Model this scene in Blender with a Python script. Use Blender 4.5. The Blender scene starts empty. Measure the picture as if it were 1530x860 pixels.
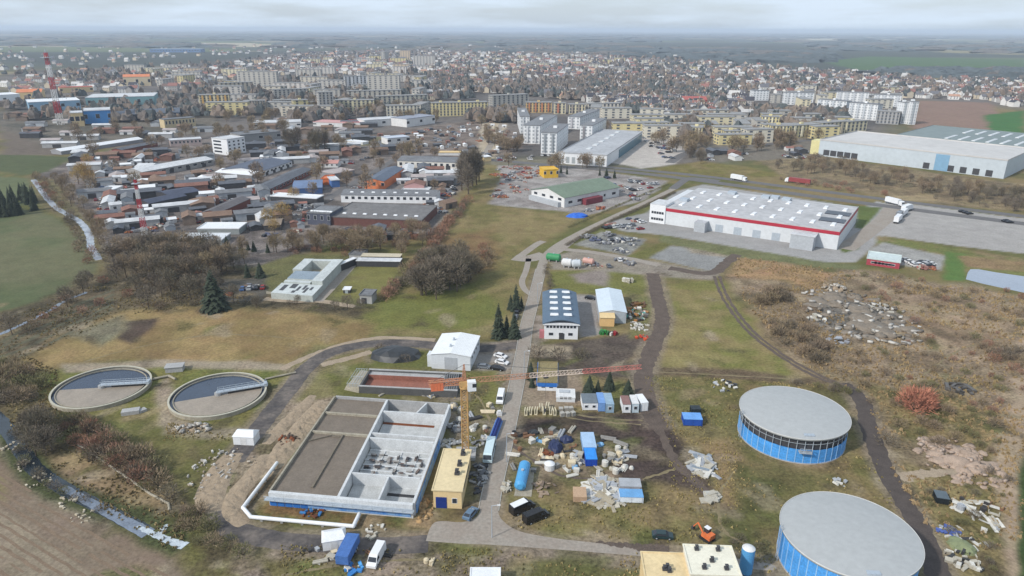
import bpy, bmesh, math, random
import numpy as np
from mathutils import Vector, Matrix
rnd = random.Random(7)
PI = math.pi
scene = bpy.context.scene
COL = scene.collection

# ------------------------------------------------------------------ camera (metres; x right, y ahead, z up)
F_PX, CAM_H = 1050.0, 100.0
PITCH = math.atan((430-43.5)/F_PX); ROLL = math.radians(0.24)
_fw = Vector((0, math.cos(PITCH), -math.sin(PITCH)))
_up0 = Vector((0, math.sin(PITCH), math.cos(PITCH))); _rt0 = Vector((1, 0, 0))
_c, _s = math.cos(ROLL), math.sin(ROLL)
_rt = _c*_rt0 + _s*_up0; _up = -_s*_rt0 + _c*_up0
cam_d = bpy.data.cameras.new('camera'); cam = bpy.data.objects.new('camera', cam_d); COL.objects.link(cam)
cam_d.sensor_width = 36; cam_d.lens = 36*F_PX/1530; cam_d.clip_start = 0.5; cam_d.clip_end = 200000
cam.matrix_world = Matrix(((_rt.x, _up.x, -_fw.x, 0), (_rt.y, _up.y, -_fw.y, 0), (_rt.z, _up.z, -_fw.z, CAM_H), (0, 0, 0, 1)))
scene.camera = cam
def G(px, py, z=0.0):
    """survey: the point at height z seen at a spot of the reference picture"""
    d = _fw + ((px-765)/F_PX)*_rt + ((430-py)/F_PX)*_up
    k = (z-CAM_H)/d.z
    return Vector((k*d.x, k*d.y, z))
def proj(P):
    d = Vector(P)-Vector((0, 0, CAM_H)); zc = d.dot(_fw)
    return 765+F_PX*d.dot(_rt)/zc, 430-F_PX*d.dot(_up)/zc
def Hpx(px, yb, yt):
    p = G(px, yb); lo, hi = 0.0, 99.0
    for _ in range(40):
        m = (lo+hi)/2
        if proj((p.x, p.y, m))[1] > yt: lo = m
        else: hi = m
    return lo

# ------------------------------------------------------------------ materials
def S(r, g, b, k=0.8):
    f = lambda c: (c/255/12.92 if c/255 <= 0.04045 else ((c/255+0.055)/1.055)**2.4)*k
    return (f(r), f(g), f(b), 1)
MATS = {}
def mat(name, col, rough=0.8, var=0.25, scale=0.5, metal=0.0, detail=6, bump=0.0, wave=None, tint=0.0, col2=None, spec=0.3, stain=0.0):
    """procedural surface: base colour broken up by noise at two scales; wave=(scale, axis, amount) ribs; tint varies per object"""
    if name in MATS: return MATS[name]
    m = bpy.data.materials.new(name); m.use_nodes = True; MATS[name] = m
    nt = m.node_tree; N = nt.nodes; L = nt.links
    b = N['Principled BSDF']; b.inputs['Roughness'].default_value = rough; b.inputs['Metallic'].default_value = metal
    b.inputs['Specular IOR Level'].default_value = spec
    tc = N.new('ShaderNodeTexCoord')
    n1 = N.new('ShaderNodeTexNoise'); n1.inputs['Scale'].default_value = scale; n1.inputs['Detail'].default_value = detail
    n1.inputs['Roughness'].default_value = 0.65
    L.new(tc.outputs['Object'], n1.inputs['Vector'])
    n2 = N.new('ShaderNodeTexNoise'); n2.inputs['Scale'].default_value = scale*7; n2.inputs['Detail'].default_value = 3
    L.new(tc.outputs['Object'], n2.inputs['Vector'])
    add = N.new('ShaderNodeMath'); add.operation = 'ADD'; L.new(n1.outputs['Fac'], add.inputs[0]); L.new(n2.outputs['Fac'], add.inputs[1])
    mr = N.new('ShaderNodeMapRange'); mr.inputs['From Min'].default_value = 0.7; mr.inputs['From Max'].default_value = 1.3
    mr.inputs['To Min'].default_value = 1-var; mr.inputs['To Max'].default_value = 1+var; L.new(add.outputs[0], mr.inputs['Value'])
    val = mr.outputs['Result']
    if wave:
        w = N.new('ShaderNodeTexWave'); w.bands_direction = wave[1]; w.inputs['Scale'].default_value = wave[0]
        L.new(tc.outputs['Object'], w.inputs['Vector'])
        wr = N.new('ShaderNodeMapRange'); wr.inputs['To Min'].default_value = 1-wave[2]; wr.inputs['To Max'].default_value = 1
        L.new(w.outputs['Fac'], wr.inputs['Value'])
        mm = N.new('ShaderNodeMath'); mm.operation = 'MULTIPLY'; L.new(val, mm.inputs[0]); L.new(wr.outputs['Result'], mm.inputs[1]); val = mm.outputs[0]
    if tint:
        oi = N.new('ShaderNodeObjectInfo'); tr = N.new('ShaderNodeMapRange')
        tr.inputs['To Min'].default_value = 1-tint; tr.inputs['To Max'].default_value = 1+tint; L.new(oi.outputs['Random'], tr.inputs['Value'])
        mm = N.new('ShaderNodeMath'); mm.operation = 'MULTIPLY'; L.new(val, mm.inputs[0]); L.new(tr.outputs['Result'], mm.inputs[1]); val = mm.outputs[0]
    base = None
    if col2:
        mx = N.new('ShaderNodeMix'); mx.data_type = 'RGBA'; mx.inputs['A'].default_value = col; mx.inputs['B'].default_value = col2
        if tint:
            oi2 = N.new('ShaderNodeObjectInfo'); L.new(oi2.outputs['Random'], mx.inputs['Factor'])
        else:
            r2 = N.new('ShaderNodeMapRange'); r2.inputs['From Min'].default_value = 0.4; r2.inputs['From Max'].default_value = 0.62
            L.new(n1.outputs['Fac'], r2.inputs['Value']); L.new(r2.outputs['Result'], mx.inputs['Factor'])
        base = mx.outputs['Result']
    vm = N.new('ShaderNodeVectorMath'); vm.operation = 'SCALE'
    if base: L.new(base, vm.inputs[0])
    else: vm.inputs[0].default_value = col[:3]
    L.new(val, vm.inputs['Scale']); L.new(vm.outputs['Vector'], b.inputs['Base Color'])
    if bump:
        bp = N.new('ShaderNodeBump'); bp.inputs['Strength'].default_value = min(1, bump); bp.inputs['Distance'].default_value = 0.15
        L.new(add.outputs[0], bp.inputs['Height']); L.new(bp.outputs['Normal'], b.inputs['Normal'])
    return m
concrete = mat('concrete', S(172, 172, 172), 0.85, 0.22, 0.4)
concrete_new = mat('pale_concrete', S(208, 211, 213), 0.85, 0.18, 0.5)
concrete_old = mat('old_concrete', S(165, 158, 142), 0.9, 0.3, 0.6)
glass = mat('window_glass', (0.03, 0.035, 0.045, 1), 0.12, 0.2, 1, spec=0.5)
white_paint = mat('white_paint', S(235, 237, 240), 0.5, 0.1, 0.4)
off_white = mat('off_white', S(222, 222, 222), 0.6, 0.14, 0.3)
white_sheet = mat('white_sheet_metal', S(225, 230, 235), 0.4, 0.1, 0.2, wave=(1.2, 'X', 0.12))
grey_sheet = mat('grey_sheet_metal', S(185, 190, 196), 0.45, 0.12, 0.2, wave=(1.2, 'X', 0.12))
rubber = mat('rubber', (0.02, 0.02, 0.02, 1), 0.8, 0.2, 3)
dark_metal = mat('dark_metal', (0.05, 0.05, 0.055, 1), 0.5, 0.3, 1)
steel = mat('galvanised_steel', S(190, 200, 210), 0.4, 0.15, 1, metal=0.3)
roof_felt = mat('roof_felt', S(120, 122, 126), 0.85, 0.3, 0.12)
roof_pale = mat('pale_roof', S(205, 207, 210), 0.7, 0.22, 0.09)
roof_dark = mat('dark_roof', S(98, 102, 110), 0.8, 0.3, 0.12)
brick_red = mat('red_brick', S(128, 78, 70), 0.85, 0.25, 0.6)
blue_paint = mat('blue_paint', S(50, 115, 195), 0.45, 0.18, 0.6)
navy = mat('navy_paint', S(30, 55, 130), 0.5, 0.2, 0.8)
cream = mat('cream_render', S(226, 200, 152), 0.8, 0.1, 0.3)
orange = mat('orange_paint', S(222, 120, 70), 0.6, 0.2, 0.4)
yellow = mat('yellow_paint', S(225, 180, 60), 0.6, 0.15, 0.4)
red_paint = mat('red_paint', S(180, 45, 55), 0.5, 0.2, 0.5)
brown = mat('brown_rust', S(130, 75, 45), 0.85, 0.35, 0.8)
black_paint = mat('black_paint', (0.012, 0.012, 0.014, 1), 0.25, 0.2, 1, spec=0.5)
wood = mat('weathered_wood', S(175, 150, 120), 0.85, 0.3, 1.5)
SC = {}
def paint(r, g, b):
    k = 'paint_%d_%d_%d' % (r, g, b)
    return mat(k, S(r, g, b), 0.5, 0.18, 0.5)

# ------------------------------------------------------------------ mesh building
class MB:
    def __init__(self): self.v = []; self.f = []; self.m = []
    def quad(self, a, b, c, d, m=0):
        n = len(self.v); self.v += [tuple(a), tuple(b), tuple(c), tuple(d)]; self.f.append((n, n+1, n+2, n+3)); self.m.append(m)
    def tri(self, a, b, c, m=0):
        n = len(self.v); self.v += [tuple(a), tuple(b), tuple(c)]; self.f.append((n, n+1, n+2)); self.m.append(m)
    def hexa(self, p, m=0, mtop=None):
        """p: 8 corners, bottom ccw then top ccw"""
        n = len(self.v); self.v += [tuple(q) for q in p]
        for k, f in enumerate(((3, 2, 1, 0), (4, 5, 6, 7), (0, 1, 5, 4), (1, 2, 6, 5), (2, 3, 7, 6), (3, 0, 4, 7))):
            self.f.append(tuple(n+i for i in f)); self.m.append(mtop if (k == 1 and mtop is not None) else m)
    def box(self, x0, y0, z0, x1, y1, z1, m=0, mtop=None):
        self.hexa([(x0, y0, z0), (x1, y0, z0), (x1, y1, z0), (x0, y1, z0), (x0, y0, z1), (x1, y0, z1), (x1, y1, z1), (x0, y1, z1)], m, mtop)
    def cbox(self, c, sx, sy, sz, ang=0, m=0, tilt=0, mtop=None):
        """box standing on c, turned by ang, optionally tilted about its own x axis"""
        ca, sa = math.cos(ang), math.sin(ang); ct, st = math.cos(tilt), math.sin(tilt)
        p = []
        for z in (0, sz):
            for x, y in ((-sx/2, -sy/2), (sx/2, -sy/2), (sx/2, sy/2), (-sx/2, sy/2)):
                yy, zz = y*ct-z*st, y*st+z*ct
                p.append((c[0]+x*ca-yy*sa, c[1]+x*sa+yy*ca, c[2]+zz))
        self.hexa(p, m, mtop)
    def prism(self, poly, z0, z1, m=0, mtop=None):
        n = len(self.v); k = len(poly)
        self.v += [(x, y, z0) for x, y in poly]+[(x, y, z1) for x, y in poly]
        for i in range(k):
            j = (i+1) % k; self.f.append((n+i, n+j, n+k+j, n+k+i)); self.m.append(m)
        self.f.append(tuple(n+k+i for i in range(k))); self.m.append(m if mtop is None else mtop)
        self.f.append(tuple(n+i for i in reversed(range(k)))); self.m.append(m)
    def profile(self, pts, y0, y1, m=0, inset=None):
        """side outline (x, z) run across y0..y1; inset: outline index -> pulled in by that much on both sides"""
        n = len(self.v); k = len(pts); inset = inset or {}
        self.v += [(x, y0+inset.get(i, 0), z) for i, (x, z) in enumerate(pts)]+[(x, y1-inset.get(i, 0), z) for i, (x, z) in enumerate(pts)]
        for i in range(k):
            j = (i+1) % k; self.f.append((n+i, n+k+i, n+k+j, n+j)); self.m.append(m)
        self.f.append(tuple(n+i for i in range(k))); self.m.append(m)
        self.f.append(tuple(n+k+i for i in reversed(range(k)))); self.m.append(m)
    def tube(self, a, b, r0, r1=None, n=8, m=0, cap=True):
        r1 = r0 if r1 is None else r1
        a, b = Vector(a), Vector(b); d = (b-a)
        if d.length < 1e-6: return
        d.normalize(); u = d.orthogonal().normalized(); w = d.cross(u)
        k = len(self.v)
        for P, r in ((a, r0), (b, r1)):
            for i in range(n):
                t = 2*PI*i/n; self.v.append(tuple(P+r*(math.cos(t)*u+math.sin(t)*w)))
        for i in range(n):
            j = (i+1) % n; self.f.append((k+i, k+j, k+n+j, k+n+i)); self.m.append(m)
        if cap:
            self.f.append(tuple(k+i for i in reversed(range(n)))); self.m.append(m)
            self.f.append(tuple(k+n+i for i in range(n))); self.m.append(m)
    def ring(self, r0, r1, z0, z1, n=64, m=0):
        """upright wall between radii r0 < r1"""
        k = len(self.v)
        for i in range(n):
            t = 2*PI*i/n; c, s = math.cos(t), math.sin(t)
            self.v += [(r0*c, r0*s, z0), (r1*c, r1*s, z0), (r1*c, r1*s, z1), (r0*c, r0*s, z1)]
        for i in range(n):
            a = k+4*i; b = k+4*((i+1) % n)
            for q in range(4):
                r = (q+1) % 4; self.f.append((a+q, b+q, b+r, a+r)); self.m.append(m)
    def disc(self, r, z, n=64, m=0, rise=0.0, rings=6, t0=0, t1=2*PI):
        k = len(self.v); self.v.append((0, 0, z+rise))
        full = abs(t1-t0-2*PI) < 1e-6
        for q in range(1, rings+1):
            rr = r*q/rings
            for i in range(n+1):
                t = t0+(t1-t0)*i/n; self.v.append((rr*math.cos(t), rr*math.sin(t), z+rise*(1-(q/rings)**2)))
        for i in range(n): self.f.append((k, k+1+i, k+2+i)); self.m.append(m)
        for q in range(rings-1):
            a = k+1+q*(n+1); b = a+n+1
            for i in range(n): self.f.append((a+i, b+i, b+i+1, a+i+1)); self.m.append(m)
    def lump(self, c, rx, ry, rz, m=0, n=7, rng=None, flat=True, jit=0.25):
        """uneven mound"""
        rng = rng or rnd; k = len(self.v); rings = 3
        self.v.append((c[0], c[1], c[2]+rz*(1+rng.uniform(-jit, jit))))
        for q in range(1, rings+1):
            a = q/rings*PI/2
            for i in range(n):
                t = 2*PI*i/n+rng.uniform(-.2, .2); j = 1+rng.uniform(-jit, jit)
                self.v.append((c[0]+rx*math.sin(a)*math.cos(t)*j, c[1]+ry*math.sin(a)*math.sin(t)*j, c[2]+(rz*math.cos(a)*j if q < rings else -0.1)))
        for i in range(n): self.f.append((k, k+1+i, k+1+(i+1) % n)); self.m.append(m)
        for q in range(rings-1):
            a = k+1+q*n; b = a+n
            for i in range(n): j = (i+1) % n; self.f.append((a+i, b+i, b+j, a+j)); self.m.append(m)
    def mesh(self, name, mats):
        me = bpy.data.meshes.new(name); me.from_pydata(self.v, [], self.f)
        for q in mats if isinstance(mats, (list, tuple)) else [mats]: me.materials.append(q)
        me.polygons.foreach_set('material_index', self.m); me.update()
        return me
    def build(self, name, mats, parent=None, loc=(0, 0, 0), rot=0.0, smooth=False):
        me = self.mesh(name, mats)
        if smooth: me.polygons.foreach_set('use_smooth', [True]*len(me.polygons))
        return link(name, me, parent, loc, rot)
def link(name, me, parent=None, loc=(0, 0, 0), rot=0.0):
    o = bpy.data.objects.new(name, me); COL.objects.link(o)
    if parent is not None: o.parent = parent
    o.location = loc; o.rotation_euler = (0, 0, rot)
    return o
def tag(o, label, cat, group=None):
    o['label'] = label; o['category'] = cat
    if group: o['group'] = group
    return o
def thing(name, label, cat, loc=(0, 0, 0), rot=0.0, group=None):
    o = bpy.data.objects.new(name, None); COL.objects.link(o); o.empty_display_size = 0.5
    o.location = loc; o.rotation_euler = (0, 0, rot)
    return tag(o, label, cat, group)
def dup(root, loc, rot=0.0, label=None, group=None, scale=None):
    r = root.copy(); COL.objects.link(r); r.location = loc; r.rotation_euler = (0, 0, rot)
    if scale: r.scale = scale if isinstance(scale, tuple) else (scale, scale, scale)
    if label: r['label'] = label
    if group: r['group'] = group
    for ch in list(root.children):
        c = ch.copy(); COL.objects.link(c); c.parent = r
        for g in ch.children:
            d = g.copy(); COL.objects.link(d); d.parent = c
    return r
def remove(root):
    for ch in list(root.children): remove(ch)
    bpy.data.objects.remove(root)
def structure(o): o['kind'] = 'structure'; return o

# landmarks: what a small thing is described by
LM = []
def landmark(x, y, text): LM.append((x, y, text))
def beside(x, y, skip=0):
    """words placing a point by the nearest landmark, as seen from the south"""
    lm = sorted(LM, key=lambda q: (q[0]-x)**2+(q[1]-y)**2)[skip]
    dx, dy = x-lm[0], y-lm[1]
    if abs(dx) > abs(dy): rel = 'to the right of' if dx > 0 else 'to the left of'
    else: rel = 'behind' if dy > 0 else 'in front of'
    return rel+' '+lm[2]

# ------------------------------------------------------------------ world, sun
SUN_AZ, SUN_EL = math.radians(235), math.radians(38)      # compass bearing the light comes from (0 = +y, clockwise)
w = bpy.data.worlds.new('World'); scene.world = w; w.use_nodes = True
nt = w.node_tree; N = nt.nodes; L = nt.links
bg = N['Background']; bg.inputs['Strength'].default_value = 0.09
sky = N.new('ShaderNodeTexSky'); sky.sky_type = 'NISHITA'; sky.sun_disc = False
sky.sun_elevation = SUN_EL; sky.sun_rotation = SUN_AZ; sky.air_density = 1.0; sky.dust_density = 1.5; sky.ozone_density = 1.5
tc = N.new('ShaderNodeTexCoord'); mp = N.new('ShaderNodeMapping'); mp.inputs['Scale'].default_value = (1.2, 1.2, 9)
L.new(tc.outputs['Generated'], mp.inputs['Vector'])
cn = N.new('ShaderNodeTexNoise'); cn.inputs['Scale'].default_value = 3.2; cn.inputs['Detail'].default_value = 8; cn.inputs['Roughness'].default_value = 0.55
L.new(mp.outputs['Vector'], cn.inputs['Vector'])
cr = N.new('ShaderNodeMapRange'); cr.inputs['From Min'].default_value = 0.42; cr.inputs['From Max'].default_value = 0.6
cr.inputs['To Min'].default_value = 0.64; cr.inputs['To Max'].default_value = 1.0; L.new(cn.outputs['Fac'], cr.inputs['Value'])
cm = N.new('ShaderNodeMix'); cm.data_type = 'RGBA'; cm.inputs['B'].default_value = (6.6, 7.7, 8.9, 1)
L.new(cr.outputs['Result'], cm.inputs['Factor']); L.new(sky.outputs['Color'], cm.inputs['A']); L.new(cm.outputs['Result'], bg.inputs['Color'])
sd = bpy.data.lights.new('sun', 'SUN'); sd.energy = 3.1; sd.angle = math.radians(3); sd.color = (1.0, 0.95, 0.88)
so = bpy.data.objects.new('sun', sd); COL.objects.link(so)
sdir = Vector((math.sin(SUN_AZ)*math.cos(SUN_EL), math.cos(SUN_AZ)*math.cos(SUN_EL), math.sin(SUN_EL)))
so.rotation_euler = sdir.to_track_quat('Z', 'Y').to_euler(); so.location = (0, 0, 300)
vs = scene.view_settings; vs.view_transform = 'Standard'; vs.look = 'None'; vs.gamma = 1; vs.use_curve_mapping = False; vs.exposure = 0.3
scene.cycles.use_denoising = True
scene.cycles.max_bounces = 6; scene.cycles.volume_bounces = 1; scene.cycles.transparent_max_bounces = 8
# air: one even closed box of thin haze
HZ = MB(); HZ.box(-64000, -3000, -1, 64000, 64000, 135)
hm = bpy.data.materials.new('air'); hm.use_nodes = True
for n in list(hm.node_tree.nodes):
    if n.type == 'BSDF_PRINCIPLED': hm.node_tree.nodes.remove(n)
pv = hm.node_tree.nodes.new('ShaderNodeVolumePrincipled'); pv.inputs['Color'].default_value = (0.68, 0.78, 0.93, 1); pv.inputs['Density'].default_value = 8.5e-5
pv.inputs['Anisotropy'].default_value = 0.0
hm.node_tree.links.new(pv.outputs['Volume'], hm.node_tree.nodes['Material Output'].inputs['Volume'])
hz = HZ.build('haze', hm); hz['kind'] = 'stuff'
# ------------------------------------------------------------------ ground: one sheet, land cover stored per vertex as base colour
def _h(ix, iy, seed):
    h = (ix*374761393+iy*668265263+seed*1274126177) & 0xffffffff
    h = ((h ^ (h >> 13))*1274126177) & 0xffffffff
    return ((h ^ (h >> 16)) & 0xffff)/65535.0
def vnoise(x, y, seed=0):
    ix = np.floor(x).astype(np.int64); iy = np.floor(y).astype(np.int64); fx = x-ix; fy = y-iy
    fx = fx*fx*(3-2*fx); fy = fy*fy*(3-2*fy)
    a = _h(ix, iy, seed); b = _h(ix+1, iy, seed); c = _h(ix, iy+1, seed); d = _h(ix+1, iy+1, seed)
    return (a*(1-fx)+b*fx)*(1-fy)+(c*(1-fx)+d*fx)*fy
def fbm(x, y, scale, seed=0, octs=4):
    s = 0; a = 0.5; t = 0
    for k in range(octs):
        s = s+a*vnoise(x/scale, y/scale, seed+k*17); t += a; a *= 0.55; scale /= 2.1
    return s/t
def lin(rgb, k=0.8): return np.array(S(*rgb, k)[:3])

rows = [78.0]
while rows[-1] < 62000: rows.append(rows[-1]*1.0068+0.02)
rows = np.array(rows); ncol = 430
u = np.linspace(-1, 1, ncol)
Y = np.repeat(rows[:, None], ncol, 1); X = u[None, :]*(0.86*rows+45)[:, None]
Xf, Yf = X.ravel(), Y.ravel()
# default cover by distance
n1 = fbm(Xf, Yf, 45, 1); n2 = fbm(Xf, Yf, 9, 2); n3 = fbm(Xf, Yf, 3, 3, 2)
def mixc(a, b, t): return a*(1-t[:, None])+b*t[:, None]
def ss(x, a, b): t = np.clip((x-a)/(b-a), 0, 1); return t*t*(3-2*t)
one = np.ones_like(Xf)[:, None]
C = mixc(one*lin((104, 104, 56)), one*lin((140, 122, 80)), ss(n1*0.6+n2*0.4, 0.35, 0.65))
# countryside far off: long fields and woods
fx = np.floor((Xf+2500*fbm(Xf, Yf, 5000, 11, 2))/1400+vnoise(Yf/900, Yf*0, 5)*3); fy = np.floor((Yf+800*fbm(Xf, Yf, 3500, 12, 2))/650)
fr = _h(fx.astype(np.int64), fy.astype(np.int64), 99)
far = np.zeros((len(Xf), 3))
for lo, hi, c in ((0, .3, (96, 102, 90)), (.3, .5, (112, 122, 90)), (.5, .68, (140, 130, 112)), (.68, .84, (104, 116, 84)), (.84, 1.01, (186, 176, 150))):
    far[(fr >= lo) & (fr < hi)] = lin(c)
wood_mask = ss(fbm(Xf/2.6, Yf, 1500, 21, 3), 0.5, 0.56)
far = mixc(far, one*lin((82, 88, 82)), wood_mask)
C = mixc(C, far, ss(Yf, 1500, 2100))
K = 0.35*np.ones_like(Xf)       # how mottled the shader makes it
def cover(pts, rgb, feather=2.0, jit=3.0, rough=0.4, rgb2=None, amount=1.0, world=False, jscale=14, alt=10):
    P = np.array([(q[0], q[1]) for q in (pts if world else [G(*p) for p in pts])])
    m = feather+jit
    sel = np.where((Xf > P[:, 0].min()-m) & (Xf < P[:, 0].max()+m) & (Yf > P[:, 1].min()-m) & (Yf < P[:, 1].max()+m))[0]
    if not len(sel): return
    x, y = Xf[sel], Yf[sel]
    jx = x+jit*2*(fbm(x, y, jscale, 31, 3)-.5); jy = y+jit*2*(fbm(x, y, jscale, 57, 3)-.5)
    ins = np.zeros(len(sel), bool); dist = np.full(len(sel), 1e9)
    for i in range(len(P)):
        a, b = P[i], P[(i+1) % len(P)]
        cond = (a[1] > jy) != (b[1] > jy)
        xi = (b[0]-a[0])*(jy-a[1])/(b[1]-a[1]+1e-12)+a[0]
        ins ^= cond & (jx < xi)
        d = b-a; t = np.clip(((jx-a[0])*d[0]+(jy-a[1])*d[1])/(d@d+1e-9), 0, 1)
        dist = np.minimum(dist, np.hypot(jx-a[0]-t*d[0], jy-a[1]-t*d[1]))
    sd = np.where(ins, dist, -dist)
    al = amount*ss(sd, -feather, feather)
    o = np.ones((len(sel), 1)); c = o*lin(rgb)
    if rgb2 is not None: c = mixc(c, o*lin(rgb2), ss(fbm(x, y, alt, 71, 4), 0.4, 0.62))
    C[sel] = mixc(C[sel], c, al); K[sel] = K[sel]*(1-al)+rough*al
def band(pts, width, rgb, feather=1.2, jit=1.0, **kw):
    """cover along a line of picture points, so many metres wide"""
    P = smooth([G(*p) for p in pts], 6)
    l, r = offset(P, width/2), offset(P, -width/2)
    cover([(q.x, q.y) for q in l]+[(q.x, q.y) for q in reversed(r)], rgb, feather, jit, world=True, **kw)
def smooth(P, k=8, closed=False):
    out = []; n = len(P)
    for i in range(n-1):
        p0, p1, p2, p3 = P[max(i-1, 0)], P[i], P[i+1], P[min(i+2, n-1)]
        for j in range(k):
            t = j/k; t2, t3 = t*t, t*t*t
            out.append(0.5*((2*p1)+(p2-p0)*t+(2*p0-5*p1+4*p2-p3)*t2+(3*p1-p0-3*p2+p3)*t3))
    out.append(P[-1]); return out
def offset(P, d):
    out = []
    for i, p in enumerate(P):
        t = (P[min(i+1, len(P)-1)]-P[max(i-1, 0)]); t.z = 0; t.normalize()
        out.append(Vector((p.x-t.y*d, p.y+t.x*d, p.z)))
    return out

# --- town and far land
cover([(0,178),(0,112),(60,104),(260,98),(430,78),(620,72),(900,80),(1230,112),(1530,128),(1530,165),(1375,150),(1360,198),(1220,206),(1000,242),(740,238),(600,250),(300,228)], (122, 115, 110), 40, 60, 0.5, (100, 96, 94), jscale=150, alt=70)
cover([(1225,92),(1300,84),(1530,89),(1530,107),(1400,111),(1290,105)], (84, 112, 70), 20, 30, 0.15)
cover([(1120,58),(1340,58),(1340,60),(1120,60)], (185, 180, 160), 60, 40, 0.1)
cover([(1420,72),(1530,76),(1530,82),(1400,78)], (150, 140, 105), 40, 60, 0.2)
cover([(60,126),(110,104),(260,97),(300,108),(200,122)], (122, 116, 100), 15, 30, 0.2)
cover([(1360,203),(1372,150),(1480,153),(1510,190),(1480,205)], (146, 118, 102), 6, 6, 0.25)
cover([(1470,172),(1530,165),(1530,207),(1480,196)], (66, 116, 52), 5, 5, 0.15)
cover([(0,234),(0,190),(100,196),(80,222),(210,205),(220,214),(80,232)], (118, 106, 94), 6, 10, 0.4)
cover([(0,168),(300,168),(330,180),(300,200),(210,206),(100,222),(0,196)], (120, 112, 100), 10, 14, .7, (96, 92, 82), jscale=60, alt=30)
# --- industrial quarter
cover([(110,235),(210,214),(480,188),(690,222),(722,238),(700,262),(660,330),(640,352),(480,360),(420,395),(160,392),(95,300),(60,262)], (138, 128, 122), 6, 8, 0.8, (106, 98, 94), jscale=30, alt=12)
cover([(540,202),(740,176),(792,216),(730,240),(600,226)], (140, 126, 116), 6, 12, 0.8, (110, 98, 90), alt=10)
cover([(720,178),(760,178),(738,238),(712,238)], (190, 175, 150), 3, 3, 0.3)
cover([(505,208),(575,204),(580,214),(510,220)], (132, 128, 92), 5, 5, 0.4)
cover([(486,284),(580,262),(660,258),(690,262),(655,318),(640,345),(632,345),(650,305),(500,300)], (135, 128, 124), 3, 3, 0.5)
# --- green wedge and dry meadow
cover([(716,246),(800,242),(760,262),(724,300),(860,328),(800,366),(764,388),(786,404),(772,500),(640,520),(560,505),(545,470),(620,420),(648,352),(696,290)], (120, 112, 64), 3, 4, 0.5, (140, 124, 80), alt=16)
cover([(560,440),(720,420),(760,470),(700,500),(560,495)], (116, 118, 56), 6, 8, 0.45)
cover([(660,350),(740,340),(740,400),(690,420),(640,420)], (128, 104, 66), 5, 7, 0.6)
cover([(180,462),(330,455),(560,474),(560,512),(470,525),(430,548),(250,540),(80,548),(20,522),(130,480)], (156, 132, 84), 4, 6, 0.45, (138, 116, 72), alt=14)
cover([(172,506),(192,480),(240,474),(232,488),(200,512)], (92, 78, 66), 1.5, 2, 0.6)
cover([(100,500),(190,470),(200,480),(150,520)], (128, 122, 98), 3, 4, 0.7)
# --- fields left of the stream
cover([(-20,318),(60,312),(112,342),(132,362),(150,392),(128,420),(60,452),(-30,474)], (96, 106, 70), 2, 2, 0.3, (114, 114, 82), alt=50)
cover([(-20,262),(42,266),(60,306),(-20,310)], (108, 116, 80), 2, 3, 0.2)
cover([(-20,230),(112,234),(70,256),(30,262),(-20,250)], (92, 100, 66), 3, 4, 0.3)
cover([(40,262),(80,268),(132,330),(165,390),(205,420),(160,420),(120,345),(60,305)], (122, 112, 78), 2, 3, 0.6)
cover([(-20,474),(60,452),(160,396),(330,400),(560,410),(560,470),(330,455),(190,462),(120,490),(-20,560)], (112, 98, 74), 4, 6, 0.9, (84, 76, 58), alt=9)
for k in range(5):
    x0 = -30+k*8; band([(x0, 548-k*9), (60, 520-k*10), (170, 460-k*7)], 1.6, (104, 104, 84), 0.8, 0.8)
# --- bottom left: scrub, stream banks, ploughed land
cover([(-20,545),(90,560),(76,606),(140,625),(236,690),(290,770),(270,800),(190,770),(60,700),(-20,640)], (104, 92, 64), 3, 5, 0.9, (84, 80, 52), alt=6)
cover([(126,616),(240,632),(350,650),(330,712),(300,760),(268,745),(225,690)], (104, 102, 54), 2.5, 4, 0.5, (118, 110, 66), alt=7)
cover([(70,690),(120,668),(215,735),(250,752),(240,770),(150,740)], (150, 128, 92), 2, 3, 0.6)
cover([(-60,655),(20,690),(70,735),(160,790),(260,845),(330,905),(-60,905)], (150, 135, 114), 1.5, 2, 0.4, (138, 121, 100), alt=25)
band([(-10,655),(40,706),(95,752),(165,790)], 1.8, (186, 174, 150), 0.8, 1.4, rough=0.9)
for k_ in range(26):
    x0 = -120+k_*16; band([(x0, 668+k_*2.5), (x0+130, 760+k_*2.5), (x0+290, 880+k_*2.5)], .9, (126, 106, 90), .5, .3, rough=.4, amount=.6 if (x0 < 120) else .0)
cover([(-40,700),(10,715),(18,740),(-40,760)], (138, 126, 84), 3, 4, 0.4)
band([(10,640),(48,694),(110,738),(180,775),(270,822)], 7, (78, 84, 50), 1.5, 2, rough=0.9)
cover([(280,800),(340,820),(420,870),(420,905),(330,905),(262,838)], (112, 108, 60), 2, 3, 0.7, (96, 86, 56), alt=5)
# --- treatment works
cover([(420,555),(470,548),(520,560),(505,592),(405,735),(362,782),(318,770),(300,745),(352,672),(400,640)], (164, 146, 124), 2, 3, 0.8, (140, 122, 100), alt=5)
cover([(395,562),(470,515),(520,512),(520,545),(500,588),(440,600)], (128, 120, 76), 2, 2, 0.6)
cover([(480,560),(540,540),(560,590),(500,592)], (112, 112, 56), 1.5, 2, 0.5)
cover([(60,560),(180,535),(420,545),(420,610),(300,650),(220,625),(100,620)], (124, 118, 62), 2, 3, 0.6, (108, 112, 52), alt=6)
cover([(228,575),(252,560),(265,610),(262,640),(238,636)], (160, 144, 122), 1.5, 2, 0.7)
cover([(252,620),(330,640),(380,635),(420,612),(430,640),(330,655),(250,648)], (150, 136, 114), 1.5, 2, 0.7)
cover([(90,544),(250,536),(420,542),(432,552),(250,548),(100,556)], (160, 146, 124), 1.2, 1.5, 0.5)
cover([(330,690),(400,640),(392,730),(372,785),(305,770)], (150, 134, 112), 2, 3, 0.9, (122, 106, 84), alt=4)
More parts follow.
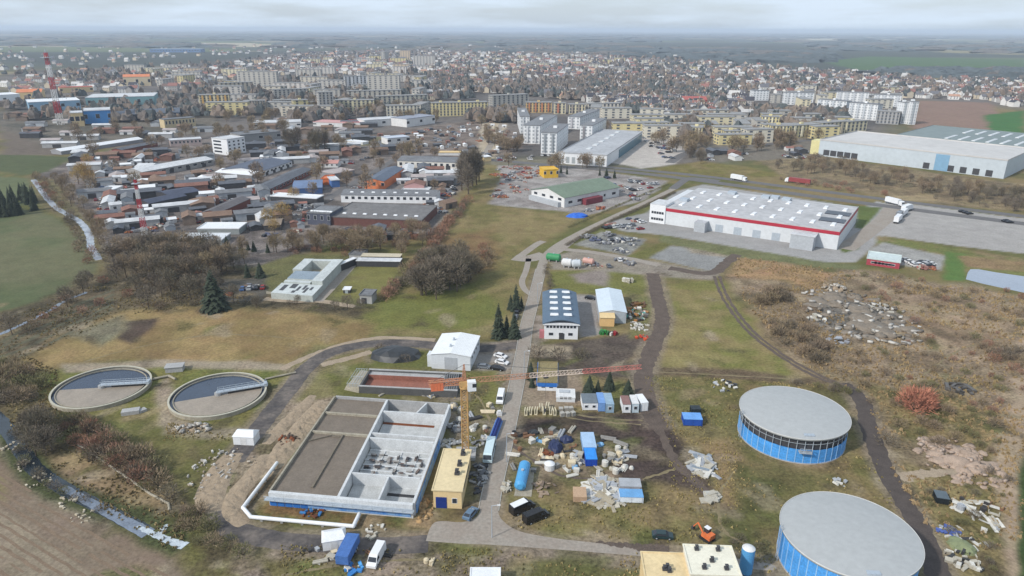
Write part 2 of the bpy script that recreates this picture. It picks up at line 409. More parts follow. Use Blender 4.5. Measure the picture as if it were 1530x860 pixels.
cover([(382,740),(402,748),(540,770),(620,768),(640,762),(640,800),(520,790),(385,780)], (106, 100, 56), 1, 2, 0.7, (130, 100, 60), alt=5)
cover([(618,740),(648,735),(652,790),(610,785)], (170, 142, 104), 1.5, 2, 0.6)
cover([(555,500),(650,505),(650,552),(540,552)], (104, 106, 52), 2, 2, 0.5)
cover([(640,552),(715,552),(770,510),(775,560),(752,640),(735,760),(700,780),(705,680),(660,620)], (138, 126, 108), 2, 3, 0.8, (112, 108, 64), alt=5)
cover([(700,545),(745,545),(745,600),(700,600)], (118, 116, 60), 1.5, 2, 0.5)
cover([(705,515),(790,505),(780,550),(710,552)], (152, 146, 140), 1.2, 1.2, 0.3)
cover([(330,790),(420,812),(640,805),(960,818),(960,905),(420,905),(370,870)], (148, 132, 116), 2, 3, 0.9, (126, 112, 92), alt=4)
cover([(400,830),(520,838),(560,905),(420,905)], (120, 112, 66), 2, 3, 0.7)
cover([(650,810),(745,815),(740,830),(660,828)], (112, 108, 64), 1, 2, 0.5)
cover([(760,845),(900,840),(960,850),(960,905),(700,905)], (108, 106, 60), 2, 3, 0.6)
# --- yards right of the road
cover([(790,540),(980,548),(1010,560),(1060,700),(1090,800),(960,815),(800,795),(745,720),(770,600)], (124, 116, 68), 2.5, 4, 0.6, (138, 120, 80), alt=8)
cover([(760,640),(960,640),(990,700),(960,720),(760,720)], (146, 128, 104), 2, 4, 0.8, (118, 110, 74), alt=4)
cover([(772,622),(830,624),(880,616),(960,612),(964,560),(986,560),(1008,640),(1044,700),(1064,745),(1040,735),(985,718),(930,712),(915,680),(930,664),(890,650),(790,652),(768,650)], (88, 74, 67), 2, 3, 0.7, (76, 65, 60), alt=6)
cover([(775,560),(870,560),(870,605),(778,612)], (152, 134, 112), 1.5, 2, 0.5)
cover([(940,540),(985,530),(985,565),(900,565),(800,548),(790,520),(880,505),(990,490)], (102, 90, 80), 2, 3, 0.7, (88, 78, 70), alt=5)
cover([(795,515),(850,518),(855,536),(790,532)], (168, 152, 128), 1.2, 2, 0.4)
cover([(790,470),(812,470),(818,508),(790,520)], (160, 148, 138), 1, 1, 0.3)
cover([(850,440),(895,440),(896,500),(866,504)], (158, 152, 148), 0.8, 0.6, 0.3)
cover([(822,405),(965,402),(965,440),(900,440),(822,436)], (118, 118, 58), 2, 2, 0.5)
cover([(852,410),(912,402),(905,428),(862,422)], (142, 130, 122), 2, 2, 0.5)
cover([(935,435),(972,445),(972,500),(940,505)], (122, 118, 72), 1.5, 2, 0.6)
cover([(985,425),(1075,415),(1110,470),(1165,530),(1200,562),(985,556)], (124, 122, 62), 2, 4, 0.45, (142, 128, 80), alt=12)
cover([(960,560),(1230,570),(1110,610),(1080,700),(1010,640),(975,600)], (134, 120, 76), 2, 4, 0.6, (112, 108, 60), alt=7)
cover([(1080,560),(1200,566),(1290,580),(1300,660),(1370,760),(1390,905),(1150,905),(1090,790),(1090,660)], (112, 106, 58), 3, 4, 0.6, (132, 114, 74), alt=8)
cover([(1040,660),(1090,655),(1120,700),(1110,760),(1070,760)], (140, 118, 80), 2, 4, 0.6)
cover([(1180,690),(1240,688),(1230,700),(1195,700)], (160, 135, 100), 1, 2, 0.5)
cover([(1090,690),(1170,700),(1250,715),(1180,740),(1160,800),(1100,770)], (92, 92, 50), 3, 4, .6, (112, 104, 62), alt=6)
cover([(1200,575),(1290,590),(1300,640),(1270,640)], (100, 96, 56), 2, 3, .6)
cover([(1055,760),(1110,760),(1150,850),(1090,830)], (98, 98, 54), 2, 3, 0.5)
cover([(960,548),(1100,550),(1240,566),(1240,574),(1090,566),(960,560)], (108, 92, 70), 1.2, 2, 0.7)
# --- right scrubland
cover([(1090,382),(1240,400),(1420,425),(1600,450),(1600,860),(1420,860),(1340,720),(1290,590),(1190,540),(1110,450),(1075,410)], (152, 132, 106), 4, 8, .8, (128, 110, 86), alt=9)
cover([(1095,382),(1250,405),(1220,432),(1085,412)], (166, 132, 92), 3, 5, 0.6, (148, 122, 86), alt=8)
cover([(1240,430),(1500,460),(1530,520),(1380,520),(1330,470)], (162, 140, 112), 4, 8, 0.6, (142, 120, 94), alt=14)
cover([(1290,570),(1420,590),(1500,640),(1500,720),(1340,650)], (138, 120, 78), 3, 6, 0.8, (104, 98, 56), alt=7)
cover([(1340,690),(1500,720),(1510,905),(1420,905),(1360,760)], (136, 122, 78), 3, 5, 0.8, (116, 104, 60), alt=6)
cover([(1220,445),(1330,455),(1340,490),(1250,500),(1210,470)], (128, 122, 114), 2, 5, 1.0, (96, 90, 80), alt=4)
cover([(1496,640),(1512,600),(1530,480),(1545,480),(1532,640),(1526,905),(1500,905),(1490,720)], (172, 150, 124), 1.5, 2, 0.4)
cover([(1522,700),(1600,600),(1600,905),(1516,905)], (66, 86, 42), 1, 1.5, 0.5)
# --- by the big shed and beyond
cover([(800,370),(1010,285),(1035,290),(860,366),(820,385)], (112, 112, 60), 1.5, 2, 0.5)
cover([(858,365),(900,346),(966,358),(938,382)], (150, 148, 142), 1, 1.2, 0.6, (128, 128, 124), alt=5)
cover([(964,384),(1000,366),(1100,380),(1070,407)], (150, 150, 148), 1, 0.8, 0.4)
cover([(1015,362),(1100,368),(1085,384),(1030,378)], (156, 144, 124), 1.5, 2.5, 0.8)
cover([(930,385),(985,362),(1000,350),(1010,362),(960,392)], (116, 114, 58), 1.5, 2, 0.5)
cover([(820,385),(860,372),(940,384),(1075,408),(1060,418),(880,404),(825,402)], (150, 140, 126), 1.5, 1.5, 0.5)
cover([(900,332),(965,318),(1010,286),(1050,275),(1290,310),(1310,300),(1360,315),(1280,392),(1230,392),(1000,352),(930,345)], (166, 164, 162), 1, 0.8, 0.25)
cover([(1215,302),(1318,310),(1290,342),(1278,340),(1280,315)], (98, 112, 52), 1, 1, 0.3)
cover([(1255,372),(1285,350),(1282,372),(1262,378)], (100, 112, 54), 0.8, 0.8, 0.3)
cover([(990,352),(1240,392),(1290,396),(1280,404),(1100,384),(980,360)], (116, 118, 78), 1.2, 1.5, 0.5)
cover([(1310,352),(1440,372),(1530,386),(1530,430),(1440,400),(1310,366)], (118, 122, 62), 1.5, 2, 0.5, (140, 124, 84), alt=10)
cover([(1325,300),(1560,330),(1560,382),(1420,366),(1305,350)], (172, 168, 164), 1, 0.8, 0.25)
cover([(1300,372),(1320,362),(1412,382),(1405,404),(1300,390)], (164, 162, 158), 1.2, 1, 0.4)
cover([(1412,376),(1445,380),(1440,420),(1410,418)], (92, 122, 54), 1.5, 2, 0.3)
cover([(1430,382),(1530,390),(1530,405),(1450,400)], (146, 122, 84), 1.5, 2.5, 0.6)
cover([(740,246),(830,246),(1000,270),(960,300),(880,320),(730,305),(750,262)], (166, 160, 156), 1.5, 2, 0.6, (148, 140, 136), alt=8)
cover([(978,252),(1050,240),(1120,250),(1180,262),(1100,268),(1000,256)], (136, 120, 74), 3, 5, 0.6, (120, 112, 56), alt=12)
cover([(1130,240),(1230,235),(1530,275),(1560,320),(1330,296),(1180,268)], (142, 124, 92), 3, 6, 0.8, (118, 104, 80), alt=14)
cover([(1330,292),(1400,290),(1400,300),(1330,302)], (160, 140, 104), 2, 3, 0.5)
cover([(900,240),(920,215),(960,200),(1040,205),(1010,245),(960,252)], (192, 184, 176), 2, 4, 0.4)
cover([(730,236),(900,240),(900,252),(735,246)], (130, 124, 104), 1.5, 2, 0.5)
cover([(1010,196),(1260,205),(1225,235),(1130,240),(1030,240)], (128, 120, 108), 4, 6, 0.6)
# pumping station grounds
cover([(386,398),(440,380),(530,380),(610,390),(560,458),(470,448),(388,438)], (110, 108, 66), 2, 2, 0.6)
cover([(500,442),(536,397),(598,398),(560,450)], (126, 122, 64), 1.2, 1.2, 0.4)
cover([(320,420),(400,410),(390,450),(310,450)], (96, 92, 84), 2, 3, 0.5)

for pts_, w_ in (([(640,812),(560,815),(480,812),(410,806),(352,792),(336,776),(332,762)], 9), ([(348,690),(380,648),(408,612),(432,582),(458,550),(490,528),(540,515),(600,512),(650,516),(715,521),(775,515)], 8.5),
                 ([(730,770),(736,730),(747,683),(752,666),(762,620),(772,573),(781,526),(787,486),(797,448),(803,423),(808,402)], 6.5), ([(733,806),(756,806),(800,812),(880,822),(960,830),(1080,838),(1160,850)], 9),
                 ([(975,408),(982,440),(990,480),(975,520),(962,560),(968,600),(985,640)], 9.5), ([(1258,572),(1288,600),(1298,640),(1318,690),(1345,740),(1378,795),(1402,860),(1412,905)], 7.5)):
    band(pts_, w_, (140, 126, 108), 1.2, 1.5, rough=0.7, amount=.75)
# small bare patches, dark and pale flecks all over the rough land near the works
rg = random.Random(5)
for k in range(420):
    px, py = rg.uniform(0, 1530), rg.uniform(395, 870)
    p = G(px, py); q = rg.uniform(.7, 3.2); a = rg.uniform(0, PI)
    c_ = rg.choice(((84, 82, 44), (96, 86, 62), (150, 132, 98), (104, 110, 56), (160, 144, 120), (90, 78, 60)))
    pts_ = []
    for i in range(8):
        t = 2*PI*i/8; u_, v_ = q*rg.uniform(.7, 1.6)*math.cos(t)*1.8, q*rg.uniform(.6, 1.2)*math.sin(t)
        pts_.append((p.x+u_*math.cos(a)-v_*math.sin(a), p.y+u_*math.sin(a)+v_*math.cos(a)))
    if -140+py*.5 > px*2 and py > 660: continue
    cover(pts_, c_, 1.0, 1.0, world=True, rough=.8, amount=rg.uniform(.3, .75), jscale=4)
me = bpy.data.meshes.new('ground')
nr = len(rows)
co = np.stack([Xf, Yf, np.zeros_like(Xf)], 1).astype(np.float32)
i0 = (np.arange(nr-1)[:, None]*ncol+np.arange(ncol-1)[None, :]).ravel()
quads = np.stack([i0, i0+1, i0+ncol+1, i0+ncol], 1).astype(np.int32)
me.vertices.add(len(co)); me.vertices.foreach_set('co', co.ravel())
me.loops.add(quads.size); me.loops.foreach_set('vertex_index', quads.ravel())
me.polygons.add(len(quads)); me.polygons.foreach_set('loop_start', np.arange(0, quads.size, 4, dtype=np.int32))
me.polygons.foreach_set('loop_total', np.full(len(quads), 4, np.int32)); me.update()
ca = me.color_attributes.new('cover', 'FLOAT_COLOR', 'POINT')
ca.data.foreach_set('color', np.concatenate([C, K[:, None]], 1).astype(np.float32).ravel())
gm = bpy.data.materials.new('land_cover'); gm.use_nodes = True
nt = gm.node_tree; N = nt.nodes; L = nt.links; b = N['Principled BSDF']; b.inputs['Roughness'].default_value = 0.95; b.inputs['Specular IOR Level'].default_value = 0.1
at = N.new('ShaderNodeAttribute'); at.attribute_name = 'cover'; tc = N.new('ShaderNodeTexCoord')
def noise(sc, det, ro=0.6):
    n = N.new('ShaderNodeTexNoise'); n.inputs['Scale'].default_value = sc; n.inputs['Detail'].default_value = det; n.inputs['Roughness'].default_value = ro
    L.new(tc.outputs['Object'], n.inputs['Vector']); return n.outputs['Fac']
def math2(op, a, bb):
    n = N.new('ShaderNodeMath'); n.operation = op
    for i, q in enumerate((a, bb)):
        if isinstance(q, (int, float)): n.inputs[i].default_value = q
        else: L.new(q, n.inputs[i])
    return n.outputs[0]
def rng_(v, a, bb, c, d):
    n = N.new('ShaderNodeMapRange'); n.inputs['From Min'].default_value = a; n.inputs['From Max'].default_value = bb
    n.inputs['To Min'].default_value = c; n.inputs['To Max'].default_value = d; L.new(v, n.inputs['Value']); return n.outputs['Result']
fine = noise(1.1, 5, 0.7); mid = noise(0.16, 5, 0.65); big = noise(0.02, 3)
s = math2('ADD', math2('MULTIPLY', rng_(fine, .3, .7, -1, 1), 0.75), math2('MULTIPLY', rng_(mid, .3, .7, -1, 1), 0.42))
s = math2('MULTIPLY', s, at.outputs['Alpha'])
s = math2('ADD', s, math2('MULTIPLY', rng_(big, .3, .7, -1, 1), 0.08))
s = math2('ADD', s, 1.0)
vm = N.new('ShaderNodeVectorMath'); vm.operation = 'SCALE'; L.new(at.outputs['Color'], vm.inputs[0]); L.new(s, vm.inputs['Scale'])
hs = N.new('ShaderNodeHueSaturation'); L.new(vm.outputs['Vector'], hs.inputs['Color']); L.new(rng_(noise(0.09, 4), .3, .7, .488, .512), hs.inputs['Hue'])
hs.inputs['Saturation'].default_value = 0.9; hs.inputs['Value'].default_value = 0.9; L.new(hs.outputs['Color'], b.inputs['Base Color'])
bp = N.new('ShaderNodeBump'); bp.inputs['Distance'].default_value = 0.6; L.new(math2('MULTIPLY', at.outputs['Alpha'], 0.9), bp.inputs['Strength']); L.new(mid, bp.inputs['Height'])
L.new(bp.outputs['Normal'], b.inputs['Normal'])
me.materials.append(gm); structure(link('ground', me))

# ------------------------------------------------------------------ roads, tracks, water as sheets
asphalt = mat('asphalt', S(108, 106, 106), 0.9, 0.22, 0.35)
asphalt_new = mat('dark_asphalt', S(84, 80, 80), 0.9, 0.3, 0.16, col2=S(112, 104, 98))
slab_road = mat('concrete_road', S(164, 156, 146), 0.9, 0.22, 0.2, col2=S(146, 136, 126))
dirt_road = mat('dirt_road', S(98, 86, 78), 0.95, 0.35, 0.4, bump=0.4)
pale_dirt = mat('pale_dirt', S(164, 148, 128), 0.95, 0.3, 0.4, bump=0.4)
gravel_mat = mat('kerb_stone', S(178, 176, 170), 0.9, 0.2, 1)
def ribbon(name, pts, width, m, z, jag=0.0, world=False, k=10, zprof=None):
    P = smooth([Vector(p) for p in pts] if world else [G(*p) for p in pts], k)
    if jag:       # resample so a ragged edge has points to move
        Q = []
        for a, bb in zip(P, P[1:]):
            n = max(1, int((bb-a).length/1.2))
            Q += [a.lerp(bb, i/n) for i in range(n)]
        P = Q+[P[-1]]
    wl = [width if not isinstance(width, (list, tuple)) else width[0]+(width[1]-width[0])*i/(len(P)-1) for i in range(len(P))]
    mb = MB(); prev = None
    for i, p in enumerate(P):
        t = (P[min(i+1, len(P)-1)]-P[max(i-1, 0)]); t.z = 0; t.normalize(); nrm = Vector((-t.y, t.x, 0))
        a = p+nrm*(wl[i]/2+rnd.uniform(-jag, jag)); bb = p-nrm*(wl[i]/2+rnd.uniform(-jag, jag)); a.z = bb.z = z
        if prev: mb.quad(prev[1], bb, a, prev[0])
        prev = (a, bb)
    return structure(mb.build(name, m))
def kerb(pts, d, w=0.25, h=0.12, name='kerb'):
    P = smooth([G(*p) for p in pts], 8); a, bb = offset(P, d), offset(P, d+w); mb = MB()
    for i in range(len(P)-1):
        q = [a[i], a[i+1], bb[i+1], bb[i]]
        mb.hexa([(v.x, v.y, 0.0) for v in q]+[(v.x, v.y, h) for v in q])
    return structure(mb.build(name, gravel_mat))
main_road = [(730,762),(736,730),(747,683),(752,666),(762,620),(772,573),(781,526),(787,486),(797,448),(803,423),(808,402),(822,375),(862,350),(920,322),(965,302),(1010,280)]
ribbon('road', main_road, 4.2, slab_road, 0.03, .06)
kerb(main_road[:-5], 2.15, .2); kerb(main_road[:-5], -2.35, .2)
ap = MB(); P = smooth([G(*q) for q in [(636,808),(650,780),(690,780),(712,772),(722,754),(741,752),(748,774),(775,793),(830,804),(900,812),(985,822),(1080,832),(1150,842),(1150,852),(1060,842),(960,831),(850,822),(740,814),(690,812),(636,808)]], 5)[:-1]
ap.prism([(p.x, p.y) for p in P], 0.0, 0.024); structure(ap.build('road_apron', slab_road))
ribbon('mud_strip', [(1000,822),(960,818),(930,814),(890,810)], (3.0, .6), dirt_road, 0.034, .35)
ribbon('perimeter_road', [(640,812),(560,815),(480,812),(410,806),(352,792),(336,776),(332,762)], 5.2, asphalt_new, 0.018, 0.15)
ribbon('perimeter_road', [(348,690),(380,648),(408,612),(432,582),(458,550),(490,528),(540,515),(600,512),(650,516),(715,521),(775,515)], 5.5, asphalt_new, 0.018, 0.15)
ribbon('dirt_path', [(480,545),(520,535),(555,525)], 3, pale_dirt, 0.012, 0.3)
ribbon('dirt_path', [(420,552),(480,525),(560,505),(650,508)], 2.6, pale_dirt, 0.01, 0.4)
ribbon('gravel_path', [(332,768),(318,740),(335,700),(352,676)], 4.6, pale_dirt, 0.014, 0.4)
ribbon('road', [(770,388),(800,366),(812,360)], 4, slab_road, 0.024)
ribbon('road', [(768,384),(790,386),(815,380)], 9, slab_road, 0.02)
ribbon('path', [(790,386),(786,404),(780,420),(784,432),(794,440)], 2.6, slab_road, 0.02)
ribbon('road', [(862,352),(840,370),(818,384)], 5, slab_road, 0.025)
ribbon('service_road', [(838,372),(880,376),(940,386),(985,396)], 4.5, slab_road, 0.016, 0.2)
ribbon('dirt_track', [(975,408),(982,440),(990,480),(975,520),(962,560),(968,600),(985,640)], 5.4, dirt_road, 0.012, 0.5)
ribbon('dirt_track', [(1000,400),(1060,408),(1085,392),(1102,380)], 5, dirt_road, 0.01, 0.5)
for dx in (-5, 3):
    ribbon('wheel_rut', [(1072+dx,412),(1085+dx,445),(1118+dx,490),(1165+dx,528),(1220+dx*1.3,560),(1262+dx,576)], 1.3, dirt_road, 0.014, 0.25)
ribbon('dirt_track', [(1258,572),(1288,600),(1298,640),(1318,690),(1345,740),(1378,795),(1402,860),(1412,905)], 4.6, mat('dark_dirt', S(84, 76, 72), 0.95, 0.3, 0.4), 0.012, 0.35)
ribbon('dirt_track', [(1345,715),(1380,708),(1430,704),(1470,700)], 3.0, pale_dirt, 0.01, 0.7)
ribbon('wheel_rut', [(985,640),(1010,690),(1040,720),(1068,748)], 2.4, dirt_road, 0.016, 0.5)
ribbon('highway', [(690,236),(760,241),(850,249),(950,258),(1050,270),(1200,291),(1350,311),(1530,334),(1700,356)], 9, asphalt, 0.05)
ribbon('highway', [(860,246),(960,254),(1060,264),(1200,282),(1350,301),(1530,323),(1700,343)], 8, asphalt, 0.055)
ribbon('slip_road', [(1005,282),(1025,268),(1040,266),(1075,270)], 6, asphalt, 0.045)
ribbon('street', [(722,236),(742,200),(752,180)], 6, slab_road, 0.05)
ribbon('street', [(1000,243),(1040,225),(1150,215),(1230,207)], 8, asphalt, 0.05)
ribbon('street', [(488,298),(520,278),(560,256),(600,232)], 6, asphalt, 0.05)
ribbon('driveway', [(474,450),(488,436),(505,418),(522,400),(532,388)], 4.5, slab_road, 0.02)
ribbon('driveway', [(395,446),(440,450),(480,450),(530,458)], 3.2, pale_dirt, 0.015, 0.3)
ribbon('car_park', [(1262,372),(1290,352),(1318,330),(1335,308)], 9, slab_road, 0.02)

trodden = mat('trodden_grass', S(132, 120, 92), .95, .3, .5)
for pts_, w_ in (([(640,560),(690,580),(720,600),(735,640)], .7), ([(820,610),(880,622),(960,628)], .9), ([(818,616),(878,628),(958,634)], .9), ([(760,660),(800,690),(850,712),(960,716)], 1.0),
                 ([(960,716),(1010,700),(1040,690)], .9), ([(1100,700),(1075,740),(1080,790),(1120,815)], .8), ([(420,860),(520,842),(640,835)], .9), ([(985,556),(1080,560),(1180,566)], .8),
                 ([(100,548),(200,520),(320,500),(440,505)], .7), ([(1380,560),(1440,520),(1530,500)], .9), ([(1240,430),(1330,450),(1430,470),(1530,478)], .9)):
    ribbon('worn_path', pts_, w_*.75, trodden if w_ < .95 else dirt_road, 0.008, .3)
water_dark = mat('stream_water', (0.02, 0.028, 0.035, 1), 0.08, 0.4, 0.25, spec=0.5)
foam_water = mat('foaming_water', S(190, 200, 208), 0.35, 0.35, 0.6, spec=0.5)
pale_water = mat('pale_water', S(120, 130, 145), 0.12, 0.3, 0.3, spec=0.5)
ribbon('stream_water', [(-20,610),(18,650),(48,695),(80,720),(120,743),(170,768),(215,792)], (4.0, 3.2), water_dark, 0.02, 0.15)
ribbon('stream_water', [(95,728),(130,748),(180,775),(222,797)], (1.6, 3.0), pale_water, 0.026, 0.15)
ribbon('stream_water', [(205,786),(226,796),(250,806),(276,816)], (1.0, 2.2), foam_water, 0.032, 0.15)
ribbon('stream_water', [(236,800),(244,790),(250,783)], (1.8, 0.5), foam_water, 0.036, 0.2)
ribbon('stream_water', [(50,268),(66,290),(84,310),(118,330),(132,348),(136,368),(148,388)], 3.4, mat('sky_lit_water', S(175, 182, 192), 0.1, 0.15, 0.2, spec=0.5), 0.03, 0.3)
ribbon('ditch_water', [(-20,508),(30,486),(70,466),(100,448),(130,436)], 1.6, pale_water, 0.02, 0.4)
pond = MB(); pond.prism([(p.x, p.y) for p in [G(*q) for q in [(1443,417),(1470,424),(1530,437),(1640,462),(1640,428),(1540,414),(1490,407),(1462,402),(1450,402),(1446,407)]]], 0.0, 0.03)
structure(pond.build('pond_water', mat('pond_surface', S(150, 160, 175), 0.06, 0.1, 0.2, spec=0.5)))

# plough lines of the field, following its long edge
fld = [(G(*q).x, G(*q).y) for q in [(-60,668),(14,704),(64,750),(150,804),(245,852),(320,905),(-60,905)]]
def _in(x, y):
    r_ = False
    for i in range(len(fld)):
        a, b_ = fld[i], fld[(i+1) % len(fld)]
        if (a[1] > y) != (b_[1] > y) and x < (b_[0]-a[0])*(y-a[1])/(b_[1]-a[1])+a[0]: r_ = not r_
    return r_
p0, p1 = G(0, 735), G(250, 880); d_ = (p1-p0).normalized(); n_ = Vector((-d_.y, d_.x, 0)); mb = MB()
for k in range(-30, 24):
    o_ = k*1.9+rnd.uniform(-.3, .3); prev = None; w_ = rnd.uniform(.18, .42)
    for i in range(-40, 70):
        p = p0+d_*i*1.5+n_*(o_+rnd.uniform(-.12, .12))
        if not _in(p.x, p.y) or rnd.random() < .05: prev = None; continue
        if prev is not None: mb.quad((prev.x+n_.x*w_, prev.y+n_.y*w_, .012), (prev.x-n_.x*w_, prev.y-n_.y*w_, .012), (p.x-n_.x*w_, p.y-n_.y*w_, .012), (p.x+n_.x*w_, p.y+n_.y*w_, .012))
        prev = p
structure(mb.build('field_furrows', mat('furrow_soil', S(128, 110, 92), .95, .3, .4)))
# ------------------------------------------------------------------ local frames for buildings placed by survey points
class Frame:
    def __init__(s, bl, br, z=0.0):
        s.a = G(bl[0], bl[1], z); s.b = G(br[0], br[1], z); s.a.z = s.b.z = 0
        d = s.b-s.a; s.L = d.length; s.ang = math.atan2(d.y, d.x); s.c, s.s = d.x/s.L, d.y/s.L
    def loc(s, px, py, z=0.0):
        p = G(px, py, z)-s.a; return (p.x*s.c+p.y*s.s, -p.x*s.s+p.y*s.c)
    def world(s, x, y, z=0.0): return Vector((s.a.x+x*s.c-y*s.s, s.a.y+x*s.s+y*s.c, z))
def windows(parent, xs, z0, z1, w, side='front', L=0, D=0, frame=None, pane=None, name='window'):
    """each window its own mesh: frame slab with an inset pane, standing 4 cm proud of its wall"""
    me = {}
    for x in xs:
        k = (side, round(w, 2), round(z1-z0, 2))
        if k not in me:
            mb = MB(); mb.box(-w/2, -0.05, 0, w/2, 0.02, z1-z0, 0); m2 = MB(); m2.box(-w/2+0.1, -0.08, 0.1, w/2-0.1, -0.052, z1-z0-0.1, 0)
            me[k] = (mb.mesh(name, frame or white_paint), m2.mesh('pane', pane or glass))
        if side == 'front': loc, r = (x, 0, z0), 0
        elif side == 'right': loc, r = (L, x, z0), PI/2
        elif side == 'left': loc, r = (0, x, z0), -PI/2
        else: loc, r = (x, D, z0), PI
        o = link(name, me[k][0], parent, loc, r); link('pane', me[k][1], o)
def door(parent, x, w, h, m, side='front', L=0, name='door'):
    mb = MB(); mb.box(-w/2, -0.1, 0, w/2, 0.02, h); 
    loc, r = ((x, 0, 0), 0) if side == 'front' else ((L, x, 0), PI/2) if side == 'right' else ((0, x, 0), -PI/2)
    return mb.build(name, m, parent, loc, r)
def hall(name, label, cat, bl, br, topy, back=None, backg=None, D=None, H=None, wall=off_white, roofm=roof_pale, kind='flat', rise=1.2, group=None,
         win=None, short=None, parapet=0.35, eave=0.25, extra=None):
    """a building over a rectangular footprint: wall, roof, then windows/doors by the caller; returns (root, frame, L, D, H)"""
    f = Frame(bl, br)
    H = H or Hpx(bl[0], bl[1], topy)
    if D is None: D = (f.loc(*back, H) if back else f.loc(*backg))[1]
    D = abs(D); L_ = f.L
    r = thing(name, label, cat, f.a, f.ang, group)
    mb = MB(); mb.box(0, 0, 0, L_, D, H); 
    if kind == 'gx':      # ridge along the front
        mb.hexa([(0, 0, H), (L_, 0, H), (L_, D, H), (0, D, H), (0, D/2-.01, H+rise), (L_, D/2-.01, H+rise), (L_, D/2+.01, H+rise), (0, D/2+.01, H+rise)])
    if kind == 'gy':
        mb.hexa([(0, 0, H), (L_, 0, H), (L_, D, H), (0, D, H), (L_/2-.01, 0, H+rise), (L_/2+.01, 0, H+rise), (L_/2+.01, D, H+rise), (L_/2-.01, D, H+rise)])
    mb.build('wall', wall, r)
    rb = MB(); e = eave; t = 0.18
    if kind == 'flat':
        rb.box(-e, -e, H+.002, L_+e, D+e, H+t, 0)
        for b_ in ((-e, -e, L_+e, -e+.25), (-e, D+e-.25, L_+e, D+e), (-e, -e+.25, -e+.25, D+e-.25), (L_+e-.25, -e+.25, L_+e, D+e-.25)):
            rb.box(b_[0], b_[1], H+t, b_[2], b_[3], H+t+parapet, 0)
    elif kind == 'gx':
        sl = rise/(D/2)
        for s_ in (0, 1):
            y0, y1 = (-e, D/2) if s_ == 0 else (D+e, D/2)
            za = H-e*sl+.03; zb = H+rise+.03
            pts = [(-e, y0, za), (L_+e, y0, za), (L_+e, y1, zb), (-e, y1, zb)]
            if s_: pts = [pts[1], pts[0], pts[3], pts[2]]
            rb.hexa(pts+[(p[0], p[1], p[2]+t) for p in pts])
    elif kind == 'gy':
        sl = rise/(L_/2)
        for s_ in (0, 1):
            x0, x1 = (-e, L_/2) if s_ == 0 else (L_+e, L_/2)
            za = H-e*sl+.03; zb = H+rise+.03
            pts = [(x0, -e, za), (x1, -e, zb), (x1, D+e, zb), (x0, D+e, za)]
            if s_: pts = [pts[1], pts[0], pts[3], pts[2]]
            rb.hexa(pts+[(p[0], p[1], p[2]+t) for p in pts])
    elif kind == 'barrel':
        n = 10; pp = []
        for i in range(n+1):
            q = i/n; pp.append((-e+(L_+2*e)*q, H+rise*math.sin(PI*(0.08+0.84*q))-rise*math.sin(PI*.08)+.02))
        for (xa, za), (xb, zb) in zip(pp, pp[1:]):
            rb.hexa([(xa, -e, za-.25), (xb, -e, zb-.25), (xb, D+e, zb-.25), (xa, D+e, za-.25), (xa, -e, za), (xb, -e, zb), (xb, D+e, zb), (xa, D+e, za)])
    rb.build('roof', roofm, r)
    c = f.world(L_/2, D/2); landmark(c.x, c.y, short or 'the '+' '.join(label.split()[:4]))
    r['_d'] = 0; del r['_d']
    return r, f, L_, D, H
def roof_of(parent): return next((c for c in parent.children if c.name.split('.')[0] == 'roof'), parent)
def vents(parent, pts, H, m=dark_metal, s=0.7, name='roof_vent'):
    parent = roof_of(parent)
    mb = MB(); mb.box(-s/2, -s/2, 0, s/2, s/2, 0.5*s); mb.tube((0, 0, 0.5*s), (0, 0, 1.1*s), s*.28, n=8); mb.box(-s*.4, -s*.4, 1.1*s, s*.4, s*.4, 1.2*s)
    me = mb.mesh(name, m)
    for x, y in pts: link(name, me, parent, (x, y, H))
def skylights(parent, pts, H, w, d, m=None, name='skylight'):
    parent = roof_of(parent)
    mb = MB(); mb.hexa([(-w/2, -d/2, 0), (w/2, -d/2, 0), (w/2, d/2, 0), (-w/2, d/2, 0), (-w/2+.2, -d/2+.2, .45), (w/2-.2, -d/2+.2, .45), (w/2-.2, d/2-.2, .45), (-w/2+.2, d/2-.2, .45)])
    me = mb.mesh(name, m or white_paint)
    for p in pts:
        link(name, me, parent, (p[0], p[1], p[2] if len(p) > 2 else H))
frange = lambda a, b, n: [a+(b-a)*i/(n-1) for i in range(n)] if n > 1 else [(a+b)/2]

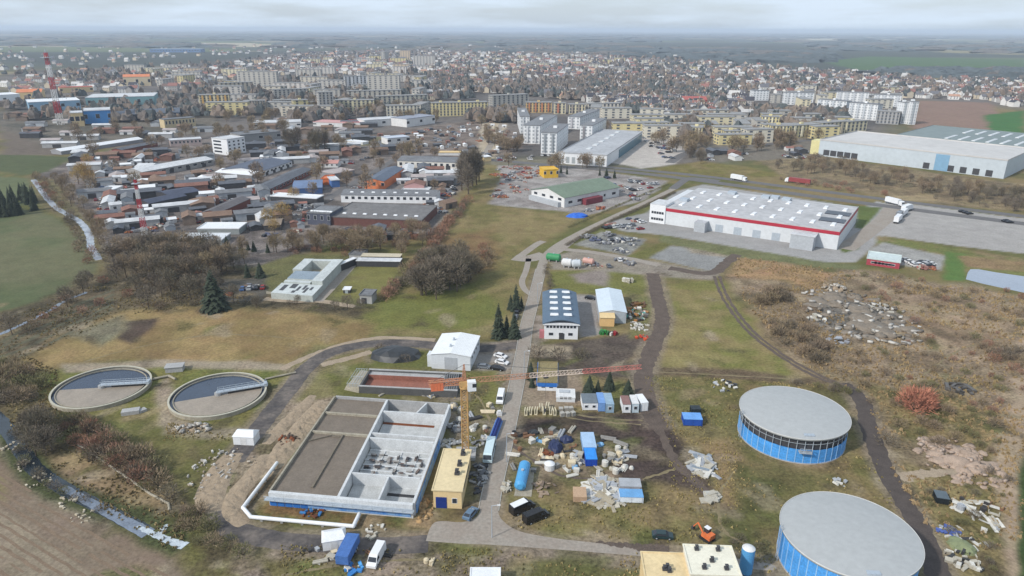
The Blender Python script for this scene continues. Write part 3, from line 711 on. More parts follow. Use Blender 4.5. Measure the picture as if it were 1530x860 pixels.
# ------------------------------------------------------------------ settling tanks (clarifiers)
sludge = mat('sludge_water', S(166, 154, 140), 0.55, 0.16, 0.25, col2=S(146, 136, 124), spec=0.4)
clear_water = mat('dark_tank_water', (0.03, 0.045, 0.075, 1), 0.07, 0.2, 0.2, spec=0.5)
rim_stone = mat("pale_rim", S(190, 186, 170), 0.8, 0.18, 0.8)
def clarifier(cx, cy, R, arm_deg, label):
    r = thing('settling_tank', label, 'settling tank', (cx, cy, 0), 0, 'round settling tanks')
    mb = MB(); mb.ring(R-.35, R, -.3, 1.05, 96); mb.build('wall', concrete_old, r)
    mb = MB(); mb.ring(R-.5, R+.04, 1.052, 1.25, 96); mb.build('rim', rim_stone, r)
    mb = MB(); mb.ring(R-1.5, R-1.3, .1, .98, 96); mb.build('weir', concrete_old, r)
    mb = MB(); mb.disc(R-.36, .62, 96); mb.build('water', clear_water, r)
    a = math.radians(arm_deg)
    mb = MB(); mb.disc(R-1.52, .70, 60, 0, 0, 5, a+PI, a+2*PI); mb.build('scum', sludge, r)
    ca, sa = math.cos(a), math.sin(a)
    br = link('bridge', None, r) if False else None
    mb = MB()
    c = (ca*R*.5, sa*R*.5, 1.5); mb.cbox(c, R*1.06, 1.5, .22, a)
    d = mb.build('bridge_deck', steel, r)
    mb = MB()
    for sgn in (-1, 1):
        for q in frange(-.0, 1.0, 9):
            p = (ca*R*q-sa*sgn*.72, sa*R*q+ca*sgn*.72); mb.tube((p[0], p[1], 1.7), (p[0], p[1], 2.75), .05, n=5)
        for z in (2.2, 2.75):
            mb.tube((-sa*sgn*.72, ca*sgn*.72, z), (ca*R-sa*sgn*.72, sa*R+ca*sgn*.72, z), .05, n=5)
    mb.build('railing', steel, d)
    mb = MB(); mb.tube((0, 0, .2), (0, 0, 1.5), 1.0, n=16); mb.build('centre_column', concrete, r)
    mb = MB(); mb.cbox((ca*R*.55, sa*R*.55, .62), R*.7, .18, .85, a); mb.build('scraper_blade', dark_metal, r)
    mb = MB(); mb.cbox((ca*(R-.2), sa*(R-.2), 1.35), .9, 2.0, .9, a); mb.build('drive_carriage', steel, r)
    landmark(cx, cy, short_ := 'the settling tanks')
clarifier(-120.4, 183.6, 13.25, 8, 'round settling tank farther left, its pale bridge nearly level, ringed by brush')
clarifier(-84.6, 179.5, 13.3, 22, 'round settling tank nearer the dark road, its bridge slanting up to the right')
mb = MB()
for a, bb in (((228, 566), (252, 561)), ((252, 561), (262, 566))): mb.tube(G(*a, .5), G(*bb, .5), .35, n=8)
tag(mb.build('pipe', concrete_old), 'low pale pipe joining the two round settling tanks', 'pipe')
mb = MB(); p = G(262, 553); mb.cbox(p, 5, 3, 1.6, .2); mb.cbox((p.x, p.y, 1.6), 5.4, 3.4, .2, .2)
tag(mb.build('valve_chamber', concrete), 'grey concrete chamber between the two settling tanks, beside the dirt path', 'chamber')
mb = MB(); p = G(400, 563); mb.tube(G(396, 566, .4), G(442, 556, .4), .3, n=8)
tag(mb.build('pipe', concrete_old), 'pale pipe running from the nearer settling tank to the dark road', 'pipe')
mb = MB(); p = G(196, 617); mb.cbox(p, 4.5, 2.2, 1.1, .3); mb.cbox((p.x+2.6, p.y+1, 0), 2, 1.6, .7, .9)
tag(mb.build('chamber', concrete), 'small grey concrete chamber in the grass below the farther settling tank', 'chamber')

# ------------------------------------------------------------------ big concrete reactor basin
Hb = 3.4
f = Frame((402, 734), (617, 753), Hb)
def ub(px, py): return f.loc(px, py, Hb)
Lb = f.L; Db = (ub(671, 602)[1]+ub(501, 592)[1])/2
skew = (ub(671, 602)[0]-Lb+ub(501, 592)[0])/2
r = thing('reactor_basin', 'large open concrete basin, left half full of brown sludge, right half empty bare concrete', 'basin', f.a, f.ang)
landmark(f.world(Lb/2, Db/2).x, f.world(Lb/2, Db/2).y, 'the big concrete basin')
sk = lambda y: skew*y/Db
def wall_run(mb, x0, y0, x1, y1, t, z0, z1, m=0):
    d = Vector((x1-x0, y1-y0, 0)); n = Vector((-d.y, d.x, 0)).normalized()*t/2
    P = [(x0+n.x, y0+n.y), (x0-n.x, y0-n.y), (x1-n.x, y1-n.y), (x1+n.x, y1+n.y)]
    mb.hexa([(a, b_, z0) for a, b_ in P]+[(a, b_, z1) for a, b_ in P], m)
u_div0, u_div1 = ub(507, 739)[0], ub(579, 597)[0]
xd = lambda y: u_div0+(u_div1-u_div0)*y/Db
T = .42
brown_conc = mat('shadowed_concrete', S(124, 115, 102), .9, .25, .6)  # brown-grey with the wall shadow above the high sludge put into the colour
def bw(name, segs, m, z1=Hb, z0=0, t=T):
    mb = MB()
    for s_ in segs: wall_run(mb, *s_, t, z0, z1)
    return mb.build(name, m, r)
bw('front_wall', [(0, 0, Lb, 0)], concrete_new, Hb, 0, .9)
bw('side_wall', [(sk(.5), .5, sk(Db), Db-.3)], concrete_old)
bw('side_wall', [(Lb+sk(.5), .5, Lb+sk(Db), Db-.3)], concrete_new, Hb, 0, .6)
bw('back_wall', [(sk(Db)+.3, Db, Lb+sk(Db)-.3, Db)], concrete)
bw('dividing_wall', [(xd(.5), .5, xd(Db)-.1, Db-.3)], concrete_new, Hb+.02, 0, .6)
v1, v2 = ub(500, 645)[1], ub(497, 615)[1]
bw('cross_wall', [(sk(v1)+.3, v1, xd(v1)-.42, v1)], concrete_old, Hb-.15, 0, .6)
bw('cross_wall', [(sk(v2)+.3, v2, xd(v2)-.42, v2)], concrete_old, Hb-.15, 0, .5)
lx0 = ub(462, 731); lx1 = ub(510, 650)
bw('guide_wall', [(lx0[0], lx0[1]+1.5, lx1[0], v1-.5)], brown_conc, Hb-.35, 0, .5)
bw('deflector', [(sk(v1)+1, v1-4, sk(v1)+6, v1-.6), (sk(v1)+6, v1-1.2, lx1[0]-.4, v1-1.2)], brown_conc, Hb-.4, 0, .3)
w1, w2, w3 = ub(620, 617)[1], ub(620, 651)[1], ub(590, 711)[1]
bw('cross_wall', [(xd(w1)+.42, w1, Lb+sk(w1)-.42, w1)], concrete_new)
bw('cross_wall', [(xd(w2)+.42, w2, Lb+sk(w2)-.42, w2), (xd(w2-2.2)+.42, w2-2.2, Lb+sk(w2-2.2)-.42, w2-2.2)], concrete_new)
bw('cross_wall', [(xd(w3)+.42, w3, Lb+sk(w3)-.42, w3)], concrete_new)
a, b_ = ub(582, 712), ub(570, 748)
bw('partition', [(a[0], .6, a[0]+sk(w3), w3-.3)], concrete_new, Hb-.06)
a = ub(631, 610)
bw('partition', [(a[0]-1, w1+.3, a[0]+.4, Db-.3)], concrete_new, Hb-.06)
mb = MB(); P = [(xd(0)+.5, .55), (Lb-.5, .55), (Lb+sk(Db)-.5, Db-.35), (xd(Db)+.5, Db-.35)]; mb.prism(P, .02, .3)
mb.build('floor', mat('pale_floor', S(186, 188, 188), .9, .25, .5), r)
mb = MB(); P = [(.3, .55), (xd(0)-.45, .55), (xd(Db)-.45, Db-.35), (sk(Db)+.3, Db-.35)]; mb.prism(P, .02, Hb-.75)
mb.build('sludge_water', mat('aeration_sludge', S(124, 113, 101), 0.6, 0.2, 0.35, bump=0.2), r)
mb = MB(); mb.box(-.55, -1.7, 2.15, Lb+.4, -.52, 2.3); mb.build('walkway', steel, r)
mb = MB()
for x in frange(-.4, Lb+.3, 16): mb.tube((x, -1.66, 2.3), (x, -1.66, 3.3), .05, n=5)
mb.tube((-.5, -1.66, 3.3), (Lb+.35, -1.66, 3.3), .05, n=5); mb.tube((-.5, -1.66, 2.8), (Lb+.35, -1.66, 2.8), .04, n=5)
mb.build('railing', steel, r)
insul = mat('blue_insulation', S(150, 188, 230), 0.6, 0.25, 0.5, col2=S(70, 130, 205))
mb = MB(); mb.box(4, -.6, .4, Lb-.5, -.505, 2.1); mb.build('insulation_board', insul, r)
mb = MB()
for x in frange(0.2, 7.4, 5): mb.box(x, -.66, .2, x+1.6, -.505, 2.14)
mb.build('blue_panel', blue_paint, r)
mb = MB(); wall_run(mb, Lb+sk(1)+.5, 1, Lb+sk(Db*.62)+.5, Db*.62, .16, .3, 2.6); mb.build('insulation_board', insul, r)
mb = MB(); wall_run(mb, sk(8)-.36, 8, sk(Db*.8)-.36, Db*.8, .1, 1.0, 2.9); mb.build('insulation_board', mat('pale_green_board', S(150, 180, 175), .7, .2, .5), r)
# things lying in the empty half: formwork stacks and planks
rr = random.Random(3)
mb = MB()
for q in frange(w3+1.2, w2-3.2, 7): wall_run(mb, xd(q)+.5, q, Lb+sk(q)-.5, q, .35, .302, .55)
mb.build('floor_rib', concrete_new, r)
for q in (.25, .5, .75):
    mb = MB(); x0 = xd(w3)+(Lb-xd(w3))*q; wall_run(mb, x0, w3+1, x0+sk(w2-w3)*.9, w2-3, .25, .303, .5); mb.build('floor_rib', concrete_new, r)
rust_grey = mat('rust_grey_steel', S(118, 104, 98), .8, .3, 1)
for ty in range(4):
    n_ = 7
    for i in range(n_):
        y = w3+2+(w2-w3-6.5)*(ty+.5+rr.uniform(-.3, .3))/4; x = xd(y)+1.6+(Lb+sk(y)-xd(y)-3.2)*(i+rr.uniform(.2, .8))/n_
        mb = MB()
        for q in range(rr.randint(2, 4)):
            mb.cbox((rr.uniform(-.4, .4), rr.uniform(-.3, .3), q*.12), rr.uniform(.8, 1.9), rr.uniform(.25, .6), .11, rr.uniform(-.2, .2), rr.choice((0, 1, 2)))
        p = f.world(x, y, .56)
        tag(mb.build('formwork_stack', [dark_metal, rust_grey, mat('grey_board', S(150, 146, 142), .8, .3, 1)], None, p, f.ang+rr.choice((0, 0, PI/2))+rr.uniform(-.1, .1)),
            ('dark formwork stack in the %s row of the basin, %s' % (('nearest', 'second', 'third', 'farthest')[ty],
             ('against its dividing wall', 'second from the dividing wall', 'left of centre', 'at the centre', 'right of centre', 'second from the right wall', 'against its right wall')[i])), 'formwork', 'formwork stacks in the empty basin')
for px, py, l_, a_, t_ in ((512, 716, 9, .05, 'long reddish bar lying on the floor of the front left cell of the basin'), (600, 742, 7, 0, 'black tray of rebar in the front right cell of the basin'),
                       (610, 636, 14, .0, 'thin reddish bar along the floor under the third wall of the basin')):
    p = G(px, py, .3); mb = MB()
    for q in range(4): mb.cbox((0, q*.25, 0), l_, .12, .14, 0)
    tag(mb.build('rebar_bundle', brown if 'red' in t_ else dark_metal, None, p, f.ang+a_), t_, 'rebar')

# ------------------------------------------------------------------ long tank with red brown lining
Hr = 2.2
f2 = Frame((536, 577), (683, 584), Hr)
D2 = f2.loc(548, 551, Hr)[1]; L2 = f2.L
r = thing('grit_tank', 'long rectangular tank with red brown lining and grey rim behind the concrete basin', 'tank', f2.a, f2.ang)
landmark(f2.world(L2/2, D2/2).x, f2.world(L2/2, D2/2).y, 'the red lined tank')
t = .5
lining = mat('red_brown_lining', S(150, 100, 85), .85, .25, .3)
mb = MB(); mb.box(0, 0, 0, L2, t, Hr); mb.box(0, D2-t, 0, L2, D2, Hr); mb.box(0, t, 0, t, D2-t, Hr); mb.box(L2-t, t, 0, L2, D2-t, Hr); mb.build('wall', mat('dark_wet_concrete', S(92, 92, 92), .9, .25, .5), r)
mb = MB(); mb.box(-.1, -.1, Hr+.002, L2+.1, t+.05, Hr+.2); mb.box(-.1, D2-t-.05, Hr+.002, L2+.1, D2+.1, Hr+.2); mb.build('rim', concrete, r)
mb = MB(); mb.box(t+.02, D2-t-2.6, .03, L2*.83, D2-t-2.4, Hr-.3); mb.build('baffle', lining, r)
mb = MB(); mb.box(t+.02, t+.02, .03, L2*.84, D2-t-2.7, .5); mb.build('tank_floor', lining, r)
mb = MB(); mb.box(t+.02, D2-t-2.38, .03, L2*.84, D2-t-.02, Hr-.5); mb.build('channel', concrete, r)
mb = MB(); mb.box(L2*.845, t+.02, .03, L2-t-.02, D2-t-.02, .9)
for i in range(7):
    x = L2*.85+i*(L2*.135/6); mb.tube((x, t+.3, Hr), (x-.8, D2-t-.3, Hr), .22, n=6)
mb.build('pipe_rack', mat('grey_pipe', S(120, 122, 124), .6, .3, .8), r)
mb = MB(); p0 = f2.loc(520, 570); p1 = f2.loc(545, 541)
mb.hexa([(-.1, 0, 0), (-.05, D2, 0), (-3.5, D2+1.5, 0), (-5, 1.5, 0), (-.1, .3, 1.6), (-.05, D2-.3, 1.6), (-3, D2+1.2, 1.2), (-4.4, 1.8, 1.2)]); mb.build('inlet_chamber', concrete_old, r)
mb = MB()
for i in range(5):
    for y in (1.0, D2*.5, D2-.5): mb.tube((-.6-i*.8, y, 1.3), (-.6-i*.8, y, 2.5), .05, n=5)
for y in (1.0, D2*.5, D2-.5): mb.tube((-.3, y, 2.5), (-4.0, y, 2.5), .05, n=5)
for i in range(5): mb.tube((-.6-i*.8, 1.0, 2.5), (-.6-i*.8, D2-.5, 2.5), .05, n=5)
mb.build('railing', steel, r)
# domed black sludge heap cover / tarpaulin mound behind it
p = G(592, 532)
mb = MB(); mb.lump((0, 0, 0), 8.5, 5, 3.2, n=18, jit=.06); mb.build
black_sheet = mat('black_sheeting', (0.025, 0.027, 0.03, 1), .35, .3, .8, spec=.5)
tag(mb.build('covered_heap', black_sheet, None, p, 0), 'low black sheeted mound in the grass left of the white gabled hall', 'heap')

# ------------------------------------------------------------------ plant buildings
r, fr, L_, D_, H_ = hall('workshop', 'cream flat roofed workshop with a blue gate beside the concrete basin', 'building', (648, 758), (690, 760), 732, back=(667, 672), wall=cream, roofm=mat('sand_roof', S(224, 206, 166), .8, .12, .15), eave=.3, parapet=.12, short='the cream workshop')
mb = MB(); g0 = fr.loc(651.6, 758)[0]; g1 = fr.loc(668, 758)[0]; mb.box(g0, -.09, 0, g1, .02, H_*.62)
for q in (.25, .5, .75): mb.box(g0, -.12, H_*.62*q-.03, g1, -.092, H_*.62*q+.03)
mb.build('gate', navy, r)
vents(r, [fr.loc(*q, H_) for q in ((692, 680), (687, 696), (683, 709))], H_+.18, s=1.1)
windows(r, frange(4, D_-4, 6), H_*.55, H_*.82, 1.6, 'right', L_, D_)
windows(r, [L_*.75], H_*.3, H_*.6, 1.2)
r, fr, L_, D_, H_ = hall('gabled_hall', 'white gabled hall of sheet metal left of the plant road', 'building', (645, 550), (703, 554), 529, back=(662, 499), wall=white_sheet, roofm=mat('white_roof', S(240, 243, 245), .45, .08, .2, wave=(.6, 'X', .08)), kind='gy', rise=.8, short='the white gabled hall')
door(r, L_*.5, 4, 4.2, grey_sheet); windows(r, frange(3, D_-3, 4), H_*.6, H_*.8, 1.6, 'right', L_, D_)
vents(r, [(L_*.42, D_*.3), (L_*.42, D_*.62)], H_+.7, steel, .8)
mb = MB(); mb.box(-1.6, 1, 0, -.02, 4, H_*.85); mb.build('annex', white_sheet, r)
r, fr, L_, D_, H_ = hall('office', 'white office with a blue grey arched roof and rows of roof hatches', 'building', (813, 506), (863, 507), 482, back=(824, 437), wall=white_paint, roofm=mat('blue_grey_roof', S(92, 112, 132), .6, .15, .3), kind='barrel', rise=2.0, eave=.7, short='the arched roof office')
windows(r, frange(1.1, L_-1.1, 9), H_*.68, H_*.86, L_/11)
windows(r, [L_*.2, L_*.5, L_*.78], H_*.22, H_*.42, 1.7)
windows(r, frange(3, D_-3, 9), H_*.6, H_*.8, 1.6, 'right', L_, D_); windows(r, frange(3, D_-3, 9), H_*.6, H_*.8, 1.6, 'left', L_, D_)
door(r, L_*.52, 1.8, 2.2, dark_metal)
mb = MB(); mb.box(-.6, -.55, H_*.9, L_+.6, -.06, H_*.985); mb.build('fascia', white_paint, r)
sk_ = []
for i in range(5):
    for x in (.3, .7): sk_.append((L_*x, D_*(.14+.19*i), H_+1.35))
skylights(r, sk_, 0, L_*.26, 1.6)
mb = MB(); mb.box(-1.6, .5, 0, -.02, 2.4, 2.6); mb.build('porch', mat('pink_render', S(190, 120, 125), .8, .15, .5), r)
r, fr, L_, D_, H_ = hall('storage_shed', 'pale blue white storage shed with low roof right of the arched office', 'building', (895, 482), (935, 483), 466, back=(893, 433), wall=grey_sheet, roofm=mat('frosted_roof', S(214, 226, 236), .45, .1, .2, wave=(.8, 'X', .1)), kind='gy', rise=.9, short='the pale storage shed')
door(r, L_*.75, 4, 4, steel)
windows(r, frange(3, D_-3, 4), H_*.6, H_*.8, 1.6, 'right', L_, D_)
mb = MB(); x1 = fr.loc(918, 490)[0]; mb.box(.1, -3.2, 0, x1, -.05, 3.3); mb.build('annex', mat('ochre_render', S(222, 184, 128), .8, .15, .4), r)
mb = MB(); mb.hexa([(-.1, -3.5, 3.3), (x1+.2, -3.5, 3.3), (x1+.2, -.03, 3.9), (-.1, -.03, 3.9), (-.1, -3.5, 3.5), (x1+.2, -3.5, 3.5), (x1+.2, -.03, 4.1), (-.1, -.03, 4.1)]); mb.build('annex_roof', cream, r)
r, fr, L_, D_, H_ = hall('site_hut', 'low hut with a bright blue gable and brown flat roof beside the plant road', 'hut', (803, 583), (832, 584), 571, back=(806, 541), wall=white_paint, roofm=mat('mossy_roof', S(140, 128, 92), .9, .3, .3), eave=.15, parapet=.2, short='the blue gabled hut')
mb = MB(); mb.box(.05, -.12, H_*.5, L_-.05, -.02, H_+.2); mb.build('front_panel', blue_paint, r)
mb = MB(); mb.box(-.35, 0, 1.6, -.02, D_, H_+.1); mb.build('side_cladding', blue_paint, r); mb = MB(); mb.box(L_+.02, 0, 1.6, L_+.35, D_, H_+.1); mb.build('side_cladding', mat('dusty_blue', S(110, 140, 180), .6, .2, .5), r)
windows(r, [L_*.3, L_*.7], .9, 1.8, 1.3)
r, fr, L_, D_, H_ = hall('portable_cabin', 'white portable cabin with a flat roof in front of the blue gabled hut', 'cabin', (831, 600), (859, 601), 594, D=5.2, wall=white_sheet, roofm=off_white, eave=.1, parapet=.05, short='the white cabin')
windows(r, frange(1.5, L_-1.5, 3), .9, 1.8, 1.1)
mb = MB(); mb.box(L_*.15, D_*.5, H_+.18, L_*.7, D_*.8, H_+.5); mb.build('roof_box', grey_sheet, r)
# bottom right pair
r, fr, L_, D_, H_ = hall('pump_house', 'sand coloured flat roofed pump house at the bottom edge', 'building', (962, 905), (1030, 908), 868, back=(960, 826), wall=cream, roofm=mat('sand_roof_old', S(228, 206, 162), .8, .15, .2), eave=.2, parapet=.15, short='the sand coloured pump house')
vents(r, [(L_*.45, D_*.4), (L_*.52, D_*.46), (L_*.55, D_*.34)], H_+.18, s=.8)
r, fr, L_, D_, H_ = hall('pump_house', 'taller pump house with cream white roof and small vents beside the sand coloured one', 'building', (1027, 905), (1100, 908), 858, back=(1021, 815), wall=mat('warm_white_render', S(226, 216, 196), .8, .12, .3), roofm=mat('cream_white_roof', S(236, 232, 214), .7, .1, .25), eave=.2, parapet=.15, short='the white roofed pump house')
vents(r, [(L_*x, D_*y) for x, y in ((.25, .85), (.7, .85), (.5, .45), (.3, .2), (.75, .2))], H_+.18, s=.8)
r, fr, L_, D_, H_ = hall('low_shed', 'white roofed low shed cut off by the bottom edge of the view', 'shed', (703, 880), (747, 880), 866, D=2.5, H=2.6, wall=grey_sheet, roofm=white_paint, eave=.15, parapet=.1, short='the white roofed low shed')
p = G(1113, 858); r = thing('silo', 'slim blue upright silo with domed cap beside the white roofed pump house', 'silo', p)
mb = MB(); mb.tube((0, 0, .8), (0, 0, 6.4), 1.25, n=20)
mb.build('shell', mat('sky_blue_paint', S(90, 160, 215), .45, .15, .6), r); mb = MB(); mb.disc(1.25, 6.4, 20, 0, .5); mb.build('cap', off_white, r)
mb = MB()
for i in range(4): a = PI/4+i*PI/2; mb.tube((math.cos(a)*1.1, math.sin(a)*1.1, 0), (math.cos(a)*1.1, math.sin(a)*1.1, .9), .1, n=5)
mb.build('leg_frame', steel, r)

# ------------------------------------------------------------------ blue round tanks
tank_blue = mat('tank_blue', S(78, 152, 220, .92), .45, .26, .35, wave=(.4, 'Z', .08))
tank_roof = mat('tank_roof_membrane', S(178, 181, 182), .6, .08, .12, col2=S(172, 175, 176))
tank_rim = mat('tank_rim', S(214, 214, 212), .6, .12, .5)
tank_rib = mat('pale_blue_rib', S(150, 195, 235), .4, .1, 1)
def blue_tank(cx, cy, R, z1, zroof, label, gap):
    r = thing('round_tank', label, 'storage tank', (cx, cy, 0), 0, 'round blue tanks')
    n = 44; mb = MB(); mb.ring(R-.15, R, -.2, z1, 88); mb.build('shell', tank_blue, r)
    mb = MB()
    for i in range(n):
        a = 2*PI*i/n; mb.cbox((R*math.cos(a), R*math.sin(a), .0), .16, .2, z1, a)
    o = mb.build('stiffener_rib', tank_rib, r)
    mb = MB(); mb.ring(R-.4, R+.15, -.2, .25, 88); mb.build('base_ring', concrete, r)
    mb = MB(); mb.disc(R+.35, zroof, 96, 0, 1.0, 10); mb.ring(R+.1, R+.36, zroof-.5, zroof+.0, 96); mb.build('roof', tank_roof, r, smooth=True)
    mb = MB(); mb.box(-.5, -.4, 0, .5, .4, .3); hm_ = mb.mesh('roof_hatch', steel)
    for k_ in range(3): a = math.radians(262+4*k_); link('roof_hatch', hm_, r, ((R-1.2)*math.cos(a), (R-1.2)*math.sin(a), zroof+.16), a)
    mb = MB(); mb.ring(R+.37, R+.45, zroof-.12, zroof+.08, 96); mb.build('roof_rim', tank_rim, r)
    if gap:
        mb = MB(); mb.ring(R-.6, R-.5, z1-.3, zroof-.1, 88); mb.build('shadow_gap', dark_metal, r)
        mb = MB()
        for i in range(n):
            a = 2*PI*i/n; mb.tube((R*math.cos(a)*.995, R*math.sin(a)*.995, z1), (R*math.cos(a)*.995, R*math.sin(a)*.995, zroof), .09, n=5)
        mb.ring(R-.08, R+.02, (z1+zroof)/2-.05, (z1+zroof)/2+.05, 88); mb.build('post_ring', steel, r)
    a = math.radians(262 if gap else 172); mb = MB()
    if gap:
        mb.cbox((math.cos(a)*(R+.7), math.sin(a)*(R+.7), z1-.2), 1.4, 3.0, .15, a)
        for s_ in (-1.4, 0, 1.4):
            x, y = math.cos(a)*(R+1.3)-math.sin(a)*s_, math.sin(a)*(R+1.3)+math.cos(a)*s_; mb.tube((x, y, z1-.2), (x, y, z1+1.1), .06, n=5)
        mb.cbox((math.cos(a)*(R+1.3), math.sin(a)*(R+1.3), z1+1.05), .1, 3.0, .1, a); mb.build('platform', steel, r)
    mb = MB(); a = math.radians(176 if not gap else 185)
    for s_ in (-.5, .5):
        x, y = math.cos(a)*(R+.6)-math.sin(a)*s_, math.sin(a)*(R+.6)+math.cos(a)*s_; mb.tube((x, y, 0), (x, y, zroof+1), .07, n=5)
    for z in frange(.4, zroof+.6, 16):
        mb.tube((math.cos(a)*(R+.6)-math.sin(a)*.5, math.sin(a)*(R+.6)+math.cos(a)*.5, z), (math.cos(a)*(R+.6)+math.sin(a)*.5, math.sin(a)*(R+.6)-math.cos(a)*.5, z), .04, n=4)
    mb.build('ladder', steel, r)
    landmark(cx, cy, 'the farther blue tank' if gap else 'the nearer blue tank')
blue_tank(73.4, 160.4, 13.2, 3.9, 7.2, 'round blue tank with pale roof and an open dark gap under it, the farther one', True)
blue_tank(66.6, 113.2, 12.55, 7.0, 7.4, 'round blue tank with flat pale roof, the nearer one by the bottom edge', False)

# ------------------------------------------------------------------ tower crane
mast_foot = G(696, 680); Hc = 26.5
top = Vector((mast_foot.x, mast_foot.y, Hc))
# height such that the slewing ring stands where the mast meets the jib
lo, hi = 5, 60
for _ in range(40):
    m_ = (lo+hi)/2
    if proj((mast_foot.x, mast_foot.y, m_))[1] > 572: lo = m_
    else: hi = m_
Hc = lo
crane_y = mat('crane_yellow', S(200, 160, 106), .5, .12, .6); crane_r = mat('crane_red', S(200, 120, 108), .5, .12, .6); crane_w = mat('crane_white', S(225, 205, 190), .5, .1, .6)
def lattice(mb, a, b, w0, w1, n, rc=.11, rb=.06, m=0, tri=False, up=Vector((0, 0, 1))):
    a, b = Vector(a), Vector(b); d = (b-a).normalized(); s1 = d.cross(up)
    s1 = s1.normalized() if s1.length > .01 else Vector((1, 0, 0)); s2 = s1.cross(d).normalized()
    def ring(t):
        w_ = (w0+(w1-w0)*t)/2; c = a.lerp(b, t)
        return [c+s1*w_+s2*w_, c-s1*w_+s2*w_, c-s1*w_-s2*w_, c+s1*w_-s2*w_] if not tri else [c+s2*w_*1.2, c-s1*w_-s2*w_*.6, c+s1*w_-s2*w_*.6]
    R_ = [ring(i/n) for i in range(n+1)]; q = len(R_[0])
    for i in range(q): mb.tube(R_[0][i], R_[-1][i], rc, n=5, m=m) if abs(w0-w1) < 1e-6 or True else None
    for i in range(n):
        for j in range(q):
            k = (j+1) % q
            mb.tube(R_[i][j], R_[i+1][k] if i % 2 else R_[i+1][j] if False else R_[i+1][k], rb, n=4, m=m, cap=False)
            mb.tube(R_[i][j], R_[i][k], rb, n=4, m=m, cap=False)
            if q == 4: mb.tube(R_[i][k], R_[i+1][j], rb, n=4, m=m, cap=False)
crane = thing('tower_crane', 'orange yellow tower crane with a long red jib reaching right over the plant road', 'crane', mast_foot)
mb = MB(); mb.cbox((0, 0, 0), 5, 5, .9); mb.build('base', concrete, crane)
mb = MB(); lattice(mb, (0, 0, .9), (0, 0, Hc-1.2), 1.55, 1.55, 13, .13, .06, up=Vector((0, 1, 0))); mb.build('mast', crane_y, crane)
je = G(958, 551, Hc)-mast_foot; jd = Vector((je.x, je.y, 0)).normalized(); jl = Vector((je.x, je.y, 0)).length; jang = math.atan2(jd.y, jd.x)
mb = MB(); mb.tube((0, 0, Hc-1.2), (0, 0, Hc-.4), 1.2, n=14); mb.cbox((0, 0, Hc-.4), 2.6, 2.2, 1.2, jang); mb.build('slewing_ring', crane_y, crane)
for i, (a, b_, mm, nm) in enumerate(((.02, .36, mat('crane_orange', S(192, 138, 108), .5, .12, .6), 'jib_section'), (.36, .66, crane_w, 'jib_section'), (.66, 1.0, crane_r, 'jib_section'))):
    mb = MB(); lattice(mb, tuple(jd*jl*a+Vector((0, 0, Hc+.6))), tuple(jd*jl*b_+Vector((0, 0, Hc+.6))), 1.2-.2*a, 1.2-.25*b_, 14, .075, .038, tri=True); mb.build(nm, mm, crane)
mb = MB(); cd = -jd*8.5; lattice(mb, (0, 0, Hc+.5), (cd.x, cd.y, Hc+.5), 1.2, 1.1, 5, .13, .07); mb.build('counter_jib', mat('crane_orange', S(192, 138, 108)), crane)
mb = MB()
for i in range(4): p = -jd*(5.4+i*.75); mb.cbox((p.x, p.y, Hc-1.2), .7, 1.5, 1.9, jang)
mb.build('counterweight', mat('ballast_orange', S(222, 122, 84), .7, .15, .7), crane)
mb = MB(); side = Vector((-jd.y, jd.x, 0)); p = jd*1.6-side*1.5; mb.cbox((p.x, p.y, Hc-1.2), 2.0, 1.6, 2.4, jang, 0); mb.cbox((p.x+jd.x*.6, p.y+jd.y*.6, Hc-.2), 1.0, 1.64, 1.0, jang, 1); mb.build('cab', [white_paint, glass], crane)
mb = MB(); lattice(mb, (0, 0, Hc+.8), (0, 0, Hc+5.0), 1.0, .2, 5, .07, .04, up=Vector((0, 1, 0))); mb.build('apex', MATS['crane_orange'], crane)
mb = MB(); mb.tube((0, 0, Hc+4.9), tuple(jd*jl*.62+Vector((0, 0, Hc+1.3))), .05, n=4); mb.tube((0, 0, Hc+4.9), tuple(-jd*8+Vector((0, 0, Hc+.8))), .05, n=4); mb.build('tie_cable', dark_metal, crane)
mb = MB(); p = jd*jl*.45; mb.cbox((p.x, p.y, Hc-.3), 1.2, 1.0, .4, jang); mb.tube((p.x, p.y, Hc-.3), (p.x, p.y, Hc-9), .03, n=4); mb.cbox((p.x, p.y, Hc-9.8), .4, .4, .8, jang); mb.build('hook', dark_metal, crane)
landmark(mast_foot.x, mast_foot.y, 'the crane mast')

# ------------------------------------------------------------------ white pipe round the basin
mb = MB(); pts = [G(*q, .9) for q in ((414, 691), (363, 758), (375, 772), (528, 786), (537, 767))]
for a, b_ in zip(pts, pts[1:]): mb.tube(a, b_, .42, n=12)
for p in pts[1:-1]: mb.lump((p.x, p.y, .9), .45, .45, .45, n=8, jit=0); mb.lump((p.x, p.y, .9), .45, .45, -.45, n=8, jit=0)
r = thing('pipeline', 'white insulated pipe on low stands bending round the left of the basin', 'pipeline', (0, 0, 0)); mb.build('pipe', white_paint, r)
for a, b_ in zip(pts, pts[1:]):
    n = max(2, int((b_-a).length/4)); 
    for i in range(n):
        q = a.lerp(b_, (i+.5)/n); mb = MB(); mb.cbox((0, 0, 0), .5, .25, .5); mb.cbox((0, 0, .48), .9, .2, .1); mb.build('support', concrete, r, (q.x, q.y, 0), rnd.uniform(0, .2))
# concrete channel along the stream
mb = MB()
for a, b_ in zip([G(*q, .1) for q in ((116, 664), (180, 706), (225, 738), (252, 752))], [G(*q, .1) for q in ((180, 706), (225, 738), (252, 752), (253, 762))]): mb.tube(a, b_, .28, n=8)
tag(mb.build('pipe', concrete_old), 'long brown pipe lying in the dry grass beside the stream', 'pipe')
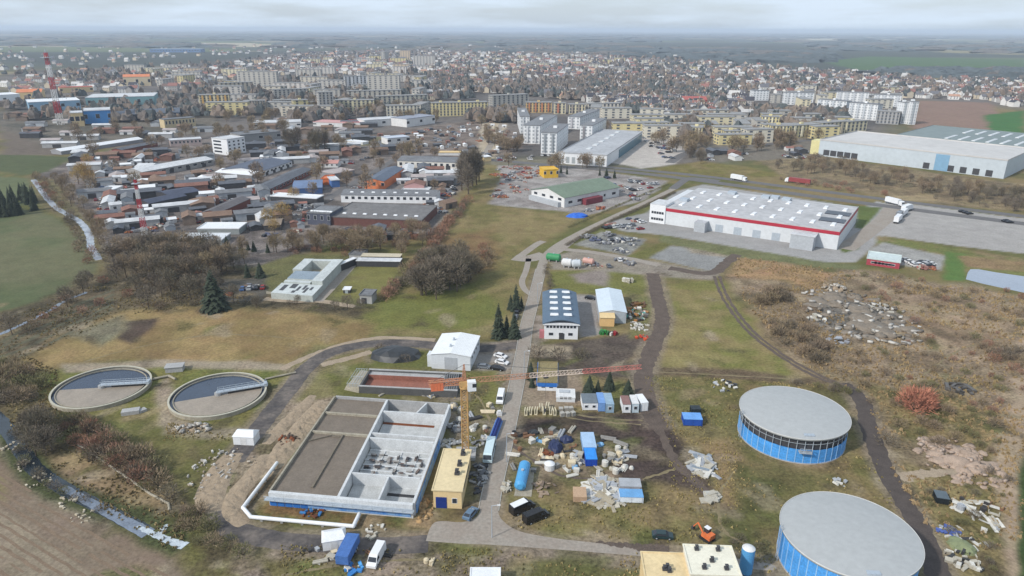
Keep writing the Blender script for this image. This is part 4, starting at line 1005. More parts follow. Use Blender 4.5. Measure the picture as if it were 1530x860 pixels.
# ------------------------------------------------------------------ vehicles
def slab(mb, quad, n, t=.02, m=0):
    q = [Vector(p) for p in quad]; n = Vector(n).normalized()*t
    mb.hexa([tuple(p) for p in q]+[tuple(p+n) for p in q], m)
def wheel_mesh(r=.33, w=.22):
    mb = MB(); mb.tube((0, -w/2, 0), (0, w/2, 0), r, n=12, m=0); mb.tube((0, -w/2-.01, 0), (0, w/2+.01, 0), r*.55, n=8, m=1)
    return mb.mesh('wheel', [rubber, steel])
WH, WHB = wheel_mesh(), wheel_mesh(.5, .3)
def vehicle(name, label, cat, kind, m, loc, rot, group=None):
    r = thing(name, label, cat, loc, rot, group); W = .9; wh = WH
    if kind == 'car':
        pts = [(-2.15, .3), (2.15, .3), (2.2, .7), (1.3, .93), (.6, 1.4), (-1.2, 1.43), (-1.95, 1.0), (-2.2, .9)]; ins = {3: .06, 4: .22, 5: .22, 6: .06, 2: .05, 7: .04}
        ws, rw = (3, 4), (6, 5); side = [(1.1, .97), (.55, 1.33), (-1.15, 1.36), (-1.7, 1.02)]; wx = (1.35, -1.3); wr = .33
    elif kind == 'van':
        W = 1.0; pts = [(-3, .4), (3, .4), (3.05, 1.0), (2.35, 1.25), (1.7, 2.15), (1.2, 2.4), (-2.9, 2.4), (-3, 2.2)]; ins = {3: .04, 4: .12, 5: .16, 6: .12, 7: .05}
        ws, rw = (3, 4), None; side = [(2.1, 1.35), (1.6, 1.95), (.8, 1.98), (.8, 1.35)]; wx = (1.9, -1.9); wr = .36
    elif kind == 'bus':
        W = 1.15; pts = [(-4.2, .4), (4.2, .4), (4.3, 1.2), (3.9, 2.5), (3.6, 2.8), (-4.1, 2.8), (-4.2, 2.6)]; ins = {3: .06, 4: .14, 5: .14, 6: .05}
        ws, rw = (2, 3), None; side = [(3.6, 1.5), (3.4, 2.3), (-3.6, 2.3), (-3.6, 1.5)]; wx = (2.7, -2.6); wr = .45; wh = WHB
    mb = MB(); mb.profile(pts, -W, W, 0, ins); mb.build('body', m, r)
    for q, nm in ((ws, 'windscreen'), (rw, 'rear_window')):
        if not q: continue
        (x0, z0), (x1, z1) = pts[q[0]], pts[q[1]]; i0, i1 = ins.get(q[0], 0)+.1, ins.get(q[1], 0)+.1
        a = Vector((x0, 0, z0)).lerp(Vector((x1, 0, z1)), .08); bb = Vector((x0, 0, z0)).lerp(Vector((x1, 0, z1)), .92)
        mb = MB(); nrm = (z1-z0, 0, -(x1-x0)) if q == ws else (-(z1-z0), 0, x1-x0)
        slab(mb, [(a.x, -W+i0, a.z), (a.x, W-i0, a.z), (bb.x, W-i1, bb.z), (bb.x, -W+i1, bb.z)], nrm); mb.build(nm, glass, r)
    for s_ in (-1, 1):
        mb = MB(); yb, yt = s_*(W-.03), s_*(W-.17 if kind == 'car' else W-.08)
        slab(mb, [(side[0][0], yb, side[0][1]), (side[1][0], yt, side[1][1]), (side[2][0], yt, side[2][1]), (side[3][0], yb, side[3][1])], (0, s_, .2), .035); mb.build('side_window', glass, r)
        for x in wx: link('wheel', wh, r, (x, s_*(W-.08), wr))
    return r
def heading(a, b_):
    p, q = G(*a), G(*b_); d = q-p; return (p+q)/2, math.atan2(d.y, d.x)
def pv(name, label, cat, kind, m, back, front, group=None):
    c, a = heading(back, front); return vehicle(name, label, cat, kind, m, c, a, group)
car_white = mat('car_white', S(235, 236, 238), .3, .05, 1, spec=.5); car_grey = mat('car_grey', S(120, 125, 132), .3, .1, 1, spec=.5)
pv('van', 'long white van parked below the dark perimeter road, nose towards the viewer', 'van', 'van', car_white, (571, 820), (554, 852))
pv('van', 'white van standing on the left verge of the plant road below the crane jib', 'van', 'van', car_white, (750, 589), (746, 606))
pv('minibus', 'pale blue white minibus on the left verge of the plant road beside the crane foot', 'minibus', 'bus', mat('ice_blue', S(205, 225, 232), .35, .06, 1, spec=.5), (734, 668), (729, 690))
pv('car', 'white car parked behind the others beside the white gabled hall', 'car', 'car', car_white, (738, 531), (758, 536))
pv('car', 'white car parked beside the plant road, in front of another white car', 'car', 'car', car_white, (740, 541), (760, 545))
pv('car', 'dark car parked nose out at the right wall of the white gabled hall', 'car', 'car', black_paint, (736, 551), (750, 553))
pv('car', 'grey car parked right behind the crane cab by the white gabled hall', 'car', 'car', car_grey, (716, 549), (730, 550))
pv('car', 'blue grey car parked on the kerb corner below the cream workshop', 'car', 'car', mat('car_steel_blue', S(100, 125, 150), .3, .1, 1, spec=.5), (698, 776), (708, 764))
r = pv('van', 'black van with a white roof on the verge at the bend of the plant road', 'van', 'van', black_paint, (768, 768), (792, 757))
mb = MB(); mb.box(-2.75, -.85, 2.4, 1.0, .85, 2.5); mb.build('roof_panel', white_paint, r)
pv('van', 'all black van on the grass beside the black van with a white roof', 'van', 'van', black_paint, (786, 782), (815, 770))
pv('car', 'dark green car on the verge of the road left of the pump houses', 'car', 'car', mat('car_dark_green', S(40, 62, 66), .3, .1, 1, spec=.5), (981, 802), (998, 803))
pv('car', 'black car parked between the two dark conifer groups left of the plant road', 'car', 'car', black_paint, (771, 470), (774, 463))
pv('car', 'silver car parked in front of the black one among the dark conifers', 'car', 'car', car_grey, (769, 478), (772, 472))
pv('car', 'dark car parked in the yard between the arched office and the pale storage shed', 'car', 'car', black_paint, (878, 446), (886, 447))

# ------------------------------------------------------------------ containers, tents, tanks, heaps in the yards
def container(name, label, cat, bl, br, topy, D, m, roof=None, door_m=None, win=0, group=None):
    f = Frame(bl, br); H = min(3.2, max(1.6, Hpx(bl[0], bl[1], topy))); r = thing(name, label, cat, f.a, f.ang, group); L_ = f.L
    mb = MB(); mb.box(.05, .05, .12, L_-.05, D-.05, H-.05)
    for i in range(int(D/.5)): mb.box(0, .25+i*.5, .2, L_, .45+i*.5, H-.1)
    mb.build('shell', m, r)
    mb = MB(); mb.box(-.03, -.03, H-.048, L_+.03, D+.03, H+.06); mb.build('roof', roof or m, r)
    mb = MB()
    for x in (0, L_-.12):
        for y in (0, D-.12): mb.box(x, y, 0, x+.12, y+.12, H-.05)
    mb.build('corner_posts', m, r)
    if win:
        windows(r, [L_*(i+.5)/win for i in range(win)], H*.38, H*.75, min(1.0, L_/win*.6), frame=white_paint)
    else:
        for s_ in (0, 1):
            mb = MB(); mb.box(L_*(.06+.45*s_), -.06, .2, L_*(.49+.45*s_), .03, H-.15); mb.build('door', door_m or m, r)
    landmark(f.world(L_/2, D/2).x, f.world(L_/2, D/2).y, 'the '+' '.join(label.split()[:3]))
    return r
pb = lambda *c: paint(*c)
container('site_cabin', 'white fronted cabin with two windows and a slate grey roof, leftmost in its row', 'cabin', (870, 613), (893, 613), 602, 5.5, white_paint, pb(112, 122, 130), win=2)
container('site_cabin', 'narrow blue cabin between the white fronted and the blue grey one', 'cabin', (894, 615), (904, 615), 602, 6, pb(120, 160, 215))
container('site_cabin', 'blue grey cabin at the right end of the blue and white cabin row', 'cabin', (905, 617), (917, 617), 604, 6.5, pb(150, 175, 195), win=1)
container('site_cabin', 'white fronted cabin with a red brown roof left of two paler cabins', 'cabin', (930, 617), (942, 617), 604, 5, white_paint, pb(140, 105, 100), win=1)
container('site_cabin', 'pale grey blue cabin squeezed between a red brown and a white roof', 'cabin', (944, 617), (954, 617), 603, 5, pb(195, 210, 220), off_white, win=1)
container('site_cabin', 'plain white cabin beside the muddy track, last of its row', 'cabin', (957, 615), (968, 614), 602, 5, white_paint)
container('container', 'bright blue container standing alone in the grass left of the farther blue tank', 'container', (1021, 636), (1049, 637), 626, 3.6, pb(40, 85, 175), pb(110, 165, 230))
container('container', 'bright blue container in the junk yard in front of a pale blue one', 'container', (875, 697), (892, 697), 686, 5.0, pb(25, 70, 170), pb(50, 145, 235))
container('container', 'pale blue container in the junk yard behind a bright blue one', 'container', (871, 678), (891, 678), 668, 7.0, pb(150, 185, 225), pb(170, 198, 228))
container('container', 'grey roofed long container in the grass, behind a blue white one', 'container', (926, 735), (958, 736), 729, 3.2, pb(165, 165, 170), pb(170, 174, 180))
container('container', 'blue white roofed long container beside the heap of white boards', 'container', (926, 751), (961, 752), 743, 3.0, pb(225, 232, 240), pb(110, 165, 215))
container('skip', 'small dark skip behind the lone bright blue container', 'skip', (1033, 619), (1047, 619), 614, 2.2, pb(45, 55, 60))
container('container', 'black container alone beside the dirt track at the right', 'container', (1398, 752), (1417, 755), 744, 3.0, pb(34, 40, 44), pb(92, 104, 112))
def tent(label, p, w_, d_, h_, rot, m=white_paint):
    r = thing('tent', label, 'tent', G(*p), rot); mb = MB()
    mb.box(-w_/2, -d_/2, 0, w_/2, d_/2, h_*.7); mb.build('side_wall', m, r)
    mb = MB(); e = .15
    mb.hexa([(-w_/2-e, -d_/2-e, h_*.7+.01), (w_/2+e, -d_/2-e, h_*.7+.01), (w_/2+e, d_/2+e, h_*.7+.01), (-w_/2-e, d_/2+e, h_*.7+.01), (-w_/2+.5, -.15, h_), (w_/2-.5, -.15, h_), (w_/2-.5, .15, h_), (-w_/2+.5, .15, h_)])
    mb.build('canopy', m, r)
    mb = MB(); mb.box(-w_*.15, -d_/2-.05, 0, w_*.15, -d_/2+.01, h_*.6); mb.build('flap', off_white, r)
    return r
tent('white tent standing across the dark perimeter road beside a blue covered trailer', (500, 812), 4.6, 3.6, 3.2, .25)
tent('white tent on the gravel where the dark road ends, near the settling tanks', (369, 659), 5.4, 3.6, 3.4, -.08)
# blue covered trailer and bits around it
c, a = heading((528, 816), (513, 846)); r = thing('trailer', 'trailer under a faded blue tarpaulin beside the white tent and the long white van', 'trailer', c, a)
mb = MB(); mb.profile([(-3.4, .9), (3.4, .9), (3.4, 2.9), (0, 3.05), (-3.4, 2.9)], -1.3, 1.3); mb.build('tarpaulin', mat('blue_tarpaulin', S(75, 115, 180), .6, .25, 1, bump=.4), r)
mb = MB(); mb.box(-3.4, -1.2, .6, 3.4, 1.2, .88); mb.build('chassis', dark_metal, r)
for x in (-2, -1, 2.2):
    for y in (-1.1, 1.1): link('wheel', WHB, r, (x, y, .5))
def heap(name, label, cat, p, mats, n, spread, size, seed, flat=.4, long=1.0, group=None, lumps=0, lumpm=None, aspect=1.0):
    """a loose heap: one thing made of many unlike pieces"""
    q = random.Random(seed); mb = MB()
    for i in range(lumps*4):
        t = q.uniform(0, 2*PI); d = spread*.95*math.sqrt(q.random()); k_ = spread*q.uniform(.1, .3)*(1.15-.7*d/spread)
        mb.lump((d*math.cos(t), d*math.sin(t)*aspect, 0), k_*q.uniform(.8, 1.5), k_, (.25+size)*q.uniform(.3, 1.2)*(1.1-.8*d/spread), len(mats), 8, q, True, .35)
    for i in range(n):
        t = q.uniform(0, 2*PI); d = spread*math.sqrt(q.random()); s_ = size*q.uniform(.4, 1.2)
        mb.cbox((d*math.cos(t), d*math.sin(t)*aspect, q.uniform(0, size*.5)*(1-d/spread)+(size*.5*(1-d/spread) if lumps else 0)), s_*long*q.uniform(.7, 1.3), s_*q.uniform(.3, .7), s_*flat, q.uniform(0, PI), q.randrange(len(mats)), q.uniform(-.3, .3))
    o = mb.build(name, list(mats)+([lumpm] if lumpm else []), None, G(*p), 0.0, bool(lumps))
    landmark(o.location.x, o.location.y, 'the '+' '.join(label.split()[:4]))
    return tag(o, label, cat, group)
W1, W2, W3 = pb(212, 209, 201), pb(184, 178, 164), pb(168, 172, 178)
soil = mat('heaped_soil', S(160, 143, 122), .95, .3, .8, bump=.6); soil_p = mat('pinkish_rubble', S(172, 152, 136), .95, .3, .8, bump=.6); soil_d = mat('dark_heaped_soil', S(96, 84, 74), .95, .3, .8, bump=.6)
heap('junk_heap', 'small heap of blue and white plastic sheeting against the blue covered trailer', 'heap', (530, 850), (pb(90, 165, 225), W1, pb(60, 130, 200)), 14, 1.6, 1.3, 1)
heap('junk_heap', 'pair of dropped white slabs left of the blue covered trailer', 'slabs', (495, 836), (W1, W2), 5, 1.3, 1.8, 2, .15)
heap('board_heap', 'big criss cross heap of white boards in the grass right of brown pallets', 'heap', (902, 735), (W1, W2, W3, pb(170, 160, 140)), 120, 4.6, 2.4, 3, .12, 1.6, aspect=1.2)
heap('board_heap', 'grey white heap of slabs in the dry grass right of the muddy yard', 'heap', (1053, 695), (W1, W2, W3, pb(140, 150, 160)), 46, 3.6, 2.0, 4, .15, 1.5, aspect=1.4)
heap('slab_heap', 'low heap of pale broken concrete slabs at the end of the muddy ruts', 'heap', (1062, 744), (pb(190, 188, 180), W2), 16, 2.0, 2.4, 5, .12, 1.1)
heap('rubble_heap', 'pink brown rubble mound at the end of the pale side track', 'rubble', (1432, 688), (pb(178, 160, 146), pb(160, 140, 124)), 60, 9, 1.2, 6, .5, 1, lumps=16, lumpm=soil_p, aspect=1.3)
heap('rubble_heap', 'grey field of dumped concrete and earth in the middle of the brown scrub', 'rubble', (1282, 470), (pb(180, 176, 170), pb(150, 144, 134), pb(204, 200, 192), pb(120, 110, 98)), 130, 19, 1.8, 7, .4, 1.2, lumps=14, lumpm=mat('grey_rubble', S(134, 124, 112), .95, .3, .8, bump=.6), aspect=1.5)
heap('rubble_heap', 'small pale rubble heap behind the big grey rubble field', 'rubble', (1248, 432), (pb(196, 190, 180), pb(170, 160, 146)), 30, 5, 1.6, 8, .4, lumps=4, lumpm=soil, aspect=1.3)
heap('rubble_heap', 'scatter of white blocks on the scrub left of the big grey rubble field', 'blocks', (1218, 476), (W1, W2), 16, 4, 1.5, 9, .4)
heap('rubble_heap', 'pale blocks lying right of the big grey rubble field', 'blocks', (1310, 462), (W1, W2, pb(180, 176, 172)), 26, 6, 1.6, 10, .4)
heap('rubble_heap', 'blue grey slabs dumped below the big grey rubble field', 'blocks', (1252, 509), (pb(170, 176, 186), pb(140, 142, 148)), 16, 4, 1.8, 11, .2)
heap('log_heap', 'dark heap of logs on the scrub right of the red bush', 'heap', (1432, 582), (pb(70, 66, 62), pb(100, 96, 92)), 26, 4, 2.0, 12, .3, 1.6)
heap('junk_heap', 'white and dark junk on the path behind the farther blue tank', 'junk', (1085, 577), (W1, pb(60, 62, 64), W3), 22, 4, 1.2, 13, .4)
heap('junk_heap', 'blue white junk beside the dirt track, behind the olive tarpaulin', 'junk', (1418, 796), (W1, pb(80, 100, 165), W3), 26, 2.4, 1.1, 14, .3)
heap('junk_heap', 'white blocks and dark scraps in front of the olive tarpaulin', 'junk', (1441, 838), (W1, W2, pb(60, 60, 60)), 34, 3.4, 1.3, 15, .5)
heap('pipe_heap', 'long thin white pipes lying in the grass right of the black container', 'pipes', (1462, 764), (W1, W2), 16, 5, 2.2, 16, .06, 2.2)
heap('junk_heap', 'white fragments in the grass between the two blue tanks', 'junk', (1258, 722), (W1, W3), 10, 1.8, 1.0, 17, .4)
def bank(label, pts, w, h, seed, m=soil):
    P = smooth([G(*q) for q in pts], 30); n = 20; mb = MB(); T_ = len(P)-1
    for i, p in enumerate(P):
        t = P[min(i+1, T_)]-P[max(i-1, 0)]; t.z = 0; t.normalize(); e = math.sin(PI*i/T_)**.5
        for k in range(n+1):
            u_ = k/n*2-1; x, y = p.x-t.y*u_*w/2*(.6+.4*e), p.y+t.x*u_*w/2*(.6+.4*e)
            g = float(fbm(np.array([x]), np.array([y]), 2.6, seed, 4)[0]); g2 = float(fbm(np.array([x]), np.array([y]), 1.1, seed+9, 2)[0]); z = max(0, math.cos(u_*PI/2))**.8*h*.55*e*(.1+.9*g+.75*g2-.2)-.05
            mb.v.append((x+(g-.5)*.8, y+(g-.5)*.6, z))
    for i in range(T_):
        for k in range(n): a = i*(n+1)+k; mb.f.append((a, a+n+1, a+n+2, a+1)); mb.m.append(0)
    return tag(mb.build('earth_bank', m, None, (0, 0, 0), 0, False), label, 'earth bank')
bank('long bare earth bank between the dark road and the left wall of the basin', [(487, 598), (462, 628), (432, 664), (404, 700)], 7, 1.5, 3)
bank('lower earth bank along the right kerb of the dark road', [(468, 590), (446, 614), (418, 640), (396, 664)], 4, .8, 5)
bank('curved earth bank outside the bend of the white pipe', [(398, 678), (376, 712), (352, 742), (348, 766), (366, 784)], 5, 1.1, 7)
bank('pale stony bank sloping down to the green lawn, left of the white pipe', [(352, 676), (330, 704), (314, 738), (318, 764)], 7, 1.0, 9)
heap('stone_heap', 'loose pale stones scattered on the stony bank left of the white pipe', 'stones', (336, 708), (pb(190, 178, 162), pb(160, 144, 126)), 40, 8, .6, 19, .5, aspect=1.5)
heap('soil_heap', 'orange brown sand pile between the basin corner and the cream workshop', 'sand pile', (630, 760), (pb(178, 150, 112),), 14, 3.4, .8, 20, .3, lumps=8, lumpm=mat('sand', S(178, 146, 104), .95, .2, .8, bump=.4), aspect=1.4)
heap('soil_heap', 'dark earth heap with brown scraps beside the dark road, left of the basin', 'earth heap', (432, 657), (brown, pb(90, 70, 56)), 18, 2.6, 1.0, 21, .4, lumps=3, lumpm=soil_d)
heap('stone_heap', 'grey stone heap on the bank below the nearer settling tank', 'stones', (290, 640), (pb(190, 186, 178), pb(160, 156, 150)), 50, 5, .9, 22, .6, lumps=4, lumpm=soil, aspect=.5)
heap('stone_heap', 'row of pale stones on the slope where the green lawn meets the earth bank', 'stones', (318, 700), (pb(200, 196, 190), pb(170, 166, 160)), 46, 5.5, .8, 23, .6, aspect=1.6)
heap('rubble_heap', 'line of white stones along the edge of the ploughed field', 'stones', (60, 718), (pb(206, 196, 176), pb(190, 178, 156)), 20, 3, .7, 24, .5)
heap('rubble_heap', 'white stones at the ploughed field edge, nearer the stream bend', 'stones', (98, 752), (pb(206, 196, 176), pb(190, 178, 156)), 16, 2.6, .7, 25, .5)
for px_, py_, t_ in ((14, 668, 'farthest up the ploughed field edge'), (36, 696, 'beside the tall brush on the ploughed field edge'), (124, 772, 'nearest the foaming water on the ploughed field edge')):
    heap('rubble_heap', 'line of small pale stones, '+t_, 'stones', (px_, py_), (pb(206, 196, 176), pb(190, 178, 156)), 14, 2.4, .7, px_, .5)
heap('junk_heap', 'rusty brown sheets and blue barrels at the foot of the front basin wall', 'junk', (468, 764), (brown, pb(70, 130, 190), pb(110, 70, 50)), 22, 2.4, 1.1, 26, .4)
heap('junk_heap', 'white blocks on the verge in front of the sand pile', 'junk', (560, 795), (W1, W2), 12, 2.4, 1.0, 27, .4)
heap('junk_heap', 'grey building scraps beside the right wall of the basin', 'junk', (676, 640), (pb(190, 190, 190), pb(120, 120, 120), pb(90, 92, 96)), 30, 3.2, 1.3, 28, .3, 1.3)
heap('junk_heap', 'grey boards leaning at the right wall of the basin near the crane', 'junk', (672, 662), (pb(200, 200, 198), pb(140, 140, 140), W2), 22, 2.6, 1.5, 29, .2, 1.3)
heap('junk_heap', 'white crates and scraps on the verge behind the pale minibus', 'junk', (728, 655), (W1, W3), 12, 1.2, 1.2, 30, .5)
heap('junk_heap', 'dark pipes and scraps along the strip right of the cream workshop', 'junk', (716, 712), (pb(90, 92, 96), pb(150, 150, 150), pb(60, 60, 64)), 46, 2.2, 1.2, 31, .3, 1.4, aspect=3)
heap('junk_heap', 'grey scraps behind the cream workshop near the crane foot', 'junk', (706, 662), (pb(150, 150, 150), W2, pb(110, 110, 112)), 26, 3, 1.1, 32, .3)
heap('junk_heap', 'white bags on the verge left of the blue horizontal tank', 'bags', (757, 728), (W1, W2), 14, 1.1, 1.0, 33, .7, aspect=2.2)
heap('junk_heap', 'scrap machinery in many colours right of the pale storage shed', 'scrap', (950, 470), (W1, pb(80, 150, 140), pb(120, 116, 112), pb(70, 66, 62), pb(170, 120, 70)), 60, 5, 1.5, 34, .5, aspect=1.3)
heap('junk_heap', 'rusty brown timber heap behind the scrap machinery', 'timber', (954, 455), (pb(130, 92, 50), pb(100, 70, 40)), 20, 3.2, 1.5, 35, .3, 1.6)
heap('junk_heap', 'pale scrap heap in front of the scrap machinery, near the muddy track', 'scrap', (955, 488), (W1, W2, pb(150, 146, 140)), 40, 4, 1.2, 36, .3)
heap('junk_heap', 'red and orange scrap at the edge of the muddy track', 'scrap', (959, 504), (pb(205, 85, 50), pb(190, 60, 40)), 12, 2.2, 1.2, 37, .5)
heap('junk_heap', 'green machine parts in front of the ochre annex', 'scrap', (902, 498), (pb(60, 150, 70), pb(50, 110, 60)), 12, 1.6, 1.3, 38, .8)
heap('junk_heap', 'red and white machine parts in front of the pale storage shed', 'scrap', (916, 499), (pb(150, 40, 45), W1, pb(40, 40, 40)), 10, 1.3, 1.2, 39, .8)
heap('junk_heap', 'white boulder pile alone on the grass behind the pale storage shed', 'boulders', (939, 421), (W2, W1), 9, 1.8, 1.8, 40, .8)
heap('junk_heap', 'dark boards scattered in the brown yard below the blue tank pad', 'boards', (815, 730), (pb(160, 140, 120), pb(120, 104, 90)), 26, 3, 1.2, 41, .15, 1.3)
heap('junk_heap', 'rust brown sheets between the navy tarpaulins and the white cistern', 'scrap', (820, 680), (brown, pb(120, 66, 34)), 16, 2.2, 1.8, 42, .12)
def tarp(label, p, w_, d_, h_, rot, m):
    mb = MB(); mb.lump((0, 0, 0), w_/2, d_/2, h_, n=14, jit=.16); return tag(mb.build('tarpaulin', m, None, G(*p), rot), label, 'tarpaulin')
navy_t = mat('navy_tarpaulin', S(45, 55, 90), .5, .3, 1, bump=.4)
tarp('navy tarpaulin over a heap left of the pale blue container', (830, 668), 3.6, 5.5, 1.8, .1, navy_t)
tarp('smaller navy tarpaulin between the first one and the pale blue container', (846, 658), 3.6, 3.0, 1.4, .4, navy_t)
tarp('black tarpaulin mound in the mud behind the navy tarpaulins', (797, 647), 3.4, 2.4, 1.0, .1, black_sheet)
tarp('olive green tarpaulin over junk at the far right beside the dirt track', (1438, 818), 4.6, 6.0, 1.2, .5, mat('olive_tarpaulin', S(132, 140, 105), .7, .2, 1, bump=.3))
# horizontal tanks
def htank(name, label, a, b_, R, m, z=0.0, cat='tank'):
    p, q = G(*a), G(*b_); c = (p+q)/2; d = q-p; r = thing(name, label, cat, c, math.atan2(d.y, d.x)); L_ = d.length/2
    mb = MB(); mb.tube((-L_, 0, R+z+.3), (L_, 0, R+z+.3), R, n=20)
    for s_ in (-1, 1): mb.tube((s_*L_, 0, R+z+.3), (s_*(L_+R*.35), 0, R+z+.3), R, R*.5, n=20)
    mb.build('shell', m, r, smooth=False)
    for x in (-L_*.6, L_*.6): mb = MB(); mb.box(x-.2, -R*.8, z, x+.2, R*.8, z+R*.6); mb.build('saddle', concrete, r)
    mb = MB(); mb.tube((0, 0, 2*R+z+.25), (0, 0, 2*R+z+.6), .35, n=10); mb.build('hatch', steel, r)
    landmark(c.x, c.y, 'the '+' '.join(label.split()[:3])); return r
pad = MB(); P = [G(*q) for q in ((768, 741), (794, 742), (799, 700), (776, 699))]; pad.prism([(p.x, p.y) for p in P], 0, .12); structure(pad.build('tank_pad_slab', concrete_old))
htank('fuel_tank', 'sky blue horizontal tank on a grey pad beside the plant road', (777, 735), (784, 704), 1.35, mat('sky_blue_tank', S(85, 165, 220), .4, .15, .6), .12)
htank('fuel_tank', 'green horizontal tank in a row of tanks at the road fork', (818, 389), (836, 391), 1.7, mat('tank_green', S(60, 145, 95), .5, .2, .5))
htank('fuel_tank', 'white horizontal tank right of the green one at the road fork', (841, 398), (853, 399), 1.8, off_white)
htank('fuel_tank', 'pale grey horizontal tank between the white and the pink one', (856, 400), (866, 400), 1.8, pb(200, 206, 212))
htank('fuel_tank', 'pink horizontal tank at the right end of the tank row', (872, 394), (886, 396), 1.4, pb(205, 160, 148))
r = thing('cistern', 'round white cistern in the junk yard behind the blue tank pad', 'cistern', G(821, 700)); mb = MB(); mb.tube((0, 0, 0), (0, 0, 1.5), 1.25, n=18); mb.build('shell', off_white, r)
mb = MB(); mb.disc(1.3, 1.51, 18, 0, .5); mb.build('lid', white_paint, r)
# pallets and stacks
r = thing('pallet_stack', 'stack of brown boards on pallets left of the white board heap', 'pallets', G(866, 742), -.04)
for i in range(6):
    mb = MB(); mb.box(-1.5, -1.9, i*.24, 1.5, 1.9, i*.24+.16); mb.build('board_layer', mat('board_brown', S(190, 160, 132), .85, .2, 1.5), r)
mb = MB()
for i in range(5):
    for x in (-1.2, 0, 1.2): mb.box(x-.06, -1.85, i*.24+.161, x+.06, 1.85, i*.24+.239)
mb.build('batten', wood, r)
def wheelbase(): pass
# precast pieces standing in rows
rowp = [(786, 618), (793, 617), (801, 617), (808, 612), (813, 617), (818, 610), (823, 617), (828, 618)]
where = ('first from the plant road', 'second from the plant road', 'third from the plant road', 'in the middle, set back', 'in the middle, set forward', 'set back near the right end', 'second from the right end', 'last at the right end')
blk = MB(); blk.box(-.45, -1.1, 0, -.2, 1.1, 1.5); blk.box(.2, -1.1, 0, .45, 1.1, 1.5); blk.box(-.2, -1.1, 0, .2, 1.1, .25); blk_me = blk.mesh('channel_block', pb(214, 204, 176))
for (px, py), wtxt in zip(rowp, where):
    tag(link('channel_block', blk_me, None, G(px, py), rnd.uniform(-.15, .15)), 'cream precast channel block, '+wtxt+' of its row', 'concrete block', 'precast blocks beside the plant road')
pm = MB()
for i in range(4): pm.box(-.6, -.6, i*.3, .6, .6, i*.3+.2)
pm.box(-.5, -.5, .2, -.4, .5, 1.0); pm.box(.4, -.5, .2, .5, .5, 1.0); pme = pm.mesh('pallet_stack', pb(176, 172, 164))
for i, (px, py, t_) in enumerate(((838, 614, 'far left'), (846, 613, 'far middle'), (853, 613, 'far right'), (840, 621, 'near left'), (848, 621, 'near middle'), (856, 620, 'near right'))):
    tag(link('pallet_stack', pme, None, G(px, py), .1*i), 'grey pallet stack at the %s of the six beside the precast blocks' % t_, 'pallets', 'grey pallet stacks')
# long blue stack on the verge
r = thing('pipe_stack', 'stack of long blue pipes on the left verge of the plant road', 'pipes', G(741, 643), math.radians(80))
for i, (y, z) in enumerate(((-.8, .3), (-.27, .3), (.27, .3), (.8, .3), (-.54, .78), (0, .78), (.54, .78), (-.27, 1.24), (.27, 1.24))):
    mb = MB(); mb.tube((-4.4, y, z), (4.4, y, z), .26, n=8); mb.build('pipe', navy if i % 3 else pb(90, 130, 190), r)
mb = MB(); mb.cbox((0, 0, 0), 1.4, 1.2, .9); mb.cbox((0, 0, .9), 1.0, .9, .5); tag(mb.build('crate', off_white, None, G(746, 620), .2), 'small white crate on the verge between the white van and the blue pipes', 'crate')
# loose pale pieces about the junk yard, each a thing
KIND = {}
def piece(k):
    if k not in KIND:
        mb = MB(); q = random.Random(k)
        if k == 0: mb.box(-.7, -.5, 0, .7, .5, .9); mb.box(-.75, -.55, .9, .75, .55, 1.0)
        elif k == 1:
            for i in range(5): mb.cbox((0, i*.22-.4, .05*i), 2.2+q.uniform(-.4, .4), .16, .12, q.uniform(-.1, .1))
        elif k == 2: mb.tube((0, 0, 0), (0, 0, .95), .65, n=12); mb.tube((0, 0, .95), (0, 0, 1.1), .35, n=10)
        elif k == 3: mb.lump((0, 0, 0), 1.0, .8, .8, n=9, rng=q)
        elif k == 4: mb.box(-1.3, -.45, 0, 1.3, .45, .2); mb.box(-1.3, -.45, .2, -1.1, .45, .8); mb.box(1.1, -.45, .2, 1.3, .45, .8)
        elif k == 5: mb.tube((-1.6, 0, .3), (1.6, 0, .3), .3, n=8); mb.tube((-1.5, .55, .25), (1.4, .6, .25), .25, n=8)
        KIND[k] = mb
    return KIND[k]
PN = (('crate', 'crate'), ('plank_stack', 'planks'), ('drum', 'drum'), ('sack_pile', 'sacks'), ('precast_frame', 'concrete piece'), ('pipe_offcut', 'pipe'))
PC = (('white', W1), ('off white', W2), ('pale grey', W3), ('cream', pb(220, 205, 175)), ('grey', pb(140, 138, 134)), ('dark', pb(62, 60, 60)), ('brown', pb(135, 100, 75)), ('light blue', pb(130, 180, 220)))
q = random.Random(11); PM = {}; used = {}
